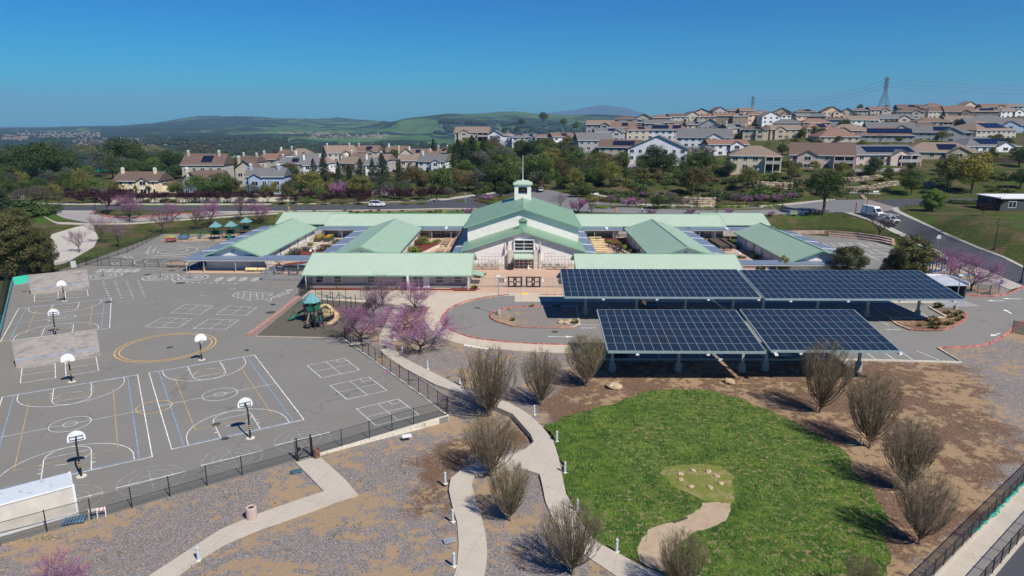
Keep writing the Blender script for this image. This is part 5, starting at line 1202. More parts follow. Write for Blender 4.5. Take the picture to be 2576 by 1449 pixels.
# boulder retaining walls on the hillside
def bwall(label,px,hgt=1.6,sz=.62,seed=1):
    P=[T(*p) for p in resamp(px,60)]; o=P[0].copy(); rnd=random.Random(seed); m=MB(); L_=sum((b-a).length for a,b in zip(P,P[1:])); n=int(L_/(sz*1.05))
    for r in range(int(hgt/(sz*.85))+1):
        for i in range(n):
            f=(i+.5*(r%2)+rnd.uniform(-.2,.2))/n*(len(P)-1); j=max(0,min(len(P)-2,int(f))); p=P[j].lerp(P[j+1],min(1,f-j)); s=sz*rnd.uniform(.75,1.25)
            base=len(m.v); k=Vector((rnd.random()*50,0,0)); m.ball((0,0,0),1,6,4)
            for q in range(base,len(m.v)):
                v=Vector(m.v[q]); v*=.62*s*(1+.3*pnoise(v*1.4+k)); m.v[q]=(v.x*1.25+p.x-o.x,v.y+p.y-o.y+r*.15,v.z*.9+h(p.x,p.y)-o.z+sz*.4+r*sz*.8)
    t_=m.build('boulder_wall',K['rockm'],loc=o); tag(t_,label,'retaining wall','boulder retaining walls'); return t_
K['rockm']=mat('wall_rock',(.24,.18,.12),.95,.5,1.2,col2=(.50,.41,.29),bump=.4)
bwall('boulder retaining wall behind the road, below the small dark shrubs',[(1720,517),(1760,519),(1800,517)],2.6,.8,1)
bwall('long low boulder retaining wall curving up behind the intersection',[(2112,482),(2150,484),(2195,478),(2225,471),(2262,467)],1.8,.75,2)
bwall('upper boulder retaining wall below the pink and beige houses',[(2097,459),(2150,458),(2220,451)],1.5,.7,3)
bwall('short boulder retaining wall left of the big oak, behind the road',[(1893,472),(1940,476),(1995,477)],2.0,.75,4)
bwall('short boulder retaining wall right of the round oak trees',[(2325,470),(2356,469)],1.4,.7,5)
# amphitheatre steps beside the far right court
st=MB(); sx=[(1985,590),(2082,589),(2156,595),(2218,604),(2246,611)]
K['step']=mat('step_brick',(.42,.30,.23),.9,.2,1)
for k,(dy,z) in enumerate(((0,1.0),(3.2,.68),(6.4,.36))):
    P=[G(x+(k*1.5),y+dy) for x,y in sx[(1 if k else 0):]]
    P=[Vector(( *q,0)) for q in resamp([(p.x,p.y) for p in P],16)]
    for a,b in zip(P,P[1:]): st.beam((a.x,a.y,z/2),(b.x,b.y,z/2),.85,z)
o=st.build('amphitheatre_steps',K['step']); tag(o,'curved brick amphitheatre steps at the edge of the far right court','steps')
# mural and low wall at the left edge
a=G(34,707); b=G(-6,871); m=MB(); m.beam((a.x,a.y,.3),(b.x,b.y,.3),.2,.6); m.beam((b.x,b.y,.3),(G(-60,1100).x,G(-60,1100).y,.3),.2,.6); tag(m.build('mural_wall',mat('mural_blue',(.16,.30,.42),.85,.4,.4,col2=(.05,.30,.26))),'low blue and green painted wall along the left edge of the courts','wall')
a=G(35,717); b=G(72,711); m=MB(); m.beam((a.x,a.y,.75),(b.x,b.y,.75),.12,1.5); tag(m.build('mural_panel',mat('mural_turquoise',(.30,.42,.62),.85,.2,.5,col2=(.04,.55,.36),thr=(.45,.5))),'turquoise and blue mural panel beside the far handball wall','mural')
m=MB(); a=G(180,676.5); b=G(193,674.5); m.add([(a.x,a.y-.05,.2),(b.x,b.y-.05,.2),(b.x,b.y-.05,1.7),(a.x,a.y-.05,1.7)],[(0,1,2,3)]); m.add([(a.x,a.y-.03,.2),(b.x,b.y-.03,.2),(b.x,b.y-.03,1.7),(a.x,a.y-.03,1.7)],[(3,2,1,0)]); tag(m.build('banner',K['white']),'white banner tied to the fence by the pale driveway','banner')
K['coverteal']=mat('cover_teal',(.04,.12,.14),.7,.2,2)
# covers and drains in the mulch
for (x,y),lb,mt in (((1131,1361),'grey slotted drain cover beside the lower path','galv'),((1023,1098),'white concrete slab lying on the tan dirt below the fence','white'),((745,1187),'blue green utility cover left of the gate path','coverteal'),((1050/1,0),None,None)):
    if lb: g=G(x,y,.0); m=MB(); m.box(-.45,-.28,-.02,.45,.28,.08); o=m.build('utility_cover',K[mt],loc=g+Vector((0,0,.03))); o.rotation_euler=(0,0,.4); tag(o,lb,'cover')
g=G(895,871); t_=thing('drain_riser','round concrete drain riser with slab lid among the pink trees','drain',g); m=MB(); m.lathe([(.4,-.05),(.4,.35)],14); m.build('riser',K['colconc'],t_); m=MB(); m.box(-.6,-.45,.35,.6,.45,.45); m.build('lid',K['kerb'],t_)
g=G(687,767); m=MB(); m.ball((0,0,.08),.28,8,5,sq=(1.6,.8,.4)); tag(m.build('dropped_jacket',mat('dark_blue_cloth',(.015,.03,.06),.9,.4,3),loc=g),'dark blue jacket dropped on the playground beside the brick kerb','jacket')
g=G(621,882); m=MB(); m.ball((0,0,.06),.22,8,5,sq=(1.4,.9,.4)); tag(m.build('dropped_jacket',K['black'],loc=g),'black jacket dropped above the middle court','jacket')
g=G(968,937); m=MB(); m.ball((0,0,.08),.2,8,5,sq=(1,.8,.6)); tag(m.build('dropped_jacket',mat('pink_cloth',(.5,.12,.3),.9,.3,3),loc=g),'pink jacket caught at the foot of the diagonal fence','jacket')
for i,(x,y) in enumerate(((2113,958),(2150,966),(2193,973),(2233,981),(2276,988),(2318,994))): g=G(644+x/4,629+y/4); m=MB(); m.box(-.27,-.2,-.02,.27,.2,.05); later(tag(m.build('utility_box_lid',K['white'],loc=g),None,'utility cover','pale utility lids'),'lid','small pale lid in mulch below the loop','in the row')
# ---------------------------------------------------------------- furniture, play structures
def table(name,mt,mf,L_=1.8):
    t_=thing(name,'','picnic table'); m=MB(); m.box(-L_/2,-.38,.70,L_/2,.38,.76); m.build('table_top',mt,t_)
    for s in(-1,1): m=MB(); m.box(-L_/2,s*.72-.14,.42,L_/2,s*.72+.14,.47); m.build('bench',mt,t_)
    for x in(-L_/2+.3,L_/2-.3):
        m=MB(); m.beam((x,-.7,0),(x,.05,.72),.06); m.beam((x,.7,0),(x,-.05,.72),.06); m.beam((x,-.78,.4),(x,.78,.4),.05); m.build('leg_frame',mf,t_)
    return t_
for c,(px,py),rz in (('yellow',(431,601),.0),('red',(429.5,609),.0),('blue',(462.5,602),.0),('green',(465,596),.0)):
    col={'yellow':(.62,.55,.04),'red':(.45,.03,.04),'blue':(.06,.22,.5),'green':(.01,.10,.05)}[c]
    mt=mat('paint_'+c,col+(1,),.5,.1,3); o=table('picnic_table',mt,K['black'] if c!='yellow' else mt,2.6); o.location=G(px,py)+Vector((0,0,.05)); o.rotation_euler=(0,0,rz); o['label']=f'{c} picnic table beside the upper playground'; o['group']='coloured picnic tables'
F_=first(table('picnic_table',K['tabletan'],K['tabletan'],1.9)); W1=lambda x,y:(644+x/4,503+y/4)
for x,y in ((1930,412),(1922,424),(1915,438),(1908,452),(1898,470),(2040,402),(2030,415),(2022,430),(2014,446),(2006,466),(1858,528),(1960,528)): later(F_(G(*W1(x,y),.03),.0,1,None,'brown tables in the left courtyard'),'bt','brown picnic table in the courtyard left of the hall','')
F_=first(table('long_table',K['straw'],K['wood'],3.2)); W2=lambda x,y:(1069+x/4,428+y/4)
for x,y in ((1712,702),(1728,726),(1742,752),(1750,775),(1745,796),(1772,820),(1762,840)): later(F_(G(*W2(x,y),.03),0,1,None,'cream tables in the right courtyard'),'ct','long cream topped table in the courtyard right of the hall','')
def rtable():
    t_=thing('cafe_table','','cafe table'); m=MB(); m.lathe([(.55,.7),(.55,.75)],16); m.lathe([(.05,.02),(.05,.7)],8); m.lathe([(.3,0),(.3,.03)],10); m.build('table_top',K['blackp'],t_)
    for a in (20,110,200,290):
        c=Vector((math.cos(R(a)),math.sin(R(a)),0))*.95; m=MB(); m.box(c.x-.22,c.y-.22,.42,c.x+.22,c.y+.22,.46)
        for sx in(-1,1):
            for sy in(-1,1): m.beam((c.x+sx*.19,c.y+sy*.19,0),(c.x+sx*.19,c.y+sy*.19,.42),.03)
        e=c.normalized(); q=c+e*.22; nn=Vector((-e.y,e.x,0)); m.add([q-nn*.2+Vector((0,0,.46)),q+nn*.2+Vector((0,0,.46)),q+nn*.2+e*.05+Vector((0,0,.9)),q-nn*.2+e*.05+Vector((0,0,.9))],[(0,1,2,3)]); m.build('chair',K['blackp'],t_)
    return t_
F_=first(rtable())
for x,y in ((1890,775),(1930,800),(1968,815),(1950,838)): later(F_(G(*W2(x,y),.03),x*.01,1,None,'dark cafe tables'),'cf','dark round cafe table with chairs, right courtyard','')
for x,y in ((230,240),(380,250),(120,240)): later(F_(G(644+x/4,629+y/4),x*.01,1,None,'dark tables on the small patio'),'cf2','dark cafe table inside the small fenced patio','')
later(F_(G(1509.5+1500/4,503+545/4,.03),.3,1,None,'dark tables in the far right courtyard'),'cf3','dark cafe table in the planter courtyard','')
later(F_(G(1509.5+1275/4,503+510/4,.03),.3,1,None,'dark tables in the far right courtyard'),'cf3','dark cafe table in the planter courtyard','')
def bench(m1,L_=1.7):
    t_=thing('bench','','bench'); m=MB(); m.box(-L_/2,-.22,.4,L_/2,.22,.47); m.build('seat',m1,t_); m=MB(); m.slab([(-L_/2,.2,.5),(L_/2,.2,.5),(L_/2,.34,.9),(-L_/2,.34,.9)],.05); m.build('backrest',m1,t_)
    for x in(-L_/2+.25,L_/2-.25): m=MB(); m.box(x-.05,-.2,-.02,x+.05,.24,.4); m.build('leg',K['galv'],t_)
    return t_
F_=first(bench(K['straw'],2.4))
F_(G(632,684),0,1,'cream bench by the blue walkway, left of two','cream benches'); F_(G(663,684),0,1,'cream bench by the blue walkway, right of two','cream benches')
F_=first(bench(K['tabletan'],2.3)); F_(G(432,671),0,1,'tan bench behind the playground fence, left of two','tan benches'); F_(G(460,671),0,1,'tan bench behind the playground fence, right of two','tan benches')
# planters
def planter(lb,fl,fr,bl,hz=.75,flow=True):
    A=G(*fl,.03); B=G(*fr,.03); C_=G(*bl,.03); w=B.x-A.x; dp=C_.y-A.y; t_=thing('planter_box',lb,'planter',(A.x,A.y,.03),group='timber planters')
    m=MB()
    for x0,y0,x1,y1 in ((0,0,w,.12),(0,dp-.12,w,dp),(0,.12,.12,dp-.12),(w-.12,.12,w,dp-.12)): m.box(x0,y0,0,x1,y1,hz)
    m.build('timber_frame',K['wood'],t_); m=MB(); m.box(.12,.12,0,w-.12,dp-.12,hz-.08); m.build('soil',K['soil'],t_)
    if flow:
        for nm,col,nn in (('leaves',(.05,.14,.02),700),('flowers',(.75,.35,.02),260)):
            rnd=random.Random(len(lb)+nn); m=MB()
            for i in range(nn):
                p=Vector((rnd.uniform(.1,w-.1),rnd.uniform(.1,dp-.1),hz+rnd.uniform(0,.45)+(.1 if nm=='flowers' else 0))); s=rnd.uniform(.06,.14); d1=Vector((rnd.uniform(-1,1),rnd.uniform(-1,1),rnd.uniform(-.4,1))).normalized(); d2=d1.orthogonal().normalized(); m.add([p-d1*s,p+d2*s*.6,p+d1*s,p-d2*s*.6],[(0,1,2,3)])
            m.build(nm,mat('planter_'+nm,col,.8,.3,3),t_)
planter('dark timber planter full of orange flowers, left of two in the west courtyard',(789,609),(805,609),(803,600)); planter('dark timber planter full of orange flowers, right of two in the west courtyard',(813,609),(828,609),(826,600))
planter('long dark timber planter with bare soil, left of two in the east courtyard',(1810.7,626),(1836,625.5),(1784,606),flow=False); planter('long dark timber planter with bare soil, right of two in the east courtyard',(1842,626),(1860,625.5),(1816,606),flow=False)
m=MB(); c=Vector((-47.2,141.6,0)); 
for a in range(100,330,8):
    p=c+Vector((3.6*math.cos(R(a)),3.2*math.sin(R(a)),0)); q=c+Vector((3.6*math.cos(R(a+8)),3.2*math.sin(R(a+8)),0)); m.beam((p.x,p.y,.28),(q.x,q.y,.28),.45,.5)
tag(m.build('curved_seat_wall',mat('tan_seat_wall',(.50,.38,.27),.9,.1,2)),'curved tan seat wall in the red mulch west courtyard','wall','curved seat walls')
for lb,pts in (('curved pale seat wall round the shrubs, courtyard left of the hall',[(-24,150),(-22,155),(-20.2,162),(-18.5,163.5),(-17.5,163.8)]),('curved pale seat wall beside the cafe tables, courtyard right of the hall',[(19.5,166),(22,162.5),(24,156),(25.3,150),(26,145)])):
    m=MB(); P=[Vector((*p,0)) for p in sm(pts,4)]
    for a,b in zip(P,P[1:]): m.beam((a.x,a.y,.25),(b.x,b.y,.25),.4,.5)
    tag(m.build('curved_seat_wall',K['kerb']),lb,'wall','curved seat walls')
# play structure
PG=mat('play_green',(.012,.14,.085),.45,.1,3); PP=mat('play_purple',(.055,.012,.045),.45,.1,3); PT=mat('play_tan',(.55,.44,.22),.4,.05,3); PR=mat('play_roof_teal',(.13,.30,.31),.6,.2,3); PB=mat('play_black',(.02,.018,.02),.7,.1,3)
ps=thing('play_structure','large green and purple play structure with teal roof and cream slides','play structure',G(787,808)); O=Vector(ps.location)
def pl_(px,py,z=0): return G(px,py)-O+Vector((0,0,z))
def add(name,m,mt,par=None): return m.build(name,mt,par or ps)
def post(v,ht,r=.065): m=MB(); m.tube([(v.x,v.y,-.1),(v.x,v.y,ht)],r,8); m.ball((v.x,v.y,ht),r*1.1,8,4); add('post',m,PP)
R6=[(1.25*math.cos(R(a)),1.25*math.sin(R(a))) for a in range(0,360,60)]
for x,y in R6: post(Vector((x,y,0)),3.35)
m=MB(); e=[(1.6*math.cos(R(a)),1.6*math.sin(R(a)),3.15) for a in range(0,360,60)]; f=[(.3*math.cos(R(a)),.3*math.sin(R(a)),4.4) for a in range(0,360,60)]
m.add(e+f+[(0,0,4.5)],[(i,(i+1)%6,6+(i+1)%6,6+i) for i in range(6)]+[(6+i,6+(i+1)%6,12) for i in range(6)]+[(5,4,3,2,1,0)]); ro=add('roof',m,PR)
m=MB(); 
for i in range(6): m.beam(e[i],e[(i+1)%6],.08,.12)
add('roof_rim',m,PG,ro)
m=MB(); m.lathe([(1.25,1.75),(1.25,1.83)],6); add('upper_deck',m,PB)
for i in range(6):
    if i in (0,3): continue
    a,b=Vector((*R6[i],0)),Vector((*R6[(i+1)%6],0)); m=MB(); u=Vector((0,0,1)); p,q=a.lerp(b,.12),a.lerp(b,.88); m.beam(p+u*2.3,q+u*2.3,.05,.85); add('barrier_panel',m,PG)
fd=[pl_(795,829),pl_(814,827),pl_(771,813),pl_(812,816),pl_(775,808)]
for v in fd: post(v,2.5)
c=(fd[0]+fd[1]+fd[2]+fd[3])/4; m=MB(); m.box(c.x-.9,c.y-1.2,1.1,c.x+.9,c.y+1.2,1.18); add('lower_deck',m,PB)
for a,b,z in ((fd[0],fd[1],1.7),(fd[2],fd[0],1.7),(fd[1],fd[3],1.7)):
    m=MB(); m.beam(a.lerp(b,.15)+Vector((0,0,z)),a.lerp(b,.4)+Vector((0,0,z)),.05,.95); m.beam(a.lerp(b,.65)+Vector((0,0,z)),a.lerp(b,.88)+Vector((0,0,z)),.05,.95); add('barrier_panel',m,PG)
m=MB(); P=[fd[0].lerp(fd[1],t)+Vector((0,0,1.2+1.5*math.sin(math.pi*t))) for t in [i/10 for i in range(11)]]; m.tube(P,.07,6); add('arch',m,PP)
# cream balcony
a=pl_(811,812,1.15); b=pl_(833,812,1.15); m=MB()
for k in range(10): v=a.lerp(b,k/9); m.beam(v,v+Vector((0,0,.95)),.05,.07)
for z in(.05,.95): m.beam(a+Vector((0,0,z)),b+Vector((0,0,z)),.07,.1)
m.box(a.x,a.y,1.08,b.x,a.y+1.3,1.16); add('balcony',m,PT)
for v in (a,b): post(Vector((v.x,v.y,0)),2.2)
def slide(name,pts,w,mt,side=.18):
    P=[Vector(p) for p in pts]; P=[Vector(q) for q in sm([tuple(p) for p in P],5)] if len(P)>2 else P
    m=MB(); vs=[]
    for i,p in enumerate(P):
        d=(P[min(i+1,len(P)-1)]-P[max(i-1,0)]); d.z=0; d.normalize(); n=Vector((-d.y,d.x,0))
        for s,z in ((-w/2,side),(-w/2*.8,0),(w/2*.8,0),(w/2,side),(w/2,side-.06),(w/2*.75,-.06),(-w/2*.75,-.06),(-w/2,side-.06)): q=p+n*s; vs.append((q.x,q.y,q.z+z))
    m.add(vs,[(8*i+k,8*i+8+k,8*i+8+(k+1)%8,8*i+(k+1)%8) for i in range(len(P)-1) for k in range(8)]); return add(name,m,mt)
slide('green_slide',[pl_(771,803,1.45),pl_(757,804,1.15),pl_(742,806,.55),pl_(733,807.5,.3),pl_(724,808,.2)],.6,PG)
slide('cream_wave_slide',[Vector((.9,.3,1.9)),pl_(822,792,1.55)+Vector((0,0,0)),pl_(838,796,1.0),pl_(847,801,.45),pl_(855,803,.22)],.65,PT,.2)
slide('cream_spiral_slide',[pl_(832,806,1.3),pl_(842,802,1.15),pl_(849,807,.95),pl_(847,815,.65),pl_(835,820,.35),pl_(823,821,.2)],.75,PT,.28)
m=MB(); L1=[Vector((-1.2,.4,2.1)),pl_(752,792,2.0),pl_(741,796,1.2),pl_(735,797,.5),pl_(734,798,.0)]
for s in(-.25,.25): m.tube([v+Vector((0,s,0)) for v in L1],.03,6)
for a,b in zip(L1,L1[1:]):
    for k in (0,.33,.66): v=a.lerp(b,k); m.beam(v+Vector((0,-.25,0)),v+Vector((0,.25,0)),.035)
add('arch_climber',m,PG)
ohp=[pl_(692+x/8,704+y/8) for x,y in ((1060,580),(1170,520),(1300,520),(1440,655),(1540,620),(1625,585),(950,500))]
for v in ohp: post(v,2.35,.06)
m=MB(); P=[ohp[6]+Vector((-.6,-.3,2.1)),ohp[0]+Vector((0,0,2.1)),(ohp[0]+ohp[3])/2+Vector((0,-.2,2.0)),ohp[2]+Vector((.2,-1.2,2.25)),ohp[3]+Vector((0,.6,2.25)),ohp[4]+Vector((0,0,2.2))]
Q=[Vector(q) for q in sm([tuple(p) for p in P],6)]
for s in(-.3,.3): m.tube([v+Vector((0,s,0)) for v in Q],.035,6)
for v in Q: m.beam(v+Vector((0,-.3,0)),v+Vector((0,.3,0)),.03)
add('overhead_ladder',m,PG)
m=MB(); m.tube([ohp[0]+Vector((0,0,2.2)),ohp[0]+Vector((.5,.8,2.35)),ohp[1]+Vector((0,0,2.2))],.04,6); m.beam(ohp[6]+Vector((0,0,2.2)),ohp[1]+Vector((0,0,2.2)),.05); add('pull_up_bars',m,PG)
m=MB(); s0=pl_(786,822); 
for k in range(4): m.box(s0.x-.6+k*.05,s0.y-.5+k*.28,.2+.22*k,s0.x+.5,s0.y-.2+k*.28,.26+.22*k)
add('steps',m,PB)
m=MB()
for s in(-.6,.5):
    m.tube([s0+Vector((s,-.55,.0)),s0+Vector((s,-.55,.95)),s0+Vector((s,.6,1.9)),s0+Vector((s,.6,1.0))],.025,6); m.tube([s0+Vector((s,-.5,.5)),s0+Vector((s,.6,1.45))],.02,6)
add('handrail',m,PT)
m=MB(); P=[pl_(767,825,.3),pl_(774,827,.35),pl_(782,826,.45)]; m.tube(P,[.28,.3,.28],10); add('crawl_step',m,PB)
# small far play towers
def ptower(lb,px,py,ex):
    g=G(px,py); t_=thing('play_tower',lb,'play structure',g,group='small play towers beside the upper playground'); s=1.05
    for sx in(-1,1):
        for sy in(-1,1): m=MB(); m.tube([(sx*s,sy*s,0),(sx*s,sy*s,3.3)],.07,6); m.build('post',PP,t_)
    m=MB(); m.add([(-1.3,-1.3,3.2),(1.3,-1.3,3.2),(1.3,1.3,3.2),(-1.3,1.3,3.2),(0,0,4.6)],[(0,1,4),(1,2,4),(2,3,4),(3,0,4),(3,2,1,0)]); m.build('roof',PR,t_)
    m=MB(); m.box(-s,-s,1.2,s,s,1.3); m.build('deck',PB,t_); m=MB(); m.box(-s,s-.05,1.3,s,s,2.1); m.box(-s,-s,1.3,-s+.06,s,2.1); m.build('barrier_panel',PG,t_)
    if ex=='slide': m=MB(); m.slab([(-.4,-s,1.3),(.4,-s,1.3),(.9,-3.2,.15),(.1,-3.2,.15)],.1); m.build('slide',PG,t_)
    if ex=='bridge': m=MB(); m.slab([(-s,-.5,1.3),(-s,.5,1.3),(-3.4,.5,1.0),(-3.4,-.5,1.0)],.1); m.beam((-s,-.5,2.1),(-3.4,-.5,1.9),.06,.7); m.build('bridge',PG,t_)
    if ex=='ladder': m=MB(); m.beam((-s,0,1.9),(-4.4,0,1.9),.5,.08); m.beam((-4.4,-.4,0),(-4.4,-.4,2.6),.12); m.beam((-4.4,.4,0),(-4.4,.4,2.6),.12); m.build('overhead_ladder',PG,t_)
ptower('small teal roofed play tower, left of three by the coloured tables',546,601,'ladder'); ptower('small teal roofed play tower with green slide, middle of three',584,599,'slide'); ptower('small teal roofed play tower with green bridge, right of three',622,588,'bridge')
flat('tan_safety_surface',[(465,601),(500,592),(560,587),(640,585),(645,596),(590,604),(490,606)],.03,mat('tan_rubber',(.48,.38,.24),.95,.2,.5,col2=(.12,.1,.08),thr=(.5,.56),coord='Pos'),.05)
kerbline([(402,606),(462,608),(510,607)],K['step'],.4,0,.3,name='brick_kerb'); kerbline([(540,607),(600,607)],K['step'],.4,0,.3,name='brick_kerb')
# far right play area with posts and blue pads
flat('side_play_surface',[(2325,655),(2400,668),(2445,690),(2440,702),(2330,694)],.03,mat('pale_play_sand',(.42,.34,.25),.95,.15,1),.05)
for x,y,w in ((2340,682,9),(2356,681,10),(2401,694,10),(2370,672,9),(2430,690,9),(2345,662,10),(2385,680,8)): flat('blue_pad',[(x-w,y+1.6),(x+w*.7,y+1.6),(x+w,y-1.6),(x-w*.6,y-1.6)],.05,mat('blue_rubber',(.03,.17,.42),.9,.1,2),.02)
t_=thing('balance_post_field','cluster of dark posts joined by blue and green rails, far right play area','play structure',G(2370,680))
O2=Vector(t_.location)
PPz=[G(2254+x*.2211,566+y*.2211)-O2 for x,y in ((375,550),(405,550),(447,540),(512,520),(545,470),(580,530),(625,520),(668,500),(715,580),(430,440),(480,480),(600,460))]
for v in PPz: m=MB(); m.tube([(v.x,v.y,0),(v.x,v.y,2.4)],.09,6); m.build('post',K['black'],t_)
for i,(a,b) in enumerate(((0,1),(1,2),(2,3),(3,5),(5,6),(6,7),(9,10),(10,4),(4,11))): m=MB(); m.beam(PPz[a]+Vector((0,0,1.9)),PPz[b]+Vector((0,0,1.9)),.25,.08); m.build('rail',PG if i%2 else mat('blue_rubber',(.03,.17,.42)),t_)
# refuse enclosure behind the solar canopy
a=G(2331,722); b=G(2398,727); y0=a.y; x0,x1=WY(2310,700,118.5).x,WY(2399,700,118.5).x
t_=thing('refuse_enclosure','open fronted refuse shelter with pale metal roof behind the rear right solar canopy','shelter',((x0+x1)/2,118,0)); xm=(x1-x0)/2
m=MB(); m.slab([(-xm-.2,-3.6,2.5),(xm+.1,-3.6,2.5),(xm+.1,2.6,2.85),(-xm-.2,2.6,2.85)],.12); m.build('roof',mat('pale_metal',(.48,.52,.56),.4,.1,1),t_)
m=MB(); m.box(-xm,2.3,0,xm,2.5,2.6); m.box(-xm,-3.3,0,-xm+.2,2.3,2.35); m.box(xm-.2,-3.3,0,xm,2.3,2.35); m.build('walls',mat('dark_green_board',(.03,.045,.042),.7,.1,2),t_)
m=MB(); m.box(xm+.1,-3.7,2.45,xm+.25,2.7,3.0); m.box(-xm,2.6,2.8,xm+.25,2.75,3.05); m.build('parapet',K['white'],t_)
m=MB(); e=G(2427,741)-Vector(t_.location); s_=G(2396,735)-Vector(t_.location); n=22
for k in range(n): u=s_.lerp(e,k/n); v=s_.lerp(e,(k+1)/n); m.beam(u+Vector((0,.03*(k%2),1.15)),v+Vector((0,.03*(k%2),1.15)),.05,2.1)
m.build('corrugated_gate',mat('dark_green_sheet',(.035,.075,.07),.5,.1,2),t_)
m=MB(); m.box(-.2,-1.6,.4,1.6,0,1.5); m.build('dumpster',K['galv'],t_)
# ---------------------------------------------------------------- lamps, signs, hydrants
def lamp(hgt=6.5):
    t_=thing('street_lamp','','street lamp',group='black street lamps'); m=MB(); m.lathe([(.24,-.3),(.24,.25),(.15,.5),(.09,.8),(.08,1.2)],10); m.build('base',K['black'],t_)
    m=MB(); m.tube([(0,0,1.1),(0,0,hgt-.5),(0,0,hgt)],[.085,.065,.05],8); m.build('pole',K['black'],t_)
    m=MB(); m.tube([(0,0,hgt-.3),(-.15,0,hgt+.1),(-.5,0,hgt+.25),(-.85,0,hgt+.05),(-.9,0,hgt-.15)],.035,6); m.build('arm',K['black'],t_)
    m=MB(); m.lathe([(.05,hgt-.15),(.12,hgt-.3),(.3,hgt-.55),(.32,hgt-.62)],10,c=(-.9,0)); ln=m.build('lantern',K['black'],t_); m=MB(); m.lathe([(.16,hgt-.63),(.13,hgt-.78),(.02,hgt-.84)],10,c=(-.9,0)); m.build('lens',K['white'],ln)
    return t_
F_=first(lamp())
for i,(px,py) in enumerate([(1966,535),(2132,504.5),(2176.5,548),(2501,627),(2568,713),(1482,528),(1624,518.5),(1643,536.5),(1752,519.5),(1803,536.5),(1908,515),(731.5,512.7),(917,509),(946,525),(1086,502),(1206.5,485),(1248.5,489.5),(241,530.5),(264,489),(347.5,532)]):
    p=T(px,py); later(F_(p,(math.pi if i in(5,) else (0.3*i)),(1 if i not in(4,) else 1.35)),'lamp','black street lamp','along the roads')
def lotpole(lb,px,py,hgt):
    t_=thing('light_pole',lb,'light pole',G(px,py,.1),group='car park light poles'); m=MB(); m.lathe([(.32,-.2),(.32,.6),(.28,.65)],12); m.build('concrete_base',K['colconc'],t_)
    m=MB(); m.tube([(0,0,.6),(0,0,hgt)],[.09,.06],8); m.build('pole',K['galv'],t_); m=MB(); m.box(-.35,-.25,hgt,.35,.25,hgt+.12); m.tube([(-.2,0,hgt+.1),(-.2,0,hgt+.3)],.08,8); m.build('lamp_head',K['white'],t_)
lotpole('pale grey light pole on the left parking island, in front of the gates',1254,790,6.1); lotpole('pale grey light pole on the corner island beside the right solar canopy',2403,778,5.6)
for lb,px,py in (('white gooseneck lamp behind the left office roof',792,628),('white gooseneck lamp beyond the right office roof',1849,635)):
    p=WY(px,py,137.5); t_=thing('gooseneck_lamp',lb,'lamp',(p.x,137.5,0),group='white gooseneck lamps'); m=MB(); zt=p.z+.3; m.tube([(0,0,0),(0,0,zt-.7),(-.15 if px<1000 else .15,0,zt-.1),(-.6 if px<1000 else .5,0,zt),(-.95 if px<1000 else .9,0,zt-.35)],.07,8); m.build('pole',K['white'],t_)
    m=MB(); m.ball((-.95 if px<1000 else .9,0,zt-.55),.28,10,6,sq=(1,1,.8)); m.build('globe',K['white'],t_)
def hydrant():
    t_=thing('fire_hydrant','','hydrant',group='yellow fire hydrants'); m=MB(); m.lathe([(.18,0),(.18,.06),(.12,.08),(.12,.5),(.16,.52),(.16,.58),(.12,.66),(.05,.75)],10); m.build('barrel',mat('hydrant_yellow',(.75,.36,.03),.5,.1,2),t_)
    m=MB(); m.tube([(-.24,0,.42),(.24,0,.42)],.07,8); m.build('nozzles',MATS['hydrant_yellow'],t_); return t_
F_=first(hydrant())
for (px,py),lb in (((2165,542),'yellow fire hydrant on the corner left of the white van'),((1551,533),'orange fire hydrant behind the hall roof, right side'),((727,528),'orange fire hydrant on the verge left of the white car'),((1872,514.5),'orange fire hydrant on the far pavement below the dark hedge')): F_(T(px,py,.1),0,1.25,lb)
for (px,py,hh),lb in (((2152,536,2.9),'tall red brown post at the street corner left of the van'),((1203,518,2.8),'red brown post beside the road left of the hall roof'),((1171,511,3.5),'slim grey post on the verge left of the roundabout')):
    m=MB(); m.box(-.1,-.1,-.2,.1,.1,hh); m.box(-.12,-.12,hh,.12,.12,hh+.08); tag(m.build('marker_post',mat('redwood',(.22,.05,.03),.8,.2,2) if 'red' in lb else K['galv'],loc=T(px,py)),lb,'post','roadside posts')
def sign(lb,px,py,hh,shape,mt,ry=0,pm='galv',w=.4):
    t_=thing('road_sign',lb,'sign',T(px,py,.05),ry); m=MB(); m.tube([(0,0,-.2),(0,0,hh)],.04,6); m.build('post',K[pm],t_)
    m=MB(); P={'penta':[(-w,-w),(w,-w),(w,.2*w),(0,w),(-w,.2*w)],'oct':[(w*math.cos(R(22.5+45*i)),w*math.sin(R(22.5+45*i))) for i in range(8)],'rect':[(-w,-1.3*w),(w,-1.3*w),(w,1.3*w),(-w,1.3*w)],'wide':[(-2*w,-.6*w),(2*w,-.6*w),(2*w,.6*w),(-2*w,.6*w)]}[shape]; n=len(P)
    m.add([(x,-.06,hh-w+z) for x,z in P]+[(x,-.04,hh-w+z) for x,z in P],[tuple(range(n)),tuple(range(2*n-1,n-1,-1))]+[(i,n+i,n+(i+1)%n,(i+1)%n) for i in range(n)]); m.build('sign_plate',mt,t_); return t_
sign('pentagonal sign seen from behind beside the sloping side street',2358,622,3.0,'penta',mat('bare_aluminium',(.55,.6,.62),.4,.05,2),w=.5)
s_=sign('red stop sign on a timber post at the street junction',2278,535,2.6,'oct',mat('stop_red',(.45,.01,.02),.6,.05,2),1.2,'wood',.36)
sign('blue grey parking sign by the open black entrance gate',2513,742,2.6,'rect',mat('sign_blue_grey',(.10,.16,.28),.6,.1,2),w=.3)
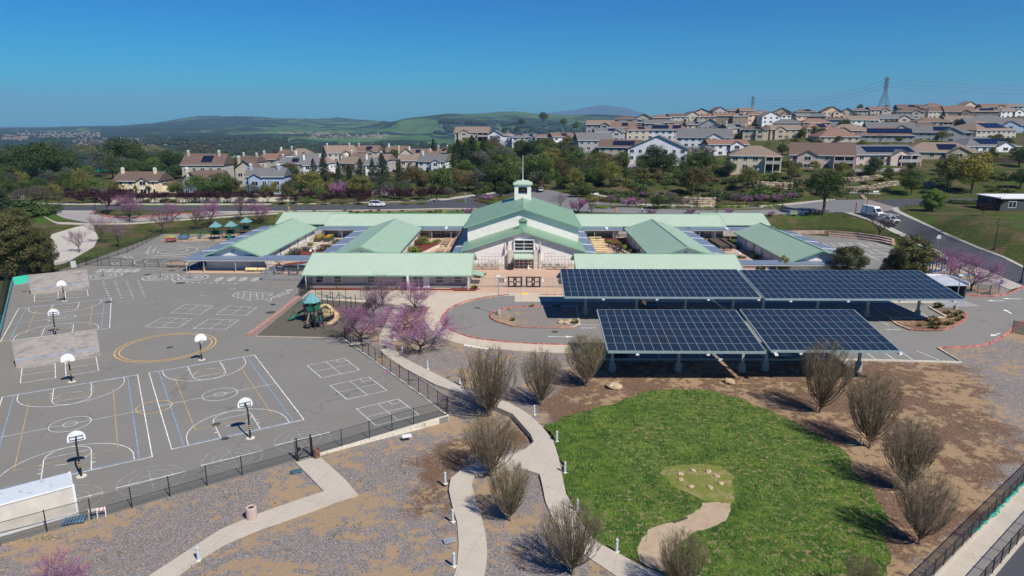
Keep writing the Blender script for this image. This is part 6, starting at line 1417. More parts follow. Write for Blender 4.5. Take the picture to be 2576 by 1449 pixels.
sign('white street sign beside the path on the hillside verge',1500,501,2.2,'wide',K['white'],w=.4); sign('white street sign beyond the junction',2202,494,2.0,'wide',K['white'],w=.45); sign('small white sign at the left edge among the trees',60,512,2.4,'rect',K['white'],w=.5)
t_=thing('park_sign','pale green sign board with side rails on the grass behind the right wing','sign',T(1996,544,0)); m=MB(); m.box(-.9,-.05,.5,.9,.05,1.7); m.build('sign_board',mat('sage_board',(.22,.30,.20),.8,.1,2),t_)
for s in(-1,1): m=MB(); [m.beam((s*.9,0,z),(s*3,0,z),.08) for z in(.4,.8,1.15)]; m.beam((s*3,0,0),(s*3,0,1.25),.1); m.beam((s*.95,0,0),(s*.95,0,1.8),.12); m.build('rail_fence',K['galv'],t_)
# ---------------------------------------------------------------- vehicles (local +X is forward)
def vehicle(name,label,kind,col,loc,rz,sc=1):
    t_=thing(name,label,{'suv':'car','sedan':'car','van':'van','truck':'pickup truck'}[kind],loc,rz); body=mat('car_paint_'+name+str(col[0]),col,.25,.05,2,spec=.6); gl=K['glass']
    def loft(prof,wl,wu,z_t,mt,nm,par,y_in=0):
        # prof: side outline (x,z); half width shrinks from wl at the belt to wu at the top
        m=MB(); n=len(prof); W_=lambda z:wl if z<=z_t[0] else wl+(wu-wl)*min(1,(z-z_t[0])/(z_t[1]-z_t[0]))
        vs=[(x,-W_(z),z) for x,z in prof]+[(x,W_(z),z) for x,z in prof]
        m.add(vs,[tuple(range(n-1,-1,-1)),tuple(range(n,2*n))]+[(i,(i+1)%n,n+(i+1)%n,n+i) for i in range(n)]); return m.build(nm,mt,par)
    if kind in('suv','sedan'):
        top=1.72 if kind=='suv' else 1.42; L_=2.4
        loft([(-L_,.35),(L_-.1,.35),(L_,.6),(L_-.15,.85),(L_-.9,.98),(1.0,1.02),(-L_+.05,1.05),(-L_,.8)],.93,.90,(.6,1.05),body,'body',t_)
        r=[(1.05,1.02),(.35,top-.08),(-.2,top),(-1.7,top-.02),(-2.15,top-.15),(-2.32,1.05)] if kind=='suv' else [(1.1,1.0),(.4,top-.04),(-.2,top),(-1.0,top-.05),(-1.8,1.04)]
        cb=loft(r,.90,.70,(1.02,top),gl,'windows',t_)
        m=MB(); rr=[p for p in r if p[1]>top-.3]; xs=[p[0] for p in rr]; m.box(min(xs)+.05,-.70,top-.05,max(xs)-.1,.70,top+.02); rf=m.build('roof',body,t_)
        m=MB()
        for s in(-1,1):
            for x0,x1 in ((1.05,.35),(-.35,-.4),(-1.4,-1.45),(-2.32,-2.1)): m.beam((x0,s*.9,1.03),(x1,s*.71,top-.04),.07)
        m.build('pillars',body,t_)
        if kind=='suv':
            for s in(-1,1): m=MB(); m.beam((.2,s*.6,top+.07),(-1.8,s*.6,top+.07),.04); m.build('roof_rail',K['galv'],rf)
        fx,rx,ww,wr=1.5,-1.45,.9,.36
    elif kind=='van':
        L_=2.95; loft([(-L_,.4),(L_,.4),(L_+.02,.8),(L_-.15,1.15),(L_-.75,1.3),(L_-1.5,2.2),(L_-1.9,2.62),(-L_+.1,2.7),(-L_,2.5)],1.02,.90,(1.3,2.7),body,'body',t_)
        m=MB(); m.add([(L_-.80,-.86,1.36),(L_-.80,.86,1.36),(L_-1.46,.80,2.16),(L_-1.46,-.80,2.16)],[(0,1,2,3)]); m.v=[(x+.03,y,z+.03) for x,y,z in m.v]; m.build('windscreen',gl,t_)
        for s in(-1,1): m=MB(); m.add([(L_-1.0,s*1.025,1.35),(L_-1.9,s*1.025,1.35),(L_-1.9,s*.985,2.0),(L_-1.5,s*.985,2.0)],[(0,1,2,3) if s>0 else (3,2,1,0)]); m.build('side_window',gl,t_)
        m=MB(); m.box(L_-.02,-.6,.65,L_+.04,.6,1.0); m.build('grille',K['black'],t_); fx,rx,ww,wr=2.0,-1.9,1.0,.37
    else:
        L_=2.9; loft([(L_-2.9,.4),(L_,.4),(L_+.02,.8),(L_-.08,1.12),(L_-1.1,1.18),(L_-1.7,1.85),(L_-2.75,1.88),(L_-2.9,1.15)],.98,.86,(1.15,1.9),body,'cab',t_)
        m=MB(); m.add([(L_-1.08,-.8,1.22),(L_-1.08,.8,1.22),(L_-1.62,.74,1.8),(L_-1.62,-.74,1.8)],[(0,1,2,3)]); m.v=[(x+.03,y,z+.02) for x,y,z in m.v]; m.build('windscreen',gl,t_)
        for s in(-1,1): m=MB(); m.add([(L_-1.3,s*.985,1.2),(L_-2.6,s*.985,1.2),(L_-2.6,s*.9,1.78),(L_-1.75,s*.9,1.78)],[(0,1,2,3) if s>0 else (3,2,1,0)]); m.build('side_window',gl,t_)
        for s in(-1,1): m=MB(); m.box(-2.9,s*1.0-(.5 if s>0 else 0),.6,-.1,s*1.0+(0 if s>0 else .5),1.35); m.build('tool_box',body,t_)
        m=MB(); m.box(-2.9,-.52,.6,-.1,.52,.75); m.box(-3.0,-.98,.5,-2.9,.98,1.2); m.build('bed',body,t_)
        m=MB()
        for x in(-2.6,-.3,1.5):
            for s in(-1,1): m.beam((x,s*.8,1.3 if x<1 else 1.1),(x,s*.75,2.15),.05)
            m.beam((x,-.8,2.15),(x,.8,2.15),.05)
        m.build('ladder_rack',K['white'],t_); m=MB(); m.beam((-2.9,.6,2.25),(2.6,.6,2.25),.28,.09); m.beam((-2.9,.1,2.25),(.8,.1,2.25),.25,.09); m.build('ladder',K['white'],t_)
        m=MB(); m.box(L_-.02,-.6,.6,L_+.05,.6,1.0); m.build('grille',K['black'],t_); fx,rx,ww,wr=1.9,-1.7,.95,.38
    for x in (fx,rx):
        for s in(-1,1):
            m=MB(); m.tube([(x,s*(ww-.22),wr),(x,s*(ww+.03),wr)],wr,16); ty=m.build('tyre',K['black'],t_); m=MB(); m.tube([(x,s*(ww+.03),wr),(x,s*(ww+.045),wr)],wr*.6,12); m.build('rim',K['galv'],ty)
    for s in(-1,1):
        m=MB(); x=L_-.03; m.box(x-.12,s*.72-.17,.68,x+.06,s*.72+.17,.88); m.build('headlight',K['glassl'],t_); m=MB(); m.box(-L_-.03,s*.8-.12,.8,-L_+.08,s*.8+.12,1.1); m.build('tail_light',mat('tail_red',(.4,.01,.01),.4,.05,2),t_)
    m=MB(); m.box(L_-.05,-.9,.36,L_+.1,.9,.58); m.box(-L_-.1,-.9,.36,-L_+.05,.9,.58); m.build('bumper',K['blackp'] if kind!='sedan' else body,t_)
    for s in(-1,1): m=MB(); m.ball((L_-1.5,s*1.05,1.15),.12,6,4,sq=(.7,1,.9)); m.build('mirror',body,t_)
    t_.scale=(sc,)*3; return t_
def hd(a,b): return math.atan2(b.y-a.y,b.x-a.x)
vehicle('white_suv','white car driving on the rear road behind the left classroom range','suv',(.75,.76,.77),T(950,520.5,.18),.02,1.08)
sd=hd(T(2205,553),T(2264,584))
vehicle('white_van','tall white delivery van parked on the side street corner','van',(.78,.79,.8),T(2194,545,.15),sd,1.05)
vehicle('utility_pickup','white utility pickup with ladder rack parked in front of the white van','truck',(.74,.75,.76),T(2232,562,.15),sd,1.05)
vehicle('dark_suv','dark car with roof rails parked under the rear left solar canopy','suv',(.02,.025,.035),G(1633,781,.0)+Vector((0,1.2,0)),R(92))
vehicle('parked_car','dark car parked under the front left solar canopy','sedan',(.02,.02,.022),Vector((WY(1562,893,84).x,86.2,0)),R(-90))
vehicle('parked_car','silver car parked under the front right solar canopy','sedan',(.5,.52,.55),Vector((WY(1973,890,84).x,86.2,0)),R(-90))
vehicle('parked_car','small silver car under the trees behind the bell tower','suv',(.5,.52,.55),T(1358,483,.2),R(100))
# ---------------------------------------------------------------- people
def skin_person(name,label,J,E,Rd,cols,loc,rz,sc=1,split=None):
    me=bpy.data.meshes.new('sk'); me.from_pydata(J,E,[]); ob=bpy.data.objects.new('sk',me); ROOT.objects.link(ob)
    md=ob.modifiers.new('s','SKIN'); 
    for i,v in enumerate(me.skin_vertices[0].data): v.radius=(Rd[i],Rd[i]); v.use_root=(i==0)
    ob.modifiers.new('u','SUBSURF').levels=1
    bm=bpy.data.meshes.new_from_object(ob.evaluated_get(bpy.context.evaluated_depsgraph_get())); bpy.data.objects.remove(ob)
    bm.materials.clear()
    for c in cols: bm.materials.append(c)
    for p in bm.polygons: p.material_index=split(p.center) if split else 0; p.use_smooth=True
    o=obj(name,bm,None,loc,rz,sc); tag(o,label,'person'); return o
SK=mat('skin_tone',(.42,.25,.17),.7,.05,2); BLK=mat('dark_cloth',(.02,.02,.025),.9,.3,3); WHT=mat('white_cloth',(.7,.7,.7),.9,.1,3); HR=mat('dark_hair',(.02,.015,.01),.8,.2,3)
J=[(0,0,.95),(0,0,1.2),(0,0,1.42),(0,.02,1.55),(0,.03,1.68),(.1,0,.9),(.12,.12,.5),(.12,.05,.08),(.12,.2,.04),(-.1,0,.9),(-.12,-.12,.5),(-.12,-.25,.1),(-.12,-.1,.04),(.2,0,1.4),(.26,-.08,1.12),(.24,.05,.88),(-.2,0,1.4),(-.26,.08,1.12),(-.24,.22,.95)]
E_=[(0,1),(1,2),(2,3),(3,4),(0,5),(5,6),(6,7),(7,8),(0,9),(9,10),(10,11),(11,12),(2,13),(13,14),(14,15),(2,16),(16,17),(17,18)]
Rr=[.15,.14,.15,.06,.11,.1,.065,.045,.04,.1,.065,.045,.04,.07,.05,.04,.07,.05,.04]
def sp_(c): return 1 if c.z<.92 else (3 if c.z>1.7 else (2 if c.z>1.5 else 0))
skin_person('person','person in a white top and dark trousers walking on the rear road',J,E_,Rr,[WHT,BLK,SK,HR],T(1614.5,537.5,.16),1.3,1.05,sp_)
J2=[(0,0,.28),(0,-.05,.5),(0,-.02,.78),(0,.03,.9),(0,.06,1.02),(.1,.1,.25),(.14,.42,.45),(.14,.6,.08),(.14,.72,.04),(-.1,.1,.25),(-.14,.42,.45),(-.14,.6,.08),(-.14,.72,.04),(.2,0,.75),(.25,.1,.5),(.15,.35,.5),(-.2,0,.75),(-.25,.1,.5),(-.15,.35,.5)]
for (px,py),lb,r in (((2038,537.5),'person in dark clothes sitting on the ground, left of three under the oak',3.0),((2050,537),'person in dark clothes sitting on the ground, middle of three under the oak',3.3),((2062,537.5),'person in dark clothes sitting against the oak trunk, right of three',2.7)):
    o=skin_person('person',lb,J2,E_,[x*1.1 for x in Rr],[BLK,BLK,SK,HR],T(px,py,.05),r,1.15,lambda c:3 if c.z>1.04 else (2 if c.z>.86 else 0)); o['group']='people sitting under the oak'

m=MB(); rr=random.Random(3); q0=G(2445,1345); q1=G(2600,1195); L_=(q1-q0).length
for i in range(int(L_/.22)): p=q0.lerp(q1,i*.22/L_)+RAMP[3]*rr.uniform(-.1,.12)-q0; s=rr.uniform(.09,.22); m.ball((p.x,p.y,.12+rr.uniform(0,.1)),s,6,4,sq=(1.2,1,.6))
tag(m.build('shade_netting',mat('turquoise_netting',(.02,.28,.22),.8,.4,3),loc=q0),'torn turquoise netting bunched along the ramp fence at lower right','netting')
# ---------------------------------------------------------------- vegetation
def leafmat(name,c,c2,rough=.75,sc=.6):
    t=NT(name,rough,.25); oi=t.N.new('ShaderNodeObjectInfo'); n=t.noise(sc,3,.6); f=t.noise(7,2,.6)
    base=t.ramp(t.math('ADD',t.math('MULTIPLY',n,.6),t.math('MULTIPLY',f,.4)),[(.35,c),(.65,c2)])
    r=t.math('ADD',t.math('MULTIPLY',oi.outputs['Random'],.5),.75)
    hs=t.N.new('ShaderNodeHueSaturation'); t.L.new(base,hs.inputs['Color']); t.L.new(r,hs.inputs['Value']); t.out(hs.outputs[0]); return t.m
BK=mat('bark_grey_brown',(.075,.058,.045),.95,.35,3); TW=mat('twig_brown',(.175,.135,.088),.95,.35,2)
LM=dict(dark=leafmat('foliage_dark',(0.020,0.038,0.013),(0.065,0.099,0.029)),mid=leafmat('foliage_mid',(0.032,0.058,0.014),(0.109,0.152,0.036)),olive=leafmat('foliage_olive',(0.065,0.075,0.017),(0.203,0.196,0.051)),
 brown=leafmat('foliage_brown_green',(0.051,0.043,0.017),(0.145,0.113,0.046)),bright=leafmat('foliage_bright',(.045,.085,.012),(.15,.22,.035)),gold=leafmat('foliage_golden',(.10,.09,.012),(.27,.23,.04)),
 conif=leafmat('conifer_needles',(0.012,0.029,0.014),(0.038,0.070,0.029)),plum=leafmat('plum_leaves',(.022,.007,.012),(.065,.018,.032)),pink=leafmat('redbud_blossom',(.20,.08,.16),(.41,.19,.335)),mauve=leafmat('redbud_pale_blossom',(.17,.09,.145),(.33,.20,.285)),
 grey=leafmat('grey_green_leaves',(.05,.06,.045),(.13,.14,.11)),ever=leafmat('evergreen_tight',(.032,.042,.013),(.15,.14,.045)),straw=leafmat('ornamental_grass',(.20,.16,.06),(.42,.34,.17)),white=leafmat('white_blossom',(.35,.32,.30),(.7,.66,.62)),lime=leafmat('lime_shrub',(.09,.14,.02),(.24,.30,.05)))
def leafquad(m,p,s,rnd,nrm=None,fl=.6):
    a=Vector((rnd.gauss(0,1),rnd.gauss(0,1),rnd.gauss(0,1))).normalized()
    if nrm is not None: a=(nrm+a*fl).normalized()
    u=a.orthogonal().normalized(); v=a.cross(u); t=rnd.uniform(0,6.3); d1=u*math.cos(t)+v*math.sin(t); d2=a.cross(d1)
    m.add([p-d1*s,p-d2*s*.55,p+d1*s,p+d2*s*.55],[(0,1,2,3)])
def crown_tree(name,seed,H0,rx,rz,cz,nl,nleaf,ls,leaf,trunk=.3,lobe=(.28,.5),low=.15):
    rnd=random.Random(seed); t_=thing(name,'','tree'); m=MB()
    tr=MB(); tr.tube([(0,0,-.4),(rnd.uniform(-.15,.15),rnd.uniform(-.15,.15),cz*.45),(0,0,cz)],[trunk,trunk*.75,trunk*.35],7)
    L=[]
    for i in range(nl):
        a=rnd.uniform(0,6.28); sk_=low<.05; u=rnd.uniform(-1.2 if sk_ else -.75,1); rr=math.sqrt(max(.4 if sk_ and u<0 else 0,1-u*u))*rnd.uniform(.45,.85); c=Vector((rx*rr*math.cos(a),rx*rr*math.sin(a),cz+rz*u*.72)); r=rnd.uniform(*lobe)*rx; c.z=max(c.z,r*.6+low*H0); L.append((c,r,rnd.uniform(.65,.95)))
        if i<6: tr.tube([(0,0,cz*(.35+.08*i)),(c.x*.5,c.y*.5,c.z*.8),(c.x*.85,c.y*.85,c.z)],[trunk*.45,trunk*.25,trunk*.08],5)
    tr.build('trunk',BK,t_)
    tot=sum(r*r for _,r,_ in L)
    for c,r,q in L:
        for k in range(int(nleaf*r*r/tot)):
            n=Vector((rnd.gauss(0,1),rnd.gauss(0,1),rnd.gauss(0,1))).normalized(); s=r*(1-.35*rnd.random()**2); nz=1+.22*pnoise(n*2.3+c)
            p=c+Vector((n.x*s*nz,n.y*s*nz,n.z*s*q*nz)); leafquad(m,p,ls*rnd.uniform(.6,1.3),rnd,n,.7)
    m.build('crown',leaf,t_); t_['h0']=H0; return t_
def conifer(name,seed,H0,R0,leaf,n=5200,ls=.2):
    rnd=random.Random(seed); t_=thing(name,'','tree'); tr=MB(); tr.tube([(0,0,-.4),(0,0,H0*.96)],[.3,.04],7); tr.build('trunk',BK,t_); m=MB()
    nb=int(H0*9)
    for b in range(nb):
        f=(b+.5)/nb; z=H0*(.08+.9*f); R_=R0*(1-f)**.72*rnd.uniform(.72,1.12)+.15; a=b*2.4+rnd.uniform(-.4,.4)
        for k in range(int(n/nb*(1.5-f))):
            q=rnd.random()**.6; w=R_*.3*(1-q*.6); p=Vector((math.cos(a)*R_*q+rnd.uniform(-w,w),math.sin(a)*R_*q+rnd.uniform(-w,w),z-R_*.22*q+rnd.uniform(-.12,.2)*H0*.05)); leafquad(m,p,ls*rnd.uniform(.6,1.3),rnd,Vector((math.cos(a)*.5,math.sin(a)*.5,.8)),.7)
    m.build('crown',leaf,t_); t_['h0']=H0; return t_
def branchy(name,seed,H0,spread,leaf,nb=9,depth=4,nl=3,ls=.06,up=.25,trunk=.12,fork=.22,bs=1.0,sz=.45):
    rnd=random.Random(seed); t_=thing(name,'','tree'); tr=MB(); m=MB()
    def grow(p,d,L,r,k):
        pts=[p]; 
        for i in range(3):
            d=(d+Vector((rnd.gauss(0,.16),rnd.gauss(0,.16),rnd.gauss(0,.10)+up*.12))).normalized(); p=p+d*L/3; pts.append(p)
            if k<=2:
                for _ in range(nl if k==1 else nl//2):
                    q=p+Vector((rnd.gauss(0,.09),rnd.gauss(0,.09),rnd.gauss(0,.09)))*bs; leafquad(m,q,ls*rnd.uniform(.6,1.4),rnd)
        tr.tube(pts,[r,r*.85,r*.7,r*.55],3 if k<3 else 5,cap=False)
        if k>0:
            for _ in range(3 if k>1 else 2):
                e=Vector((rnd.gauss(0,1),rnd.gauss(0,1),rnd.gauss(0,.5))).normalized(); grow(pts[rnd.randint(1,3)] if _ else pts[3],(d+e*sz*1.3+Vector((0,0,up*.3))).normalized(),L*rnd.uniform(.62,.85),r*.55,k-1)
    f0=H0*fork; tr.tube([(0,0,-.3),(rnd.uniform(-.1,.1),0,f0)],[trunk,trunk*.8],7)
    for i in range(nb):
        a=6.28*i/nb+rnd.uniform(-.3,.3); e=spread*rnd.uniform(.5,1.1); grow(Vector((0,0,f0*rnd.uniform(.7,1))),Vector((math.cos(a)*e,math.sin(a)*e,1)).normalized(),H0*.30,trunk*.5,depth)
    tr.build('branches',BK,t_); 
    if m.v: m.build('blossom' if leaf in (LM['pink'],LM['mauve'],LM['white']) else 'leaves',leaf,t_)
    t_['h0']=H0; return t_
def vase(seed,leaf,nleaf,H0=7.0,wid=2.95):
    rnd=random.Random(seed); t_=thing('bare_vase_tree','','tree'); tr=MB(); m=MB()
    tr.tube([(0,0,-.3),(.03,0,.5),(0,.03,1.1)],[.16,.13,.1],8)
    ends=[]
    def path(p,az,reach,z1,r,n=5,wob=.1):
        pts=[p]; dz=z1-p.z; x0=Vector((p.x,p.y,0)); dirv=Vector((math.cos(az),math.sin(az),0))
        for i in range(1,n+1):
            f=i/n; out=reach*(1-(1-f)**2.5); q=x0+dirv*out+Vector((rnd.gauss(0,wob),rnd.gauss(0,wob),0))*f; w=Vector((q.x,q.y,p.z+dz*f)); ro_=math.hypot(math.hypot(w.x,w.y)/wid,(w.z-.54*H0)/(.46*H0)); k_=1/max(1,ro_/rnd.uniform(.82,1.16)); pts.append(Vector((w.x*k_,w.y*k_,.54*H0+(w.z-.54*H0)*k_)) if w.z>1.2 else w)
        tr.tube(pts,[r*(1-.8*i/n) for i in range(n+1)],3,cap=False); return pts
    env=lambda z:wid*max(.05,math.sin(math.pi*min(1,max(0,(z-.6)/(H0-.2)))**.82))
    for i in range(36):
        az=i*2.4+rnd.uniform(-.2,.2); f=math.sqrt((i+.5)/36); zt=H0*(1.0-.42*f*f)*rnd.uniform(.82,1.03); reach=wid*f*rnd.uniform(.65,.95)
        A=path(Vector((0,0,rnd.uniform(.45,1.0))),az,reach,zt,.055)
        for j in range(10):
            k=rnd.randint(0,4); b=A[k].lerp(A[k+1],rnd.random()); az2=az+rnd.uniform(-1.1,1.1); ln=(H0-b.z)*rnd.uniform(.3,.62)+.3; re=rnd.uniform(.2,.7)*(1+.6*f)
            B=path(b,az2,re,b.z+ln,.022,4,.06)
            for q in range(9):
                kk=rnd.randint(0,3); c=B[kk].lerp(B[kk+1],rnd.random()); C_=path(c,az2+rnd.uniform(-1.4,1.4),rnd.uniform(.15,.5),c.z+rnd.uniform(.2,.8),.0085,2,.03)
                if rnd.random()<nleaf:
                    for _ in range(2): leafquad(m,C_[-1]+Vector((rnd.gauss(0,.05),rnd.gauss(0,.05),rnd.uniform(-.3,.05))),.045*rnd.uniform(.7,1.3),rnd)
    tr.build('branches',TW,t_)
    if m.v: m.build('leaf_buds',leaf,t_)
    t_['h0']=H0; return t_
def shrub(name,seed,leaf,n=650,ls=.07,q=.75):
    rnd=random.Random(seed); t_=thing(name,'','shrub'); m=MB(); C_=[(Vector((rnd.uniform(-.4,.4),rnd.uniform(-.4,.4),rnd.uniform(.25,.55))),rnd.uniform(.3,.5)) for _ in range(7)]
    for i in range(n):
        c,r=C_[i%7]; d=Vector((rnd.gauss(0,1),rnd.gauss(0,1),rnd.gauss(0,1))).normalized(); p=c+d*r*(1-.3*rnd.random()**2); p.z=abs(p.z)*q+.03; leafquad(m,p,ls*rnd.uniform(.7,1.3),rnd,d,.8)
    m.build('foliage',leaf,t_); t_['h0']=.8; return t_
def tuft(seed,leaf,n=170):
    rnd=random.Random(seed); t_=thing('grass_tuft','','ornamental grass'); m=MB()
    for i in range(n):
        a=rnd.uniform(0,6.28); r=rnd.uniform(.05,.55); hh=rnd.uniform(.5,1.0)*(1-.35*r); b=Vector((math.cos(a)*r*.25,math.sin(a)*r*.25,0)); t1=b+Vector((math.cos(a)*r*.5,math.sin(a)*r*.5,hh*.7)); t2=b+Vector((math.cos(a)*r*1.1,math.sin(a)*r*1.1,hh*(1 if r<.35 else .75))); n_=Vector((-math.sin(a),math.cos(a),0))*.014
        m.add([b-n_,b+n_,t1+n_,t2,t1-n_],[(0,1,2,3,4)])
    m.build('blades',leaf,t_); t_['h0']=.9; return t_
PR_={}
def proto(k,o): PR_[k]=(first(o),o['h0'])
for i,(k,c) in enumerate((('dark','dark'),('dark2','dark'),('mid','mid'),('mid2','mid'),('olive','olive'),('brown','brown'),('gold','gold'),('bright','bright'))): proto(k,crown_tree('oak_tree' if c!='bright' else 'round_tree',10+i,9,4.6,3.4,5.3,24,5200,.2,LM[c]))
proto('greyoak',crown_tree('oak_tree',31,9,4.3,3.2,5.3,22,3000,.19,LM['grey']))
proto('openoak',crown_tree('oak_tree',41,9.5,4.6,3.6,6.0,34,6500,.15,LM['mid'],.32,(.16,.30),.12))
proto('ever',crown_tree('evergreen_tree',51,9,4.1,4.2,4.6,70,17000,.13,LM['ever'],.25,(.16,.30),.0))
proto('ever2',crown_tree('evergreen_tree',52,9,3.9,4.4,4.7,80,18000,.13,LM['ever'],.25,(.14,.28),.0))
proto('small',crown_tree('small_tree',61,5,1.5,2.2,2.7,30,6000,.085,LM['gold'],.1,(.2,.36),.03))
proto('bush',crown_tree('round_tree',62,6,3.4,2.9,3.0,64,15000,.12,LM['bright'],.2,(.18,.30),-.02))
proto('conif',conifer('conifer',71,14,3.9,LM['conif'],6500,.21)); proto('conif2',conifer('conifer',72,14,5.0,LM['conif'],9000,.22))
proto('euc',crown_tree('tall_tree',73,14,3.6,5.6,8.4,30,4200,.19,LM['brown'],.3,(.18,.32),.3))
proto('plum',crown_tree('purple_plum_tree',81,4,1.6,1.25,2.5,16,1900,.10,LM['plum'],.08,(.3,.5),.25)); proto('plum2',branchy('purple_plum_tree',82,4,.8,LM['plum'],7,3,8,.08,.3,.07,.35))
proto('pink',branchy('redbud_tree',91,5,1.1,LM['pink'],8,4,9,.036,.14,.10,.20)); proto('pink2',branchy('redbud_tree',92,5,1.25,LM['pink'],8,4,9,.036,.10,.11,.16)); proto('pink3',branchy('redbud_tree',94,5,1.0,LM['mauve'],7,4,4,.036,.2,.10,.24)); proto('pinkd',branchy('redbud_tree',95,5,1.0,LM['pink'],9,3,15,.065,.2,.10,.2))
proto('bare',branchy('bare_tree',93,5,.9,LM['grey'],9,4,1,.04,.3,.11,.3)); proto('blossom',branchy('white_blossom_tree',96,5,.9,LM['white'],8,3,22,.09,.3,.11,.25))
VS=[vase(101,LM['mid'],.14),vase(102,LM['olive'],.5),vase(103,LM['bright'],.55)]
for i,o in enumerate(VS): proto('v%d'%i,o)
for k,c in (('sgreen','bright'),('sdark','dark'),('sgrey','grey'),('solive','olive'),('sbrown','brown'),('slime','lime'),('smid','mid')): proto(k,shrub('shrub',len(k)*7+ord(k[1]),LM[c]))
proto('tuft',tuft(5,LM['straw'])); proto('tuftg',tuft(6,LM['olive'])); 
RN=random.Random(99)
def veg(k,px,py,hp,lb=None,key=None,desc=None,where='',grp=None,wx=1,dz=0):
    F_,h0=PR_[k]; p=T(px,py,dz); s=hp/FP*depth(p)/.96/h0; o=F_(p,RN.uniform(0,6.28),(s*wx,s*wx,s),lb,grp)
    if key: later(o,key,desc,where)
    if k in('v0','v1','v2'): o.rotation_euler=(RN.uniform(-.06,.06),RN.uniform(-.06,.06),RN.uniform(0,6.28)); o.scale=(s*wx*RN.uniform(.85,1.15),s*wx*RN.uniform(.9,1.1),s)
    if key in NMAP and 'shrub' not in o.name: o.name=NMAP[key]
    return o
NMAP=dict(gB='garden_tree',gB2='garden_tree',gH='garden_tree',gF='garden_tree',gE='garden_tree',gI='roadside_tree',gJ='roadside_tree',gK='roadside_tree')
# near bare trees
for k,x,y,hp,wx,lb in (('v0',1235,1046,182,1.0,'tall bare vase shaped tree over the bend of the garden path'),('v0',1362,1021,150,.85,'bare vase shaped tree in the mulch with an orange ball caught in it'),('v2',1477,972,137,.95,'greening vase shaped tree beside the front left solar canopy'),('v1',1237,1200,168,1.0,'brown vase shaped tree above the top of the lower path'),('v2',1283,1311,160,.9,'greening vase shaped tree between the two branches of the path'),('v0',1440,1446,198,.95,'bare vase shaped tree over the lower bend of the lawn path'),('v1',1712,1490,160,.95,'bare tree cut off at the bottom edge beside the dirt trail'),('v1',2062,1038,190,.88,'bare vase shaped tree overlapping the front right solar canopy'),('v1',2188,1127,200,.9,'broad bare tree right of the lawn, second from the top'),('v0',2280,1237,198,.95,'broad bare tree right of the lawn, third from the top'),('v0',2313,1370,208,.82,'thin bare tree right of the lawn, lowest of the row'),('v1',2165,1510,120,.9,'bare treetop at the bottom edge, lower right of the lawn')):
    veg(k,x,y,hp,lb,grp='bare vase shaped trees around the lawn',wx=wx)
o=MB().ball((0,0,0),.17,10,7).build('ball',mat('orange_ball',(.7,.12,.03),.5,.05,2),loc=T(1362,1019)+Vector((-.35,-.6,3.2))); tag(o,'orange ball stuck in the bare tree left of the front solar canopy','ball')
for k,x,y,hp,wx,lb in (('pink3',963,771,78,1.25,'pale pink blossom tree right in front of the office windows'),('pink',1044,785,84,1.1,'pink blossom tree by the white porch wall of the office'),('pink2',1018,829,78,1.3,'pink blossom tree in the middle of the cluster beside the path'),('pink2',1058,886,112,1.35,'largest pink blossom tree beside the loop pavement'),('pink',910,860,96,1.5,'wide pink blossom tree leaning over the dark mesh fence'),('pink3',940,800,80,1.3,'pink blossom tree behind the fence, above the wide one'),('pink2',2442,733,108,1.05,'pink blossom tree beside the open black entrance gate'),('pink',2391,692,66,1.15,'pink blossom tree above the blue play pads'),
  ('pink3',200,635,58,1.0,'rounded pale pink tree standing in the curve of the pale driveway'),('pink3',257,610,68,1.0,'pink tree right of the pale driveway'),('pink3',299,621,60,1.1,'pink tree with leaning trunk by the running track fence'),('pink3',410,586,66,1.1,'pink tree left of the coloured picnic tables'),('pink',327,558,72,1.0,'tall pale pink tree beside the red kerbed drive'),('pink',435,559,52,.9,'purple pink tree behind the drive, right of the red kerb'),('bare',494,578,52,1.2,'grey leafless tree behind the coloured picnic tables'),('pink',530,574,72,.9,'bright pink tree behind the left small play tower'),('pink3',607,555,58,1.0,'tall pale pink tree above the small play towers'),('pink',654,564,58,1.0,'dense magenta tree left of the rear green roof'),('plum2',271,541,54,1.1,'dark wine coloured tree on the drive median'),('pinkd',1180,546,26,1.3,'small magenta tree behind the left slope of the hall roof')):
    veg(k,x,y,hp,lb,grp='redbud trees',wx=wx)
veg('pink2',120,1560,170,'pink blossom branches at the bottom left corner',grp='redbud trees',wx=1.2)
# evergreens and specimen trees
veg('ever',2128,702,92,'large dark evergreen left of two behind the rear solar canopy',grp='dense evergreens',wx=1.05); veg('ever2',2288,712,124,'largest dark evergreen behind the rear solar canopy, right of two',grp='dense evergreens',wx=.98); veg('ever2',2238,706,70,'smaller evergreen lobe at the left foot of the largest evergreen',grp='dense evergreens',wx=.9)
veg('small',1968,694,55,'yellow green small tree in front of the blue walkway roof',grp='small yellow green trees',wx=.95); veg('small',1910,694,38,'lower yellow green small tree beside the office end',grp='small yellow green trees',wx=1.3)
veg('bush',2345,531,58,'round bright green tree on the corner by the stop sign',wx=.95); veg('openoak',2070,541,114,'open crowned oak with people sitting below it, behind the right wing',wx=1.05)
veg('olive',2381,480,88,'large oak right of the boulder walls, left of a pair',grp='oak pair on the right hillside',wx=.6); veg('gold',2443,486,104,'large golden green oak right of a pair on the right hillside',grp='oak pair on the right hillside',wx=.8)
veg('mid',2292,490,62,'grey green tree left of the large oak pair',wx=.9); veg('dark',2562,420,48,'dark tree at the right edge above the green slope',wx=1.2); veg('mid',2566,474,48,'dark green tree at the right edge, lower of two',wx=1.1); veg('dark',2198,442,48,'dark tree in front of the pink house with solar roof',wx=.8)
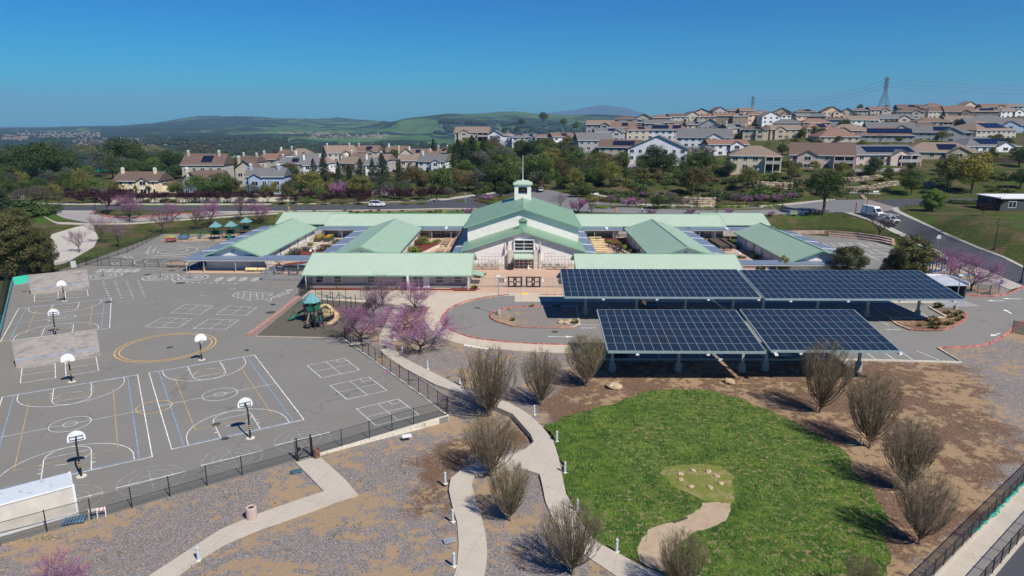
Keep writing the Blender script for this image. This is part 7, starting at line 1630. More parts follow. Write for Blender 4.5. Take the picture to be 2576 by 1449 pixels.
veg('ever2',25,700,170,'large dark evergreen tree at the left edge beside the drive',wx=1.0); veg('ever',72,670,112,'olive coloured tree at the left edge above the screened fence',wx=1.1); veg('ever2',104,692,118,'broad green tree overhanging the pale driveway entrance',wx=.9); veg('ever',30,612,95,'dark tree at the left edge, behind the olive one',wx=1.2); veg('conif2',15,560,80,'dark bushy conifer at the left edge above the drive',wx=1.4)
veg('bare',2212,600,60,'leafless roadside tree hanging over the side street below the pickup',wx=1.5); veg('plum2',2472,544,30,'dark red small tree on the right slope, left one',wx=1.3); veg('plum2',2505,530,30,'dark red small tree on the right slope, upper right one',wx=1.2); veg('sdark',2500,640,26,'grey green bush at the right edge below the lamp',wx=3) if 0 else None
TREES=[('openoak',1360,484,95,1.0,'oak'),('mid',1290,484,80,1.0,'oak'),('dark',1245,480,70,1.1,'oak'),('mid',1330,470,74,1.0,'oak'),('olive',1535,471,60,.95,'oak'),('olive',1444,475,48,1.0,'oak'),('dark',1640,431,64,.9,'oak'),('dark2',1668,450,56,1.2,'oak'),('brown',1742,492,70,.95,'oak'),('dark',1775,430,46,1.4,'oak'),('olive',1880,477,54,1.0,'oak'),('dark',1654,527,37,1.0,'oak'),('greyoak',1687,527,38,.9,'oak'),('brown',1472,441,42,.9,'oak'),('mid',1565,429,46,1.0,'oak'),('brown',1400,450,50,1.0,'oak'),('dark',1340,400,46,1.3,'oak'),('mid',1420,395,40,1.2,'oak'),('mid',1500,420,44,1.1,'oak'),
 ('olive',782,492,58,1.15,'oak'),('olive',908,497,54,1.15,'oak'),('brown',1041,489,70,.95,'oak'),('mid',1113,490,66,1.05,'oak'),('brown',1155,485,58,.8,'oak'),('greyoak',1200,484,58,.85,'oak'),('bright',998,481,30,.9,'oak'),('gold',686,500,44,.7,'oak'),('mid',665,500,34,.9,'oak'),('mid',500,500,58,1.1,'oak'),('mid',556,500,62,1.2,'oak'),('olive',222,492,44,1.3,'oak'),('greyoak',130,480,50,1.2,'oak'),('mid',170,478,44,1.1,'oak'),('dark',30,470,52,1.2,'oak'),
 ('dark',60,452,84,1.0,'oak'),('dark2',125,452,94,1.1,'oak'),('dark',180,452,70,.9,'oak'),('dark',312,436,86,1.15,'oak'),('dark2',350,440,66,1.1,'oak'),('greyoak',258,446,66,.9,'oak'),('gold',240,425,58,.9,'oak'),('gold',385,410,42,1.0,'oak'),('dark',423,446,66,.9,'oak'),('dark2',452,440,52,1.0,'oak'),('dark',285,450,56,1.0,'oak'),('mid',390,448,50,1.2,'oak'),('dark',95,440,70,1.0,'oak'),('dark2',15,445,62,1.1,'oak')]
for k,x,y,hp,wx,_ in TREES: veg(k,x,y,hp,key='oak',desc='oak beyond the school',where='',grp='oaks beyond the school',wx=wx)
for k,x,y,hp,wx in (('conif2',815,455,66,.9),('conif',852,457,50,1),('conif',841,412,32,1),('conif2',908,452,52,1.0),('conif2',963,468,80,1.0),('conif',961,400,42,.9),('conif2',1006,458,56,.8),('conif',1091,405,54,.9),('conif2',1152,428,76,1.0),('conif2',1188,428,84,1.0),('conif2',1216,424,74,1.0),('conif2',790,452,52,.9),('conif2',938,458,58,.8),('conif2',1030,462,50,.9),('conif2',1170,440,78,1.0),('conif2',880,462,46,.9),('conif2',620,458,44,.8),('conif2',577,460,78,.8),('conif',760,440,30,1.0),('conif',655,415,30,1.0)): veg(k,x,y,hp,key='con',desc='dark green conifer among the houses',where='',grp='conifers among the houses',wx=wx)
for k,x,y,hp in (('euc',465,418,66),('euc',500,418,62),('euc',530,416,58)): veg(k,x,y,hp,key='euc',desc='tall brownish tree on the horizon left of centre',where='in the clump',grp='tall horizon trees')
for i,(x,y,hp) in enumerate(((675,512,28),(709,516.5,30),(745,516,28),(776,511,30),(818,516.5,32),(855,516,38),(891,512.5,36),(909,516,30),(960,508.5,34),(996,508.5,32),(1033,507,34),(1066,505.5,32),(1098,507.5,38),(178,514,36),(210,513,34),(302,518,42),(325,512,36),(390,513,32),(415,512,28),(461,515,34),(490,511,30),(520,511,30),(548,511,30),(580,511,30),(612,511,30),(640,511,30),(360,512,30),(240,512,34),(930,508,30))): veg('plum' if i%3 else 'plum2',x,y,hp,key='plum',desc='small purple leaved plum tree by the rear road',where='',grp='purple plums along the rear road',wx=1.35)
for k,x,y,hp,wx in (('pinkd',852,500,50,.9),('pinkd',948,480,26,1),('pinkd',980,498,32,1.1),('bare',733,452,26,1.4),('pinkd',1456,538,44,1.0),('pink3',1410,522,36,1.3),('pink3',1535,520,32,1),('pinkd',1580,522,30,1.2),('pinkd',1600,522,28,1.2),('pinkd',1638,541,18,1.4),('pinkd',1738,541,20,1.4),('pinkd',1835,541,20,1.2),('pink3',1852,515,30,1.2),('pinkd',1880,514,26,1.2),('pinkd',1918,512,26,1.2),('pinkd',1955,510,24,1.2),('pinkd',1990,506,26,1),('pink3',1716,520,22,1.2),('pinkd',1620,498,18,1.2),('pinkd',1225,508,20,1.6),('bare',1488,540,32,1),('bare',62,519,48,1),('bare',88,519,50,1),('bare',118,519,48,1),('bare',150,518,40,1),('pinkd',1940,545,16,1.2),('pinkd',1430,440,20,1.4)): veg(k,x,y,hp,key='rb',desc='small roadside tree' if k=='bare' else 'small pink blossom tree beside the rear road',where='',grp='small roadside blossom trees',wx=wx)
for x,y,hp in ((200,470,48),(312,490,26),(345,490,24),(375,490,26),(425,482,22)):
    F=None; p=T(x,y); Hh=hp/FP*depth(p); t_=thing('palm_tree','','palm',p,group='palms by the yellow house'); m=MB(); m.tube([(0,0,-.3),(0,0,Hh*.72)],[.22,.2],7); m.build('trunk',BK,t_); m=MB(); rr=random.Random(x)
    for a in range(26):
        an=rr.uniform(0,6.28); el=rr.uniform(-.3,1.2); L_=Hh*.38; P=[Vector((0,0,Hh*.72))+Vector((math.cos(an)*math.cos(el)*q,math.sin(an)*math.cos(el)*q,math.sin(el)*q-.35*q*q/L_))*L_ for q in (0,.4,.75,1)]; n_=Vector((-math.sin(an),math.cos(an),0))*L_*.09
        m.add([P[0],P[1]-n_,P[2]-n_,P[3],P[2]+n_,P[1]+n_],[(0,1,2,3,4,5)])
    m.build('fronds',LM['olive'],t_); later(t_,'palm','palm tree near the yellow house','')
# groves filled in behind (every tree its own object)
def scatter(n,x0,x1,y0,y1,kinds,h0_,h1_,key,desc,grp,where='',wx=(.9,1.3),avoid=()):
    c=0; tries=0
    while c<n and tries<n*6:
        tries+=1; x=RN.uniform(x0,x1); y=y0+(y1-y0)*RN.random()
        if any(a<=x<=b and e<=y<=f for a,b,e,f in avoid): continue
        veg(RN.choice(kinds),x,y,RN.uniform(h0_,h1_),key=key,desc=desc,where=where,grp=grp,wx=RN.uniform(*wx)); c+=1
YH=((285,435,420,500),(455,565,400,500),(598,720,410,500))
YH=((285,435,470,500),)
scatter(62,-10,455,398,470,('dark','dark2','mid','brown','greyoak','olive'),28,52,'gA','oak in the grove left of the yellow house','oaks in the left grove',avoid=YH)
scatter(30,430,1150,388,402,('mid','dark2','olive','conif'),12,22,'gB','small far tree behind the town houses','far trees behind the town houses')
scatter(34,600,1140,398,462,('mid','dark','brown','conif'),16,30,'gB2','garden tree between the town houses','garden trees between the town houses',avoid=((720,1130,380,402),))
scatter(84,1135,1520,384,480,('dark','mid','mid2','brown','olive','dark2','greyoak'),30,50,'gC','oak in the wooded slope right of the bell tower','oaks on the wooded slope')
scatter(34,1500,1850,415,462,('dark','mid','olive','brown'),22,40,'gD','oak on the slope below the pale houses','oaks below the pale houses',avoid=((1845,2000,380,430),))
scatter(22,1950,2576,430,456,('mid','olive','dark','brown'),16,32,'gE','small tree along the garden fences on the right hill','small trees below the right hill gardens')
scatter(120,1300,2576,305,402,('mid','dark','olive','bare','brown'),12,28,'gF','small garden tree between the hillside houses','garden trees between the hillside houses')
scatter(26,440,740,420,500,('mid','olive','dark','brown'),26,46,'gH','garden tree between the blue and yellow houses','garden trees by the detached houses',avoid=((285,440,420,500),(455,520,430,500),(610,720,430,500)))
for x,y,hp in ((1745,398,30),(1782,400,32),(1990,390,26),(2000,398,20)): veg('blossom',x,y,hp,key='wb',desc='white blossoming tree among the hillside houses',where='',grp='white blossom trees')
for x,y,hp,k in ((2163,279,16,'mid'),(2228,279,14,'mid'),(2250,280,10,'bare'),(2290,279,12,'bare'),(2430,272,18,'bare'),(2130,290,12,'mid'),(1300,334,14,'dark'),(1270,336,16,'dark'),(1335,334,10,'dark')): veg(k,x,y,hp,key='rt',desc='small ridge top tree on the skyline',where='',grp='ridge top trees')
# shrubs
scatter(34,600,1180,476,503,('mid','olive','dark','brown','greyoak'),26,44,'gI','roadside oak behind the purple plums','roadside oaks behind the plums',avoid=((590,725,470,500),))
scatter(26,-10,290,468,508,('mid','dark','olive','greyoak'),26,46,'gJ','oak behind the left end of the road','oaks behind the left end of the road')
scatter(20,1190,1480,480,498,('mid','dark','olive'),20,34,'gK','small oak beside the road behind the hall','small oaks behind the hall',avoid=((1300,1420,470,520),))
def sh(n,x0,x1,y0,y1,kinds,h0_,h1_,key,desc,grp,wx=(1.2,2.4)):
    for i in range(n): veg(RN.choice(kinds),RN.uniform(x0,x1),RN.uniform(y0,y1),RN.uniform(h0_,h1_),key=key,desc=desc,where='',grp=grp,wx=RN.uniform(*wx))
sh(110,1440,1990,450,508,('sgrey','sdark','solive','sbrown','smid','smid'),6,15,'sA','shrub on the planted slope behind the rear road','shrubs on the planted slope')
sh(60,1960,2576,440,490,('sgrey','sdark','solive','smid'),5,12,'sB','shrub on the grassy slope above the junction','shrubs on the grassy slope')
sh(26,1490,1965,520.5,525.5,('slime','sgreen','solive'),6,9,'sC','lime green clump on the east road median','clumps on the east road median')
sh(26,680,1070,512,517,('solive','sgreen','smid'),4,6,'sD','low green clump on the rear road median','clumps on the rear road median')
sh(14,1790,1990,494,505,('sdark','smid'),14,22,'sE','dark hedge bush behind the rear road','dark hedge bushes')
sh(14,330,520,500,509,('smid','solive','sbrown'),6,11,'sF','bush in front of the white boundary wall','bushes by the white wall')
sh(8,2400,2520,508,514,('sdark','sgreen'),8,14,'sG','clipped bush beside the dark green bungalow','bushes by the bungalow'); sh(10,1210,1300,499,515,('sbrown','solive','smid'),6,10,'sH','low bush on the roundabout island','bushes on the roundabout')
sh(18,0,120,520,545,('sdark','smid'),14,26,'sI','dark bush at the left edge by the drive','bushes at the left edge'); sh(24,690,1190,531,536,('tuft','tuftg'),4,6,'sJ','dry grass clump on the verge behind the rear roof','dry grass clumps on the verge',(1.2,2.2))
N1=lambda x,y:(691.8+x/8,566+y/8)
for k,x,y,hp,wx in (('sgrey',743,645,23,.8),('sgreen',724,646,10,1.2),('sgrey',774,630,11,1.9),('sbrown',818,630,19,1.1),('sbrown',850,613,13,1.2),('solive',783,619,10,1.1),('sgreen',671,664,9,1.6),('solive',690,661,12,1.6),('solive',1069,607,16,1.3),('sbrown',1052,616,15,1.3),('slime',1037,636,18,1.2),('slime',1101,610,9,1.6),('slime',1079,615,8,1.6),('bare',1089,600,24,.8),('bare',1057,634,18,.9),('slime',1531,612,9,1.4),('slime',1551,616,10,1.3),('slime',1571,626,11,1.2),('solive',1591,640,14,1.3),('slime',1479,604,7,1.5),('bare',1554,606,20,.8),('sdark',1500,605,8,1.3),('sdark',1864,650,8,1.8),('slime',1904,651,13,1.2),('tuftg',1206,698,15,1.6),('tuftg',1194,726,9,1.6),('smid',929,728.5,7,2.8),('tuft',846,728,9,1.2),('tuft',1019,729,9,1.3),('tuft',996,729,6,1.6),('sgrey',1770,606,8,1.4),('solive',1800,604,7,1.4)): veg(k,x,y,hp,key='cy',desc='courtyard or border plant by the school walls',where='',grp='plants by the school walls',wx=wx,dz=.05)
for k,(x,y,hp) in [(('tuft','tuftg')[i%3==0],v) for i,v in enumerate(((1710,590,15),(1800,650,11),(1835,690,11),(1875,680,12),(1925,650,12),(1905,720,10),(1945,700,10),(1665,735,18),(1710,765,15),(1640,795,10),(1690,800,10),(1520,775,9),(1800,765,11),(1845,755,9),(1585,775,6),(1630,760,9)))]: veg(k,1932+x/4,629+y/4,hp,key='it',desc='pale grass tuft on the corner island',where='',grp='grass tufts on the corner island',dz=.14,wx=1.1)
for x,y,hp in ((1338,773,9),(1448,815,13),(1290,809,10),(1250,795,6),(1281,782,5),(1393,775,8),(1405,773,8)): veg('tuft',x,y,hp,key='it2',desc='pale grass tuft on the left parking island',where='',grp='grass tufts on the left island',dz=.14,wx=1.1)
# ---------------------------------------------------------------- houses
WC=dict(cream=(.58,.50,.37),tan=(.42,.35,.26),beige=(.46,.41,.34),pink=(.56,.45,.40),white=(.74,.74,.75),grey=(.36,.36,.36),brown=(.24,.185,.135),blue=(.36,.46,.60),yellow=(.74,.64,.42),slate=(.16,.22,.34),peach=(.62,.45,.33),green=(.45,.46,.36))
RC=dict(tile=(.20,.135,.105),pinktile=(.24,.145,.11),greyt=(.16,.16,.16),brownt=(.15,.105,.085),tant=(.24,.185,.145))
WM={k:mat('house_wall_'+k,v,.9,.06,.6) for k,v in WC.items()}; RMt={k:m_tile('roof_tiles_'+k,v) for k,v in RC.items()}
SOL=mat('house_solar',(.01,.014,.03),.2,.2,2,spec=.6); WPANE=mat('house_window_glass',(.03,.035,.04),.12,.3,.5)
WINM={}
def winpart(par,x,y,z,w,hh,side=0):
    k=(round(w,1),round(hh,1))
    if k not in WINM:
        f=MB(); 
        for a0,b0,a1,b1 in ((-w/2-.1,-.1,-w/2,hh+.1),(w/2,-.1,w/2+.1,hh+.1),(-w/2,-.1,w/2,0),(-w/2,hh,w/2,hh+.1),(-.04,0,.04,hh)): f.box(a0,-.07,b0,a1,.02,b1)
        f.box(-w/2,-.03,0,w/2,.02,hh,1); WINM[k]=f.mesh('window',[K['frame'],WPANE])
    obj('window',WINM[k],par,(x,y,z),side)
def house(label,px0,px1,pyb,wall,roof,rt='hip',Z=None,st=2,rot=0,chim=0,solar=0,grp='houses',feat='',name='house',hr=None,pk=1,wn=True,dr=.62,base=None,cat='house'):
    pc=(px0+px1)/2; p=D(pc,pyb,Z) if Z else T(pc,pyb)
    Zp=depth(p); w=(px1-px0)/FP*Zp; d=max(8,w*dr); t_=thing(name,label or '',cat,(p.x,p.y+d/2*math.cos(rot)*.9,p.z),rot,group=grp)
    e=2.85*st; hh=e if not hr else hr; ov=.55; m=MB(); z0=-7
    m.box(-w/2,-d/2,z0,w/2,d/2,hh); rise=min(w,d)*.5*.42*pk; rs=MB(); R_=MB(); zr=hh+rise
    X,Y=w/2+ov,d/2+ov; ze=hh-.05
    if rt=='hip':
        if w>=d: a,b=(-w/2+d/2,0,zr),(w/2-d/2,0,zr); F=[(0,1,5,4),(1,2,5),(2,3,4,5),(3,0,4)]
        else: a,b=(0,-d/2+w/2,zr),(0,d/2-w/2,zr); F=[(0,1,4),(1,2,5,4),(2,3,5),(3,0,4,5)]
        R_.add([(-X,-Y,ze),(X,-Y,ze),(X,Y,ze),(-X,Y,ze),a,b],F+[(3,2,1,0)])
    elif rt=='gx': # ridge along x: slope faces the viewer
        zr=hh+d*.5*.45*pk; R_.add([(-X,-Y,ze),(X,-Y,ze),(X,Y,ze),(-X,Y,ze),(-X,0,zr),(X,0,zr)],[(0,1,5,4),(2,3,4,5),(3,2,1,0),(3,0,4),(1,2,5)])
    else: # 'gy': gable end faces the viewer
        zr=hh+w*.5*.5*pk; m.add([(-w/2,-d/2,hh),(w/2,-d/2,hh),(0,-d/2,zr-.15),(-w/2,d/2,hh),(w/2,d/2,hh),(0,d/2,zr-.15)],[(0,1,2),(5,4,3)])
        for s in(-1,1): R_.slab([(s*X,-Y,ze-.15),(0,-Y,zr),(0,Y,zr),(s*X,Y,ze-.15)],.15)
    m.build('wall',WM[wall],t_); ro=R_.build('roof',RMt[roof],t_)
    if rt!='gy': mm=MB(); mm.box(-X,-Y-.02,ze-.2,X,-Y+.1,ze-.003); mm.build('eaves_board',K['frame'],ro)
    for c in range(chim):
        cx=(-.42+.75*c)*w; mm=MB(); mm.box(cx-.45,-d*.1-.45,hh-1,cx+.45,-d*.1+.45,zr+1.0); ch=mm.build('chimney',WM[wall],ro); mm=MB(); mm.box(cx-.55,-d*.1-.55,zr+1.0,cx+.55,-d*.1+.55,zr+1.12); mm.box(cx-.3,-d*.1-.3,zr+1.12,cx+.3,-d*.1+.3,zr+1.5); mm.build('chimney_cap',K['white'],ch)
    if wn:
        n=max(2,int(w/3.6))
        for s_ in range(st):
            for i in range(n):
                if 'balc' in feat and i>=n-2: continue
                x=-w/2+w*(i+.5)/n; winpart(t_,x,-d/2-.01,.9+2.85*s_,1.7 if (i+s_)%2 else 1.3,1.35)
        for y in (-d*.2,d*.15): winpart(t_,-w/2-.01 if pc>CX else w/2+.01,y,3.6 if st>1 else 1,1.1,1.2,-math.pi/2 if pc>CX else math.pi/2)
    if 'gable' in feat:  # projecting front gable bay
        bw=w*.34; bx=-w*.22 if 'left' in feat else w*.2; by=-d/2-1.2; mm=MB(); g=hh+bw*.24
        mm.add([(bx-bw/2,by,z0),(bx+bw/2,by,z0),(bx+bw/2,by,hh-.3),(bx,by,g-.3),(bx-bw/2,by,hh-.3)]+[(bx-bw/2,-d/2+.3,z0),(bx+bw/2,-d/2+.3,z0),(bx+bw/2,-d/2+.3,hh-.3),(bx,-d/2+.3,g-.3),(bx-bw/2,-d/2+.3,hh-.3)],[(0,1,2,3,4)]+[(i,5+i,5+(i+1)%5,(i+1)%5) for i in range(5)]); b_=mm.build('front_bay',WM[wall],t_)
        mm=MB(); q=bw/2+.4; 
        for s in(-1,1): mm.slab([(bx+s*q,by-.4,hh-.5),(bx,by-.4,g-.1),(bx,0,g-.1),(bx+s*q,0,hh-.5)],.14)
        mm.build('bay_roof',RMt[roof],b_)
        for s_ in range(st): winpart(b_,bx,by-.02,.9+2.85*s_,2.2,1.35)
    if 'balc' in feat:
        bw=w*.32; bx=w/2-bw/2; by=-d/2-2.2; mm=MB(); mm.box(bx-bw/2,by,2.75,bx+bw/2,-d/2,2.95); 
        for x in(bx-bw/2+.15,bx,bx+bw/2-.15): mm.box(x-.15,by,z0,x+.15,by+.3,hh)
        mm.box(bx-bw/2,by,hh-.35,bx+bw/2,-d/2,hh-.06); b_=mm.build('balcony',WM[wall],t_); mm=MB(); mm.box(bx-bw/2,by+.02,3.0,bx+bw/2,by+.1,3.9); mm.build('railing',WM['grey'],b_)
        mm=MB(); mm.box(bx-bw/2+.3,-d/2-.06,.1,bx+bw/2-.3,-d/2-.02,2.3); mm.box(bx-bw/2+.3,-d/2-.06,3.0,bx+bw/2-.3,-d/2-.02,5.1); mm.build('dark_openings',WPANE,b_)
    if solar and rt!='gy':
        mm=MB(); sl=(zr-ze)/(Y if (rt=='gx' or w>=d) else w/2); ya,yb=-Y*.78,-Y*.22; sw=w*.13*solar
        sx=w*.08; P=[(sx-sw,ya),(sx+sw,ya),(sx+sw,yb),(sx-sw,yb)]; mm.slab([(x,y,ze+(y+Y)*sl+.16) for x,y in P],.08); mm.build('solar_panels',SOL,ro)
    return t_
def hl(L_,key,desc,where,grp,zf=None):
    for r in L_:
        x0,x1,y,wl,rf,rt=r[:6]; feat=r[6] if len(r)>6 else ''; sol=r[7] if len(r)>7 else 0; ch=r[8] if len(r)>8 else 0
        if key in('h3','h4','h5'): wl=RN.choice([wl,wl,'cream','beige','white','grey','tan','brown']); rf=RN.choice([rf,rf,'tile','brownt','greyt','tant'])
        if rt=='gx' and x1-x0<70 and not sol and 'balc' not in feat and RN.random()<.55: rt='gy'
        o=house(None,x0,x1,y,wl,rf,rt,Z=hz(y,(x0+x1)/2) if zf is None else zf,grp=grp,feat=feat,solar=sol,chim=ch,rot=RN.uniform(-.45,.3),pk=RN.uniform(.85,1.25),dr=RN.uniform(.55,.85))
        fd={'hip':'hipped','gx':'long ridged','gy':'gable fronted'}[rt]
        later(o,key,f'{wl} {fd} {desc}',where)
hl([(1288,1322,367,'white','greyt','hip','',0),(1317,1350,366,'blue','greyt','gx','gable',1),(1343,1388,367,'cream','tile','hip','balc',0),(1384,1440,367,'white','tile','gx','gable',1),(1425,1468,370,'cream','tile','hip','balc',0),(1450,1538,380,'grey','greyt','gx','balc',0),(1514,1618,402,'beige','brownt','gx','balc',2),(1590,1735,406,'white','greyt','gy','',1),(1848,1968,429,'cream','tant','hip','balc',0),(2007,2155,427,'pink','brownt','gx','gable left balc',0),(2145,2302,425,'pink','greyt','gx','gable balc',3),(2292,2462,417,'tan','tant','hip','gable',1),(2412,2557,399,'white','greyt','hip','gable',2)],'h1','house','in the lowest hillside row','lowest row of hillside houses')
hl([(1146,1231,354,'beige','tant','gx','balc gable left',0),(1229,1267,361,'white','greyt','gy','',0),(1264,1294,362,'white','tant','hip','balc',0)],'h0','house','on the far left of the hill','houses at the left end of the hill')
hl([(1782,1880,393,'white','pinktile','gx','gable',0),(1713,1845,372,'white','greyt','gx','gable',0),(2092,2194,353,'tan','tant','hip','gable left',0),(2194,2304,348,'pink','greyt','gx','gable',0),(2294,2367,344,'pink','brownt','hip','gable',0),(2060,2160,370,'beige','pinktile','hip','',0),(2175,2305,366,'grey','tile','hip','',3),(2295,2445,358,'grey','greyt','hip','gable',1),(2447,2580,338,'blue','greyt','gx','gable',0),(2420,2550,352,'beige','tant','hip','',2),(1932,2017,350,'tan','tant','gx','gable left',0),(2017,2100,348,'tan','pinktile','hip','',1),(1620,1700,352,'white','greyt','hip','',2),(1570,1640,352,'beige','tile','hip','',1),(1660,1740,352,'beige','pinktile','hip','',1),(1495,1570,357,'grey','greyt','gx','gable',1),(1540,1600,344,'beige','tile','gx','',1)],'h2','house','in the second hillside row','second row of hillside houses')
hl([(1725,1775,336,'white','greyt','gx','gable',1,1),(1703,1738,334,'cream','tile','gx','',0,1),(1758,1822,341,'tan','tant','gx','gable',0,1),(1820,1880,346,'beige','brownt','gx','gable',1,1),(1875,1935,350,'grey','brownt','gx','gable',1,1),(1478,1545,336,'cream','pinktile','gx','gable',0),(1582,1626,330,'yellow','tant','hip','',1),(1545,1590,332,'beige','greyt','hip','',0),(1624,1666,333,'grey','greyt','gx','',0),(1664,1704,330,'peach','tile','hip','',0),(2127,2207,323,'tan','tant','gx','balc',0),(2207,2297,318,'beige','tant','gx','gable',0,1),(2312,2392,328,'tan','greyt','hip','balc',0),(2385,2450,326,'beige','tant','gx','balc',0,1),(2090,2130,322,'brown','brownt','gx','balc',0),(2018,2088,330,'beige','pinktile','hip','',0),(1950,2015,332,'beige','tile','hip','',0),(2450,2520,318,'grey','greyt','hip','',0)],'h3','house','in the third hillside row','third row of hillside houses')
hl([(1600,1645,318,'peach','pinktile','gx',''),(1640,1685,316,'beige','tile','hip',''),(1680,1722,313,'peach','pinktile','gx',''),(1718,1760,312,'beige','tile','gx',''),(1756,1800,314,'grey','pinktile','hip',''),(1798,1842,311,'peach','pinktile','gx',''),(1838,1880,312,'beige','tile','hip','',1),(1876,1918,308,'peach','pinktile','hip',''),(1915,1960,312,'cream','pinktile','gx',''),(1958,2000,310,'beige','tile','hip','',1),(1998,2042,311,'peach','pinktile','gx',''),(2040,2080,312,'cream','tile','hip',''),(1550,1600,320,'beige','tile','hip',''),(2262,2325,300,'beige','brownt','hip','gable'),(2322,2388,299,'tan','tile','hip',''),(2385,2450,300,'brown','brownt','gx','gable'),(2450,2510,299,'grey','greyt','hip','',2),(2510,2576,298,'beige','tant','hip','gable')],'h4','house','in the fourth hillside row','fourth row of hillside houses')
hl([(1790,1826,297,'peach','pinktile','gx',''),(1826,1860,296,'brown','tile','hip',''),(1860,1896,297,'peach','pinktile','gx',''),(1948,1990,300,'brown','tile','gx','gable'),(2005,2054,300,'brown','tile','hip','',1),(2066,2118,300,'peach','pinktile','gx','gable'),(2149,2184,296,'brown','tile','hip',''),(2190,2240,294,'tan','tile','gx','gable'),(2262,2320,288,'brown','brownt','gx','gable',1),(2325,2384,288,'grey','tant','hip','gable'),(2388,2430,287,'tan','brownt','hip',''),(2418,2456,283,'beige','tant','gx',''),(2474,2535,286,'brown','brownt','gx','gable'),(2530,2585,284,'tan','brownt','hip',''),(1896,1946,303,'peach','pinktile','hip',''),(2118,2150,300,'cream','pinktile','gx',''),(1745,1790,302,'peach','tile','gx','')],'h5','house','in the ridge top row','ridge top row of houses')
# left neighbourhood
house('two storey yellow house with brown tile roof and three chimneys, left',293,405,491,'yellow','brownt','gx',245,rot=-.04,chim=3,pk=1.3,hr=5.2,grp='detached houses by the rear road',feat='gable'); house('low yellow wing at the right end of the yellow house',400,447,490,'yellow','brownt','gy',248,st=1,grp='detached houses by the rear road')
house('slate blue gable fronted house with arched window',464,505,492,'slate','brownt','gy',248,chim=1,hr=6.2,pk=1.6,grp='detached houses by the rear road',dr=1.4); house('slate blue house wing with brown tile roof behind the oaks',500,560,490,'slate','brownt','gx',255,pk=1.5,hr=6.2,grp='detached houses by the rear road'); house('brown roofed cream house on higher ground behind the slate blue one',462,566,452,'beige','brownt','gx',300,pk=1.8,hr=6.5,chim=2,solar=1,grp='detached houses by the rear road')
house('pale blue two storey house with white chimneys behind the white wall',622,716,491,'blue','greyt','gx',248,pk=1.5,hr=6.8,chim=2,grp='detached houses by the rear road',feat='gable left'); house('cream house with brick lower storey between the two blue houses',596,645,468,'beige','brownt','gy',270,pk=1.6,hr=7,chim=1,grp='detached houses by the rear road'); house('pale blue low wing beside the pale blue house',710,745,491,'blue','greyt','gx',250,st=1,grp='detached houses by the rear road')
TH=[(603,660,436,'beige','brownt','gx','',0,2),(659,702,428,'beige','pinktile','gx','',0,1),(702,732,415,'white','tile','gx','',0,1),(729,782,410,'beige','tant','hip','gable',0,1),(706,770,442,'grey','greyt','gx','',1,1),(739,804,430,'white','greyt','gx','gable',0,1),(760,800,446,'white','greyt','gx','',0,1),(800,838,440,'white','tant','hip','',0,1),(814,888,408,'beige','tant','gx','',0,2),(853,884,418,'yellow','tant','gy','',0,0),(880,916,425,'grey','brownt','gx','balc',0,1),(896,956,404,'beige','tile','gx','gable',1,1),(919,953,445,'white','greyt','gx','',0,1),(955,985,430,'grey','tant','gx','',0,1),(972,1030,405,'white','tile','gx','gable',0,1),(1000,1040,415,'beige','pinktile','gy','',0,1),(1026,1070,412,'white','tile','gx','gable left',1,1),(1060,1085,410,'cream','tile','gy','',1,0),(1056,1128,434,'white','greyt','gx','gable',0,1),(1100,1132,406,'beige','tile','hip','',1,2),(1080,1105,420,'pink','tile','gx','',0,1),(1006,1060,432,'beige','tant','gx','',0,0),(860,905,440,'grey','tant','gx','',0,1)]
interp0=lambda y:330+(445-y)*2.75
for r in TH: 
    o=house(None,*r[:6],Z=interp0(r[2]),pk=1.7,hr=5.9,grp='town houses beyond the rear road',feat=r[6],solar=r[7],chim=r[8],rot=RN.uniform(-.5,.5)); later(o,'th',f'{r[3]} town house among the dark conifers','')
# bungalow at the right edge, walls and fences of the neighbourhood
t_=thing('bungalow','dark green flat roofed bungalow with pale roof at the right edge','house',T(2560,531)+Vector((3,5,0))); m=MB(); m.box(-8,-5,-2,12,5,3.4); m.build('wall',mat('dark_olive_wall',(.06,.07,.065),.9,.1,1),t_); m=MB(); m.box(-8.5,-5.5,3.4,12.5,5.5,3.7); ro=m.build('roof',K['white'],t_); winpart(t_,-4.8,-5.02,1,2,1.6)
m=MB(); m.lathe([(.05,3.7),(.05,4.3)],6,c=(-6,-3)); m.lathe([(.1,4.3),(.5,4.6)],12,c=(-6,-3)); m.build('satellite_dish',K['white'],ro)
def wallrun(name,label,px,hgt,th,mt,cat='wall',z0=-.6):
    P=[T(*q) for q in resamp(px,24)]; o=P[0].copy(); m=MB()
    for a,b in zip(P,P[1:]): m.beam((a.x-o.x,a.y-o.y,a.z-o.z+(hgt+z0)/2),(b.x-o.x,b.y-o.y,b.z-o.z+(hgt+z0)/2),th,hgt-z0)
    tag(m.build(name,mt,loc=o),label,cat)
wallrun('boundary_wall','long white boundary wall behind the purple plums, below the yellow house',[(250,510),(370,509),(480,508),(650,508),(740,506)],1.5,.3,K['kerb'])
wallrun('timber_fence','dark brown timber fence above the white wall by the yellow house',[(250,502),(300,500),(450,499),(600,500)],1.8,.12,mat('dark_fence_timber',(.05,.032,.025),.9,.3,2),'fence')
wallrun('white_fence_wall','white wall glimpsed behind the pink trees left of the roundabout',[(935,492),(990,490),(1040,490)],2.0,.3,K['white'])
wallrun('garden_fence','dark timber fence below the white gable fronted house',[(1650,412),(1740,414)],1.8,.12,MATS['dark_fence_timber'],'fence'); wallrun('garden_fence','dark timber fence below the white house at the right edge',[(2475,408),(2576,412)],1.8,.12,MATS['dark_fence_timber'],'fence')
wallrun('garden_wall','low fence along the terrace of the pink houses',[(2150,432),(2300,430)],1.1,.12,WM['grey'],'fence')
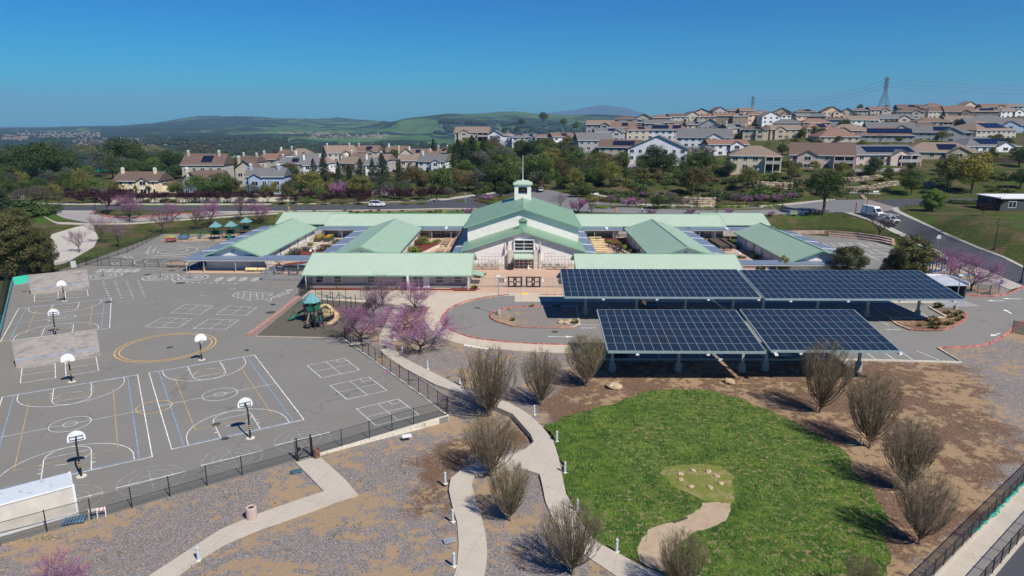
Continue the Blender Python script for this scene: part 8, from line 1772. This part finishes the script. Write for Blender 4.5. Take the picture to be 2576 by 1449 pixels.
# pylons and wires
def pylon(label,px,pyb,pyt,Z,w0=4.2):
    b=D(px,pyb,Z); tz=D(px,pyt,Z).z-b.z; b.z-=0; t_=thing('lattice_pylon',label,'pylon',b,group='lattice pylons'); m=MB(); hs=[0,.12,.24,.36,.46,.55,.64,.72,.79,.86,.93,1.0]; wd=lambda f:w0*(1-f/.55)*.78+w0*.22 if f<.55 else w0*.22
    for a,c in zip(hs,hs[1:]):
        for i in range(4):
            s=[(-1,-1),(1,-1),(1,1),(-1,1)]; p,q=s[i],s[(i+1)%4]; A=Vector((p[0]*wd(a),p[1]*wd(a),tz*a)); B=Vector((p[0]*wd(c),p[1]*wd(c),tz*c)); C_=Vector((q[0]*wd(c),q[1]*wd(c),tz*c)); A2=Vector((q[0]*wd(a),q[1]*wd(a),tz*a))
            m.beam(A,B,.3); m.beam(A,C_,.13); m.beam(A2,B,.13); m.beam(B,C_,.13)
    m.build('lattice_legs',mat('pylon_steel',(.12,.14,.17),.6,.1,.3),t_)
    for f in (.70,.82,.94): mm=MB(); L_=w0*.75; mm.beam((-L_,0,tz*f),(L_,0,tz*f),.35); mm.beam((-L_,0,tz*f),(0,0,tz*(f+.04)),.2); mm.beam((L_,0,tz*f),(0,0,tz*(f+.04)),.2); mm.build('cross_arm',MATS['pylon_steel'],t_)
    return b,tz
b1,t1=pylon('tall lattice pylon on the ridge at the upper right',2222,276,195,760,5.2); b2,t2=pylon('smaller lattice pylon further left on the skyline',1890,300,243,1050,4.6)
def wire(a,b,sag,lb):
    m=MB(); P=[a.lerp(b,i/24)-Vector((0,0,sag*4*(i/24)*(1-i/24))) for i in range(25)]; m.tube([p-a for p in P],.09,4); o=m.build('power_line',mat('wire_grey',(.10,.14,.18),.6,.1,1),loc=a); tag(o,lb,'power line','power lines of the ridge pylons')
for i,f in enumerate((.70,.82,.94)):
    A=b1+Vector((0,0,t1*f)); B=b2+Vector((0,0,t2*f)); nm=('lowest','middle','highest')[i]
    wire(A,B,12,f'{nm} of three power lines between the two pylons'); wire(A,A+Vector((420,-120,-8)),8,f'{nm} of three power lines leaving the tall pylon to the right')
# ---------------------------------------------------------------- far country: valley, hills, mountain
def interp(P,x):
    if x<=P[0][0]: return P[0][1]
    for (a,u),(b,v) in zip(P,P[1:]):
        if x<=b: t=(x-a)/(b-a); t=t*t*(3-2*t) if 0 else t; return u+(v-u)*t
    return P[-1][1]
SKY=[(-1500,318),(-400,322),(0,321),(100,320),(200,317),(300,316),(390,309),(440,301),(490,292.5),(530,291),(560,293),(620,292),(700,297),(760,298),(800,299),(850,295),(900,300),(985,306),(1030,296),(1060,293),(1130,284.5),(1170,286),(1200,286),(1260,280.5),(1300,279.5),(1340,285),(1430,290),(1500,287),(1560,290),(1640,298),(1750,302),(2900,304)]
DR=[(-400,9000),(300,9000),(430,7500),(900,7500),(1000,5200),(2900,5200)]
def yfar(px,d):
    dr=interp(DR,px); ys=interp(SKY,px)+(pnoise((px/15,0,4))*2.4+pnoise((px/5,3,1))*1.1)*(1 if 420<px<970 else .35)
    lay=[(650,430 if px<1150 else 395),(1100,404),(1800,384),(2800,364),(4000,346 if px>500 else 349),(dr*.82,318 if px<950 else 312),(dr,ys)]
    lay=[(math.log(a),b) for a,b in lay]
    if d<=dr:
        y=interp(lay,math.log(d)); f=1-smooth(dr*.75,dr,d)
        ax=d*(px-CX)/FP
        rg=lambda q:1-2.2*abs(pnoise(q)); n=rg((ax/1100,d/1300,3.3))*.6+rg((ax/420,d/520,7.1))*.45+rg((ax/160,d/200,1.1))*.22
        amp=interp([(math.log(700),7),(math.log(1500),14),(math.log(4000),17),(math.log(dr),8)],math.log(d)); y-=n*amp*(.25+.75*float(f)); y=max(y,ys+1.2*(1-d/dr)*10) if d<dr else y
        return y
    return ys+(d-dr)/dr*60
def zfar(px,d): r=ray(px,yfar(px,d)); t=d/r[1]; return Vector((r[0]*t,d,H+r[2]*t))
pxs=list(range(-1500,3300,9)); ds=[650*(9500/650)**(i/170) for i in range(171)]
vs=[];fs=[]
for d in ds:
    for px in pxs: vs.append(tuple(zfar(px,d)))
nx=len(pxs)
for j in range(len(ds)-1):
    for i in range(nx-1): a=j*nx+i; fs.append((a,a+1,a+nx+1,a+nx))
t=NT('far_country',.95,.05); s=t.sep(); big=t.noise(.0011,6,.62); fine=t.noise(.012,5,.7); f2=t.noise(.0035,5,.6,off=(900,100,0))
gr=t.ramp(f2,[(.3,(.045,.09,.042)),(.55,(.075,.14,.06)),(.7,(.13,.17,.08))])
wd=t.ramp(fine,[(.3,(.012,.028,.024)),(.7,(.03,.055,.042))])
left=t.ramp(t.math('ADD',t.math('MULTIPLY',t.math('DIVIDE',s[0],s[1]),-1.0),-.35),[(0,0),(.25,.09)])
k=t.ramp(t.math('ADD',t.math('ADD',t.math('MULTIPLY',big,.72),t.math('MULTIPLY',fine,.28)),left),[(.485,0),(.51,1)])
t.out(t.mix(k,gr,wd)); t.bump(t.noise(.0045,4,.6),1.0,70)
me=bpy.data.meshes.new('hills'); me.from_pydata(vs,[],fs); me.materials.append(MATS['far_country']); me.polygons.foreach_set('use_smooth',[True]*len(fs)); me.update()
struct(obj('hills',me))
# the far mountain and a low range behind it
def mount(name,prof,d,dep,mt,base=330):
    P0=list(np.arange(prof[0][0],prof[-1][0]+.1,4)); vs=[];fs=[]; rows=[(-1,0),(-.7,.35),(-.45,.62),(-.2,.86),(0,1),(.5,.5),(1,0)]
    for q,(o_,f) in enumerate(rows):
        for px in P0:
            y=interp(prof,px); yy=base+(y-base)*f; n=(pnoise((px/16,o_*3,2))*5+pnoise((px/6,o_*6,9))*3)*(1 if 0<f<1 else .28)*max(0,min(1,(base-y)/40)); r=ray(px,yy-n*f); dd=d+o_*dep; t_=dd/r[1]; vs.append((r[0]*t_,dd,H+r[2]*t_))
    n=len(P0)
    for j in range(len(rows)-1):
        for i in range(n-1): a=j*n+i; fs.append((a,a+1,a+n+1,a+n))
    me=bpy.data.meshes.new(name); me.from_pydata(vs,[],fs); me.materials.append(mt); me.polygons.foreach_set('use_smooth',[True]*len(fs)); struct(obj(name,me))
t=NT('mountain_scrub',.95,.05); f=t.noise(.0012,6,.65); t.out(t.ramp(f,[(.35,(.022,.036,.036)),(.6,(.055,.075,.065))]))
mount('mountain',[(1240,300),(1340,290),(1385,283),(1400,280.5),(1440,277.5),(1460,273),(1480,269.5),(1500,266.5),(1520,263.5),(1540,266),(1560,269),(1580,273),(1600,278),(1618,285),(1630,294),(1640,300)],19000,2500,MATS['mountain_scrub'],310)
mount('distant_range',[(1600,303),(1680,299.5),(1720,296),(1760,299),(1830,301.5),(1900,303),(2600,304)],15500,1500,MATS['mountain_scrub'],312)
mount('distant_range',[(-400,316),(-100,316),(0,318),(60,319),(150,319),(260,320),(420,324)],16500,1500,MATS['mountain_scrub'],330)
# far settlements: hundreds of specks, one mass
def farhit(px,y):
    d=700
    while d<9000:
        if yfar(px,d)<=y: return zfar(px,d)
        d*=1.02
    return None
rn=random.Random(4); m=MB()
for n,x0,x1,y0,y1 in ((170,780,975,339,350),(70,700,880,335,338),(110,590,730,352,366),(160,40,250,334,348),(90,5,70,344,354),(160,180,440,350,368),(40,420,600,356,370)):
    for i in range(n):
        f=rn.random(); p=farhit(x0+(x1-x0)*f,rn.uniform(y0,y1))
        if p is None: continue
        s=rn.uniform(.5,.9)*max(.5,p.y/5200); w,d_,hh=12*s,9*s,6*s; x,y,z=p
        m.box(x-w/2,y-d_/2,z-3,x+w/2,y+d_/2,z+hh,0); m.add([(x-w/2-1,y-d_/2-1,z+hh),(x+w/2+1,y-d_/2-1,z+hh),(x+w/2+1,y+d_/2+1,z+hh),(x-w/2-1,y+d_/2+1,z+hh),(x-w/2,y,z+hh+3*s),(x+w/2,y,z+hh+3*s)],[(0,1,5,4),(2,3,4,5),(3,0,4),(1,2,5)],1)
o=m.build('distant_houses',[mat('far_wall',(.42,.39,.36),.9,.1,.05),mat('far_roof',(.30,.19,.15),.9,.2,.05)]); o['kind']='stuff'; o['label']='pale specks of distant suburbs in the valley'; o['category']='distant houses'
rn=random.Random(8); m=MB()
for n,x0,x1,y0,y1,s0 in ((420,-40,560,372,402,1),(500,560,1150,366,396,1),(160,360,720,350,366,1.2),(140,1100,1700,318,340,1.3)):
    for i in range(n):
        px=rn.uniform(x0,x1); p=farhit(px,rn.uniform(y0,y1))
        if p is None: continue
        r=rn.uniform(5,10)*s0*max(1,p.y/2200); q=Vector((rn.random()*9,0,0)); m.ball((p.x,p.y,p.z+r*.35),r,6,4,sq=(1.2,1.2,rn.uniform(.6,.9)))
o=m.build('distant_woods',leafmat('far_wood_leaves',(.012,.022,.010),(.035,.05,.02),.9,.02)); o['kind']='stuff'; o['label']='dark woodland clumps scattered through the valley'; o['category']='woods'
# air: one even volume round everything
hz_=MB(); hz_.box(-26000,-200,-420,26000,23500,760); m_=bpy.data.materials.new('air_haze'); m_.use_nodes=True; N=m_.node_tree.nodes; N.remove(N['Principled BSDF']); v=N.new('ShaderNodeVolumePrincipled'); v.inputs['Density'].default_value=HAZE; v.inputs['Color'].default_value=(.40,.68,1,1); v.inputs['Anisotropy'].default_value=.0
m_.node_tree.links.new(v.outputs[0],N['Material Output'].inputs['Volume']); o=hz_.build('haze',m_); o['kind']='stuff'; o['label']='thin blue air haze over the whole valley'; o['category']='haze'

# small loose things on the ground: grass blades on the lawn, chips and weeds on the mulch
def inside(poly,x,y):
    c=False
    for (x0,y0),(x1,y1) in zip(poly,poly[1:]+poly[:1]):
        if (y0>y)!=(y1>y) and x<(x1-x0)*(y-y0)/(y1-y0)+x0: c=not c
    return c
LW=[tuple(G(*p)[:2]) for p in lawnp]; MO=[tuple(G(*p)[:2]) for p in moss]; TP=[tuple(G(*p)[:2]) for p in tanp]; PA=[tuple(G(*p)[:2]) for p in p1]; PB_=[tuple(G(*p)[:2]) for p in p2_]; AS=[tuple(G(*p)[:2]) for p in asph]; LO=[tuple(G(*p)[:2]) for p in lot+[(2417,742),(1279,742)]]; WK=[tuple(G(*p)[:2]) for p in walk]
rn=random.Random(12); xs=[p[0] for p in LW]; ys=[p[1] for p in LW]
def blades(name,N,label,mt,pts,s0,s1,lean=.5,z=0):
    m=MB()
    for x,y in pts:
        a=rn.uniform(0,6.28); s=rn.uniform(s0,s1); w=s*.35; zz=max(h(x,y),0)+z; t_=Vector((math.cos(a)*s*lean,math.sin(a)*s*lean,s)); n=Vector((-math.sin(a),math.cos(a),0))*w; b=Vector((x,y,zz)); m.add([b-n,b+n,b+t_+n*.3,b+t_-n*.3],[(0,1,2,3)])
    o=m.build(name,mt); o['kind']='stuff'; o['label']=label; o['category']='grass' if 'grass' in name else 'ground litter'
P=[]
while len(P)<15000:
    x,y=rn.uniform(min(xs)-1,max(xs)+1),rn.uniform(min(ys)-1,max(ys)+1); dx,dy=rn.gauss(0,.45),rn.gauss(0,.45)
    if not inside(LW,x,y) or inside(MO,x,y) or inside(TP,x,y) or pnoise((x*.5,y*.5,0))<-.1: continue
    if inside(PA,x+dx,y+dy): continue
    P.append((x+dx,y+dy))
blades('lawn_grass_tufts',0,'longer grass tufts standing out over the oval lawn',leafmat('tuft_green',(.045,.10,.014),(.15,.26,.045),.9,.5),P,.05,.14,.8,.012)
P=[];Q=[];Wd=[]
while len(P)<16000:
    t=rn.random()**.6; x,y=rn.uniform(-45,85),30+75*rn.random()**1.25
    if any(inside(q,x,y) for q in (LW,PA,PB_,AS,LO,WK)): continue
    if (Vector((x,y,0))-RAMP[0]).dot(RAMP[3])>0: continue
    P.append((x,y)); 
    if len(P)%4==0 and pnoise((x*.35+9,y*.35,4))>.28: Wd.append((x,y))
blades('mulch_chips',0,'pale and brown wood chips littering the mulched ground',leafmat('chip_mix',(.16,.11,.08),(.62,.55,.50),.95,6),P,.025,.06,2.2,.01)
Wd=[(x+rn.gauss(0,.25),y+rn.gauss(0,.25)) for x,y in Wd for _ in range(7)]
blades('weed_grass',0,'small green weeds scattered over the mulch',LM['bright'],Wd,.05,.12,.8,.0)
# ---------------------------------------------------------------- deferred labels, ordered by place in the view
bpy.context.view_layer.update()
for key,L_ in LBL.items():
    L_=[(proj(o.matrix_world.translation)[0],o,d,w) for o,d,w in L_]; L_.sort(key=lambda q:q[0])
    n=len(L_)
    for i,(x,o,d,w) in enumerate(L_):
        if n==1: o['label']=f'{d} {w}'.strip(); continue
        pos='leftmost' if i==0 else 'rightmost' if i==n-1 else ordw(i+1)+' from the left'
        lb=f'{d}, {pos} {w}'.strip()
        o['label']=lb
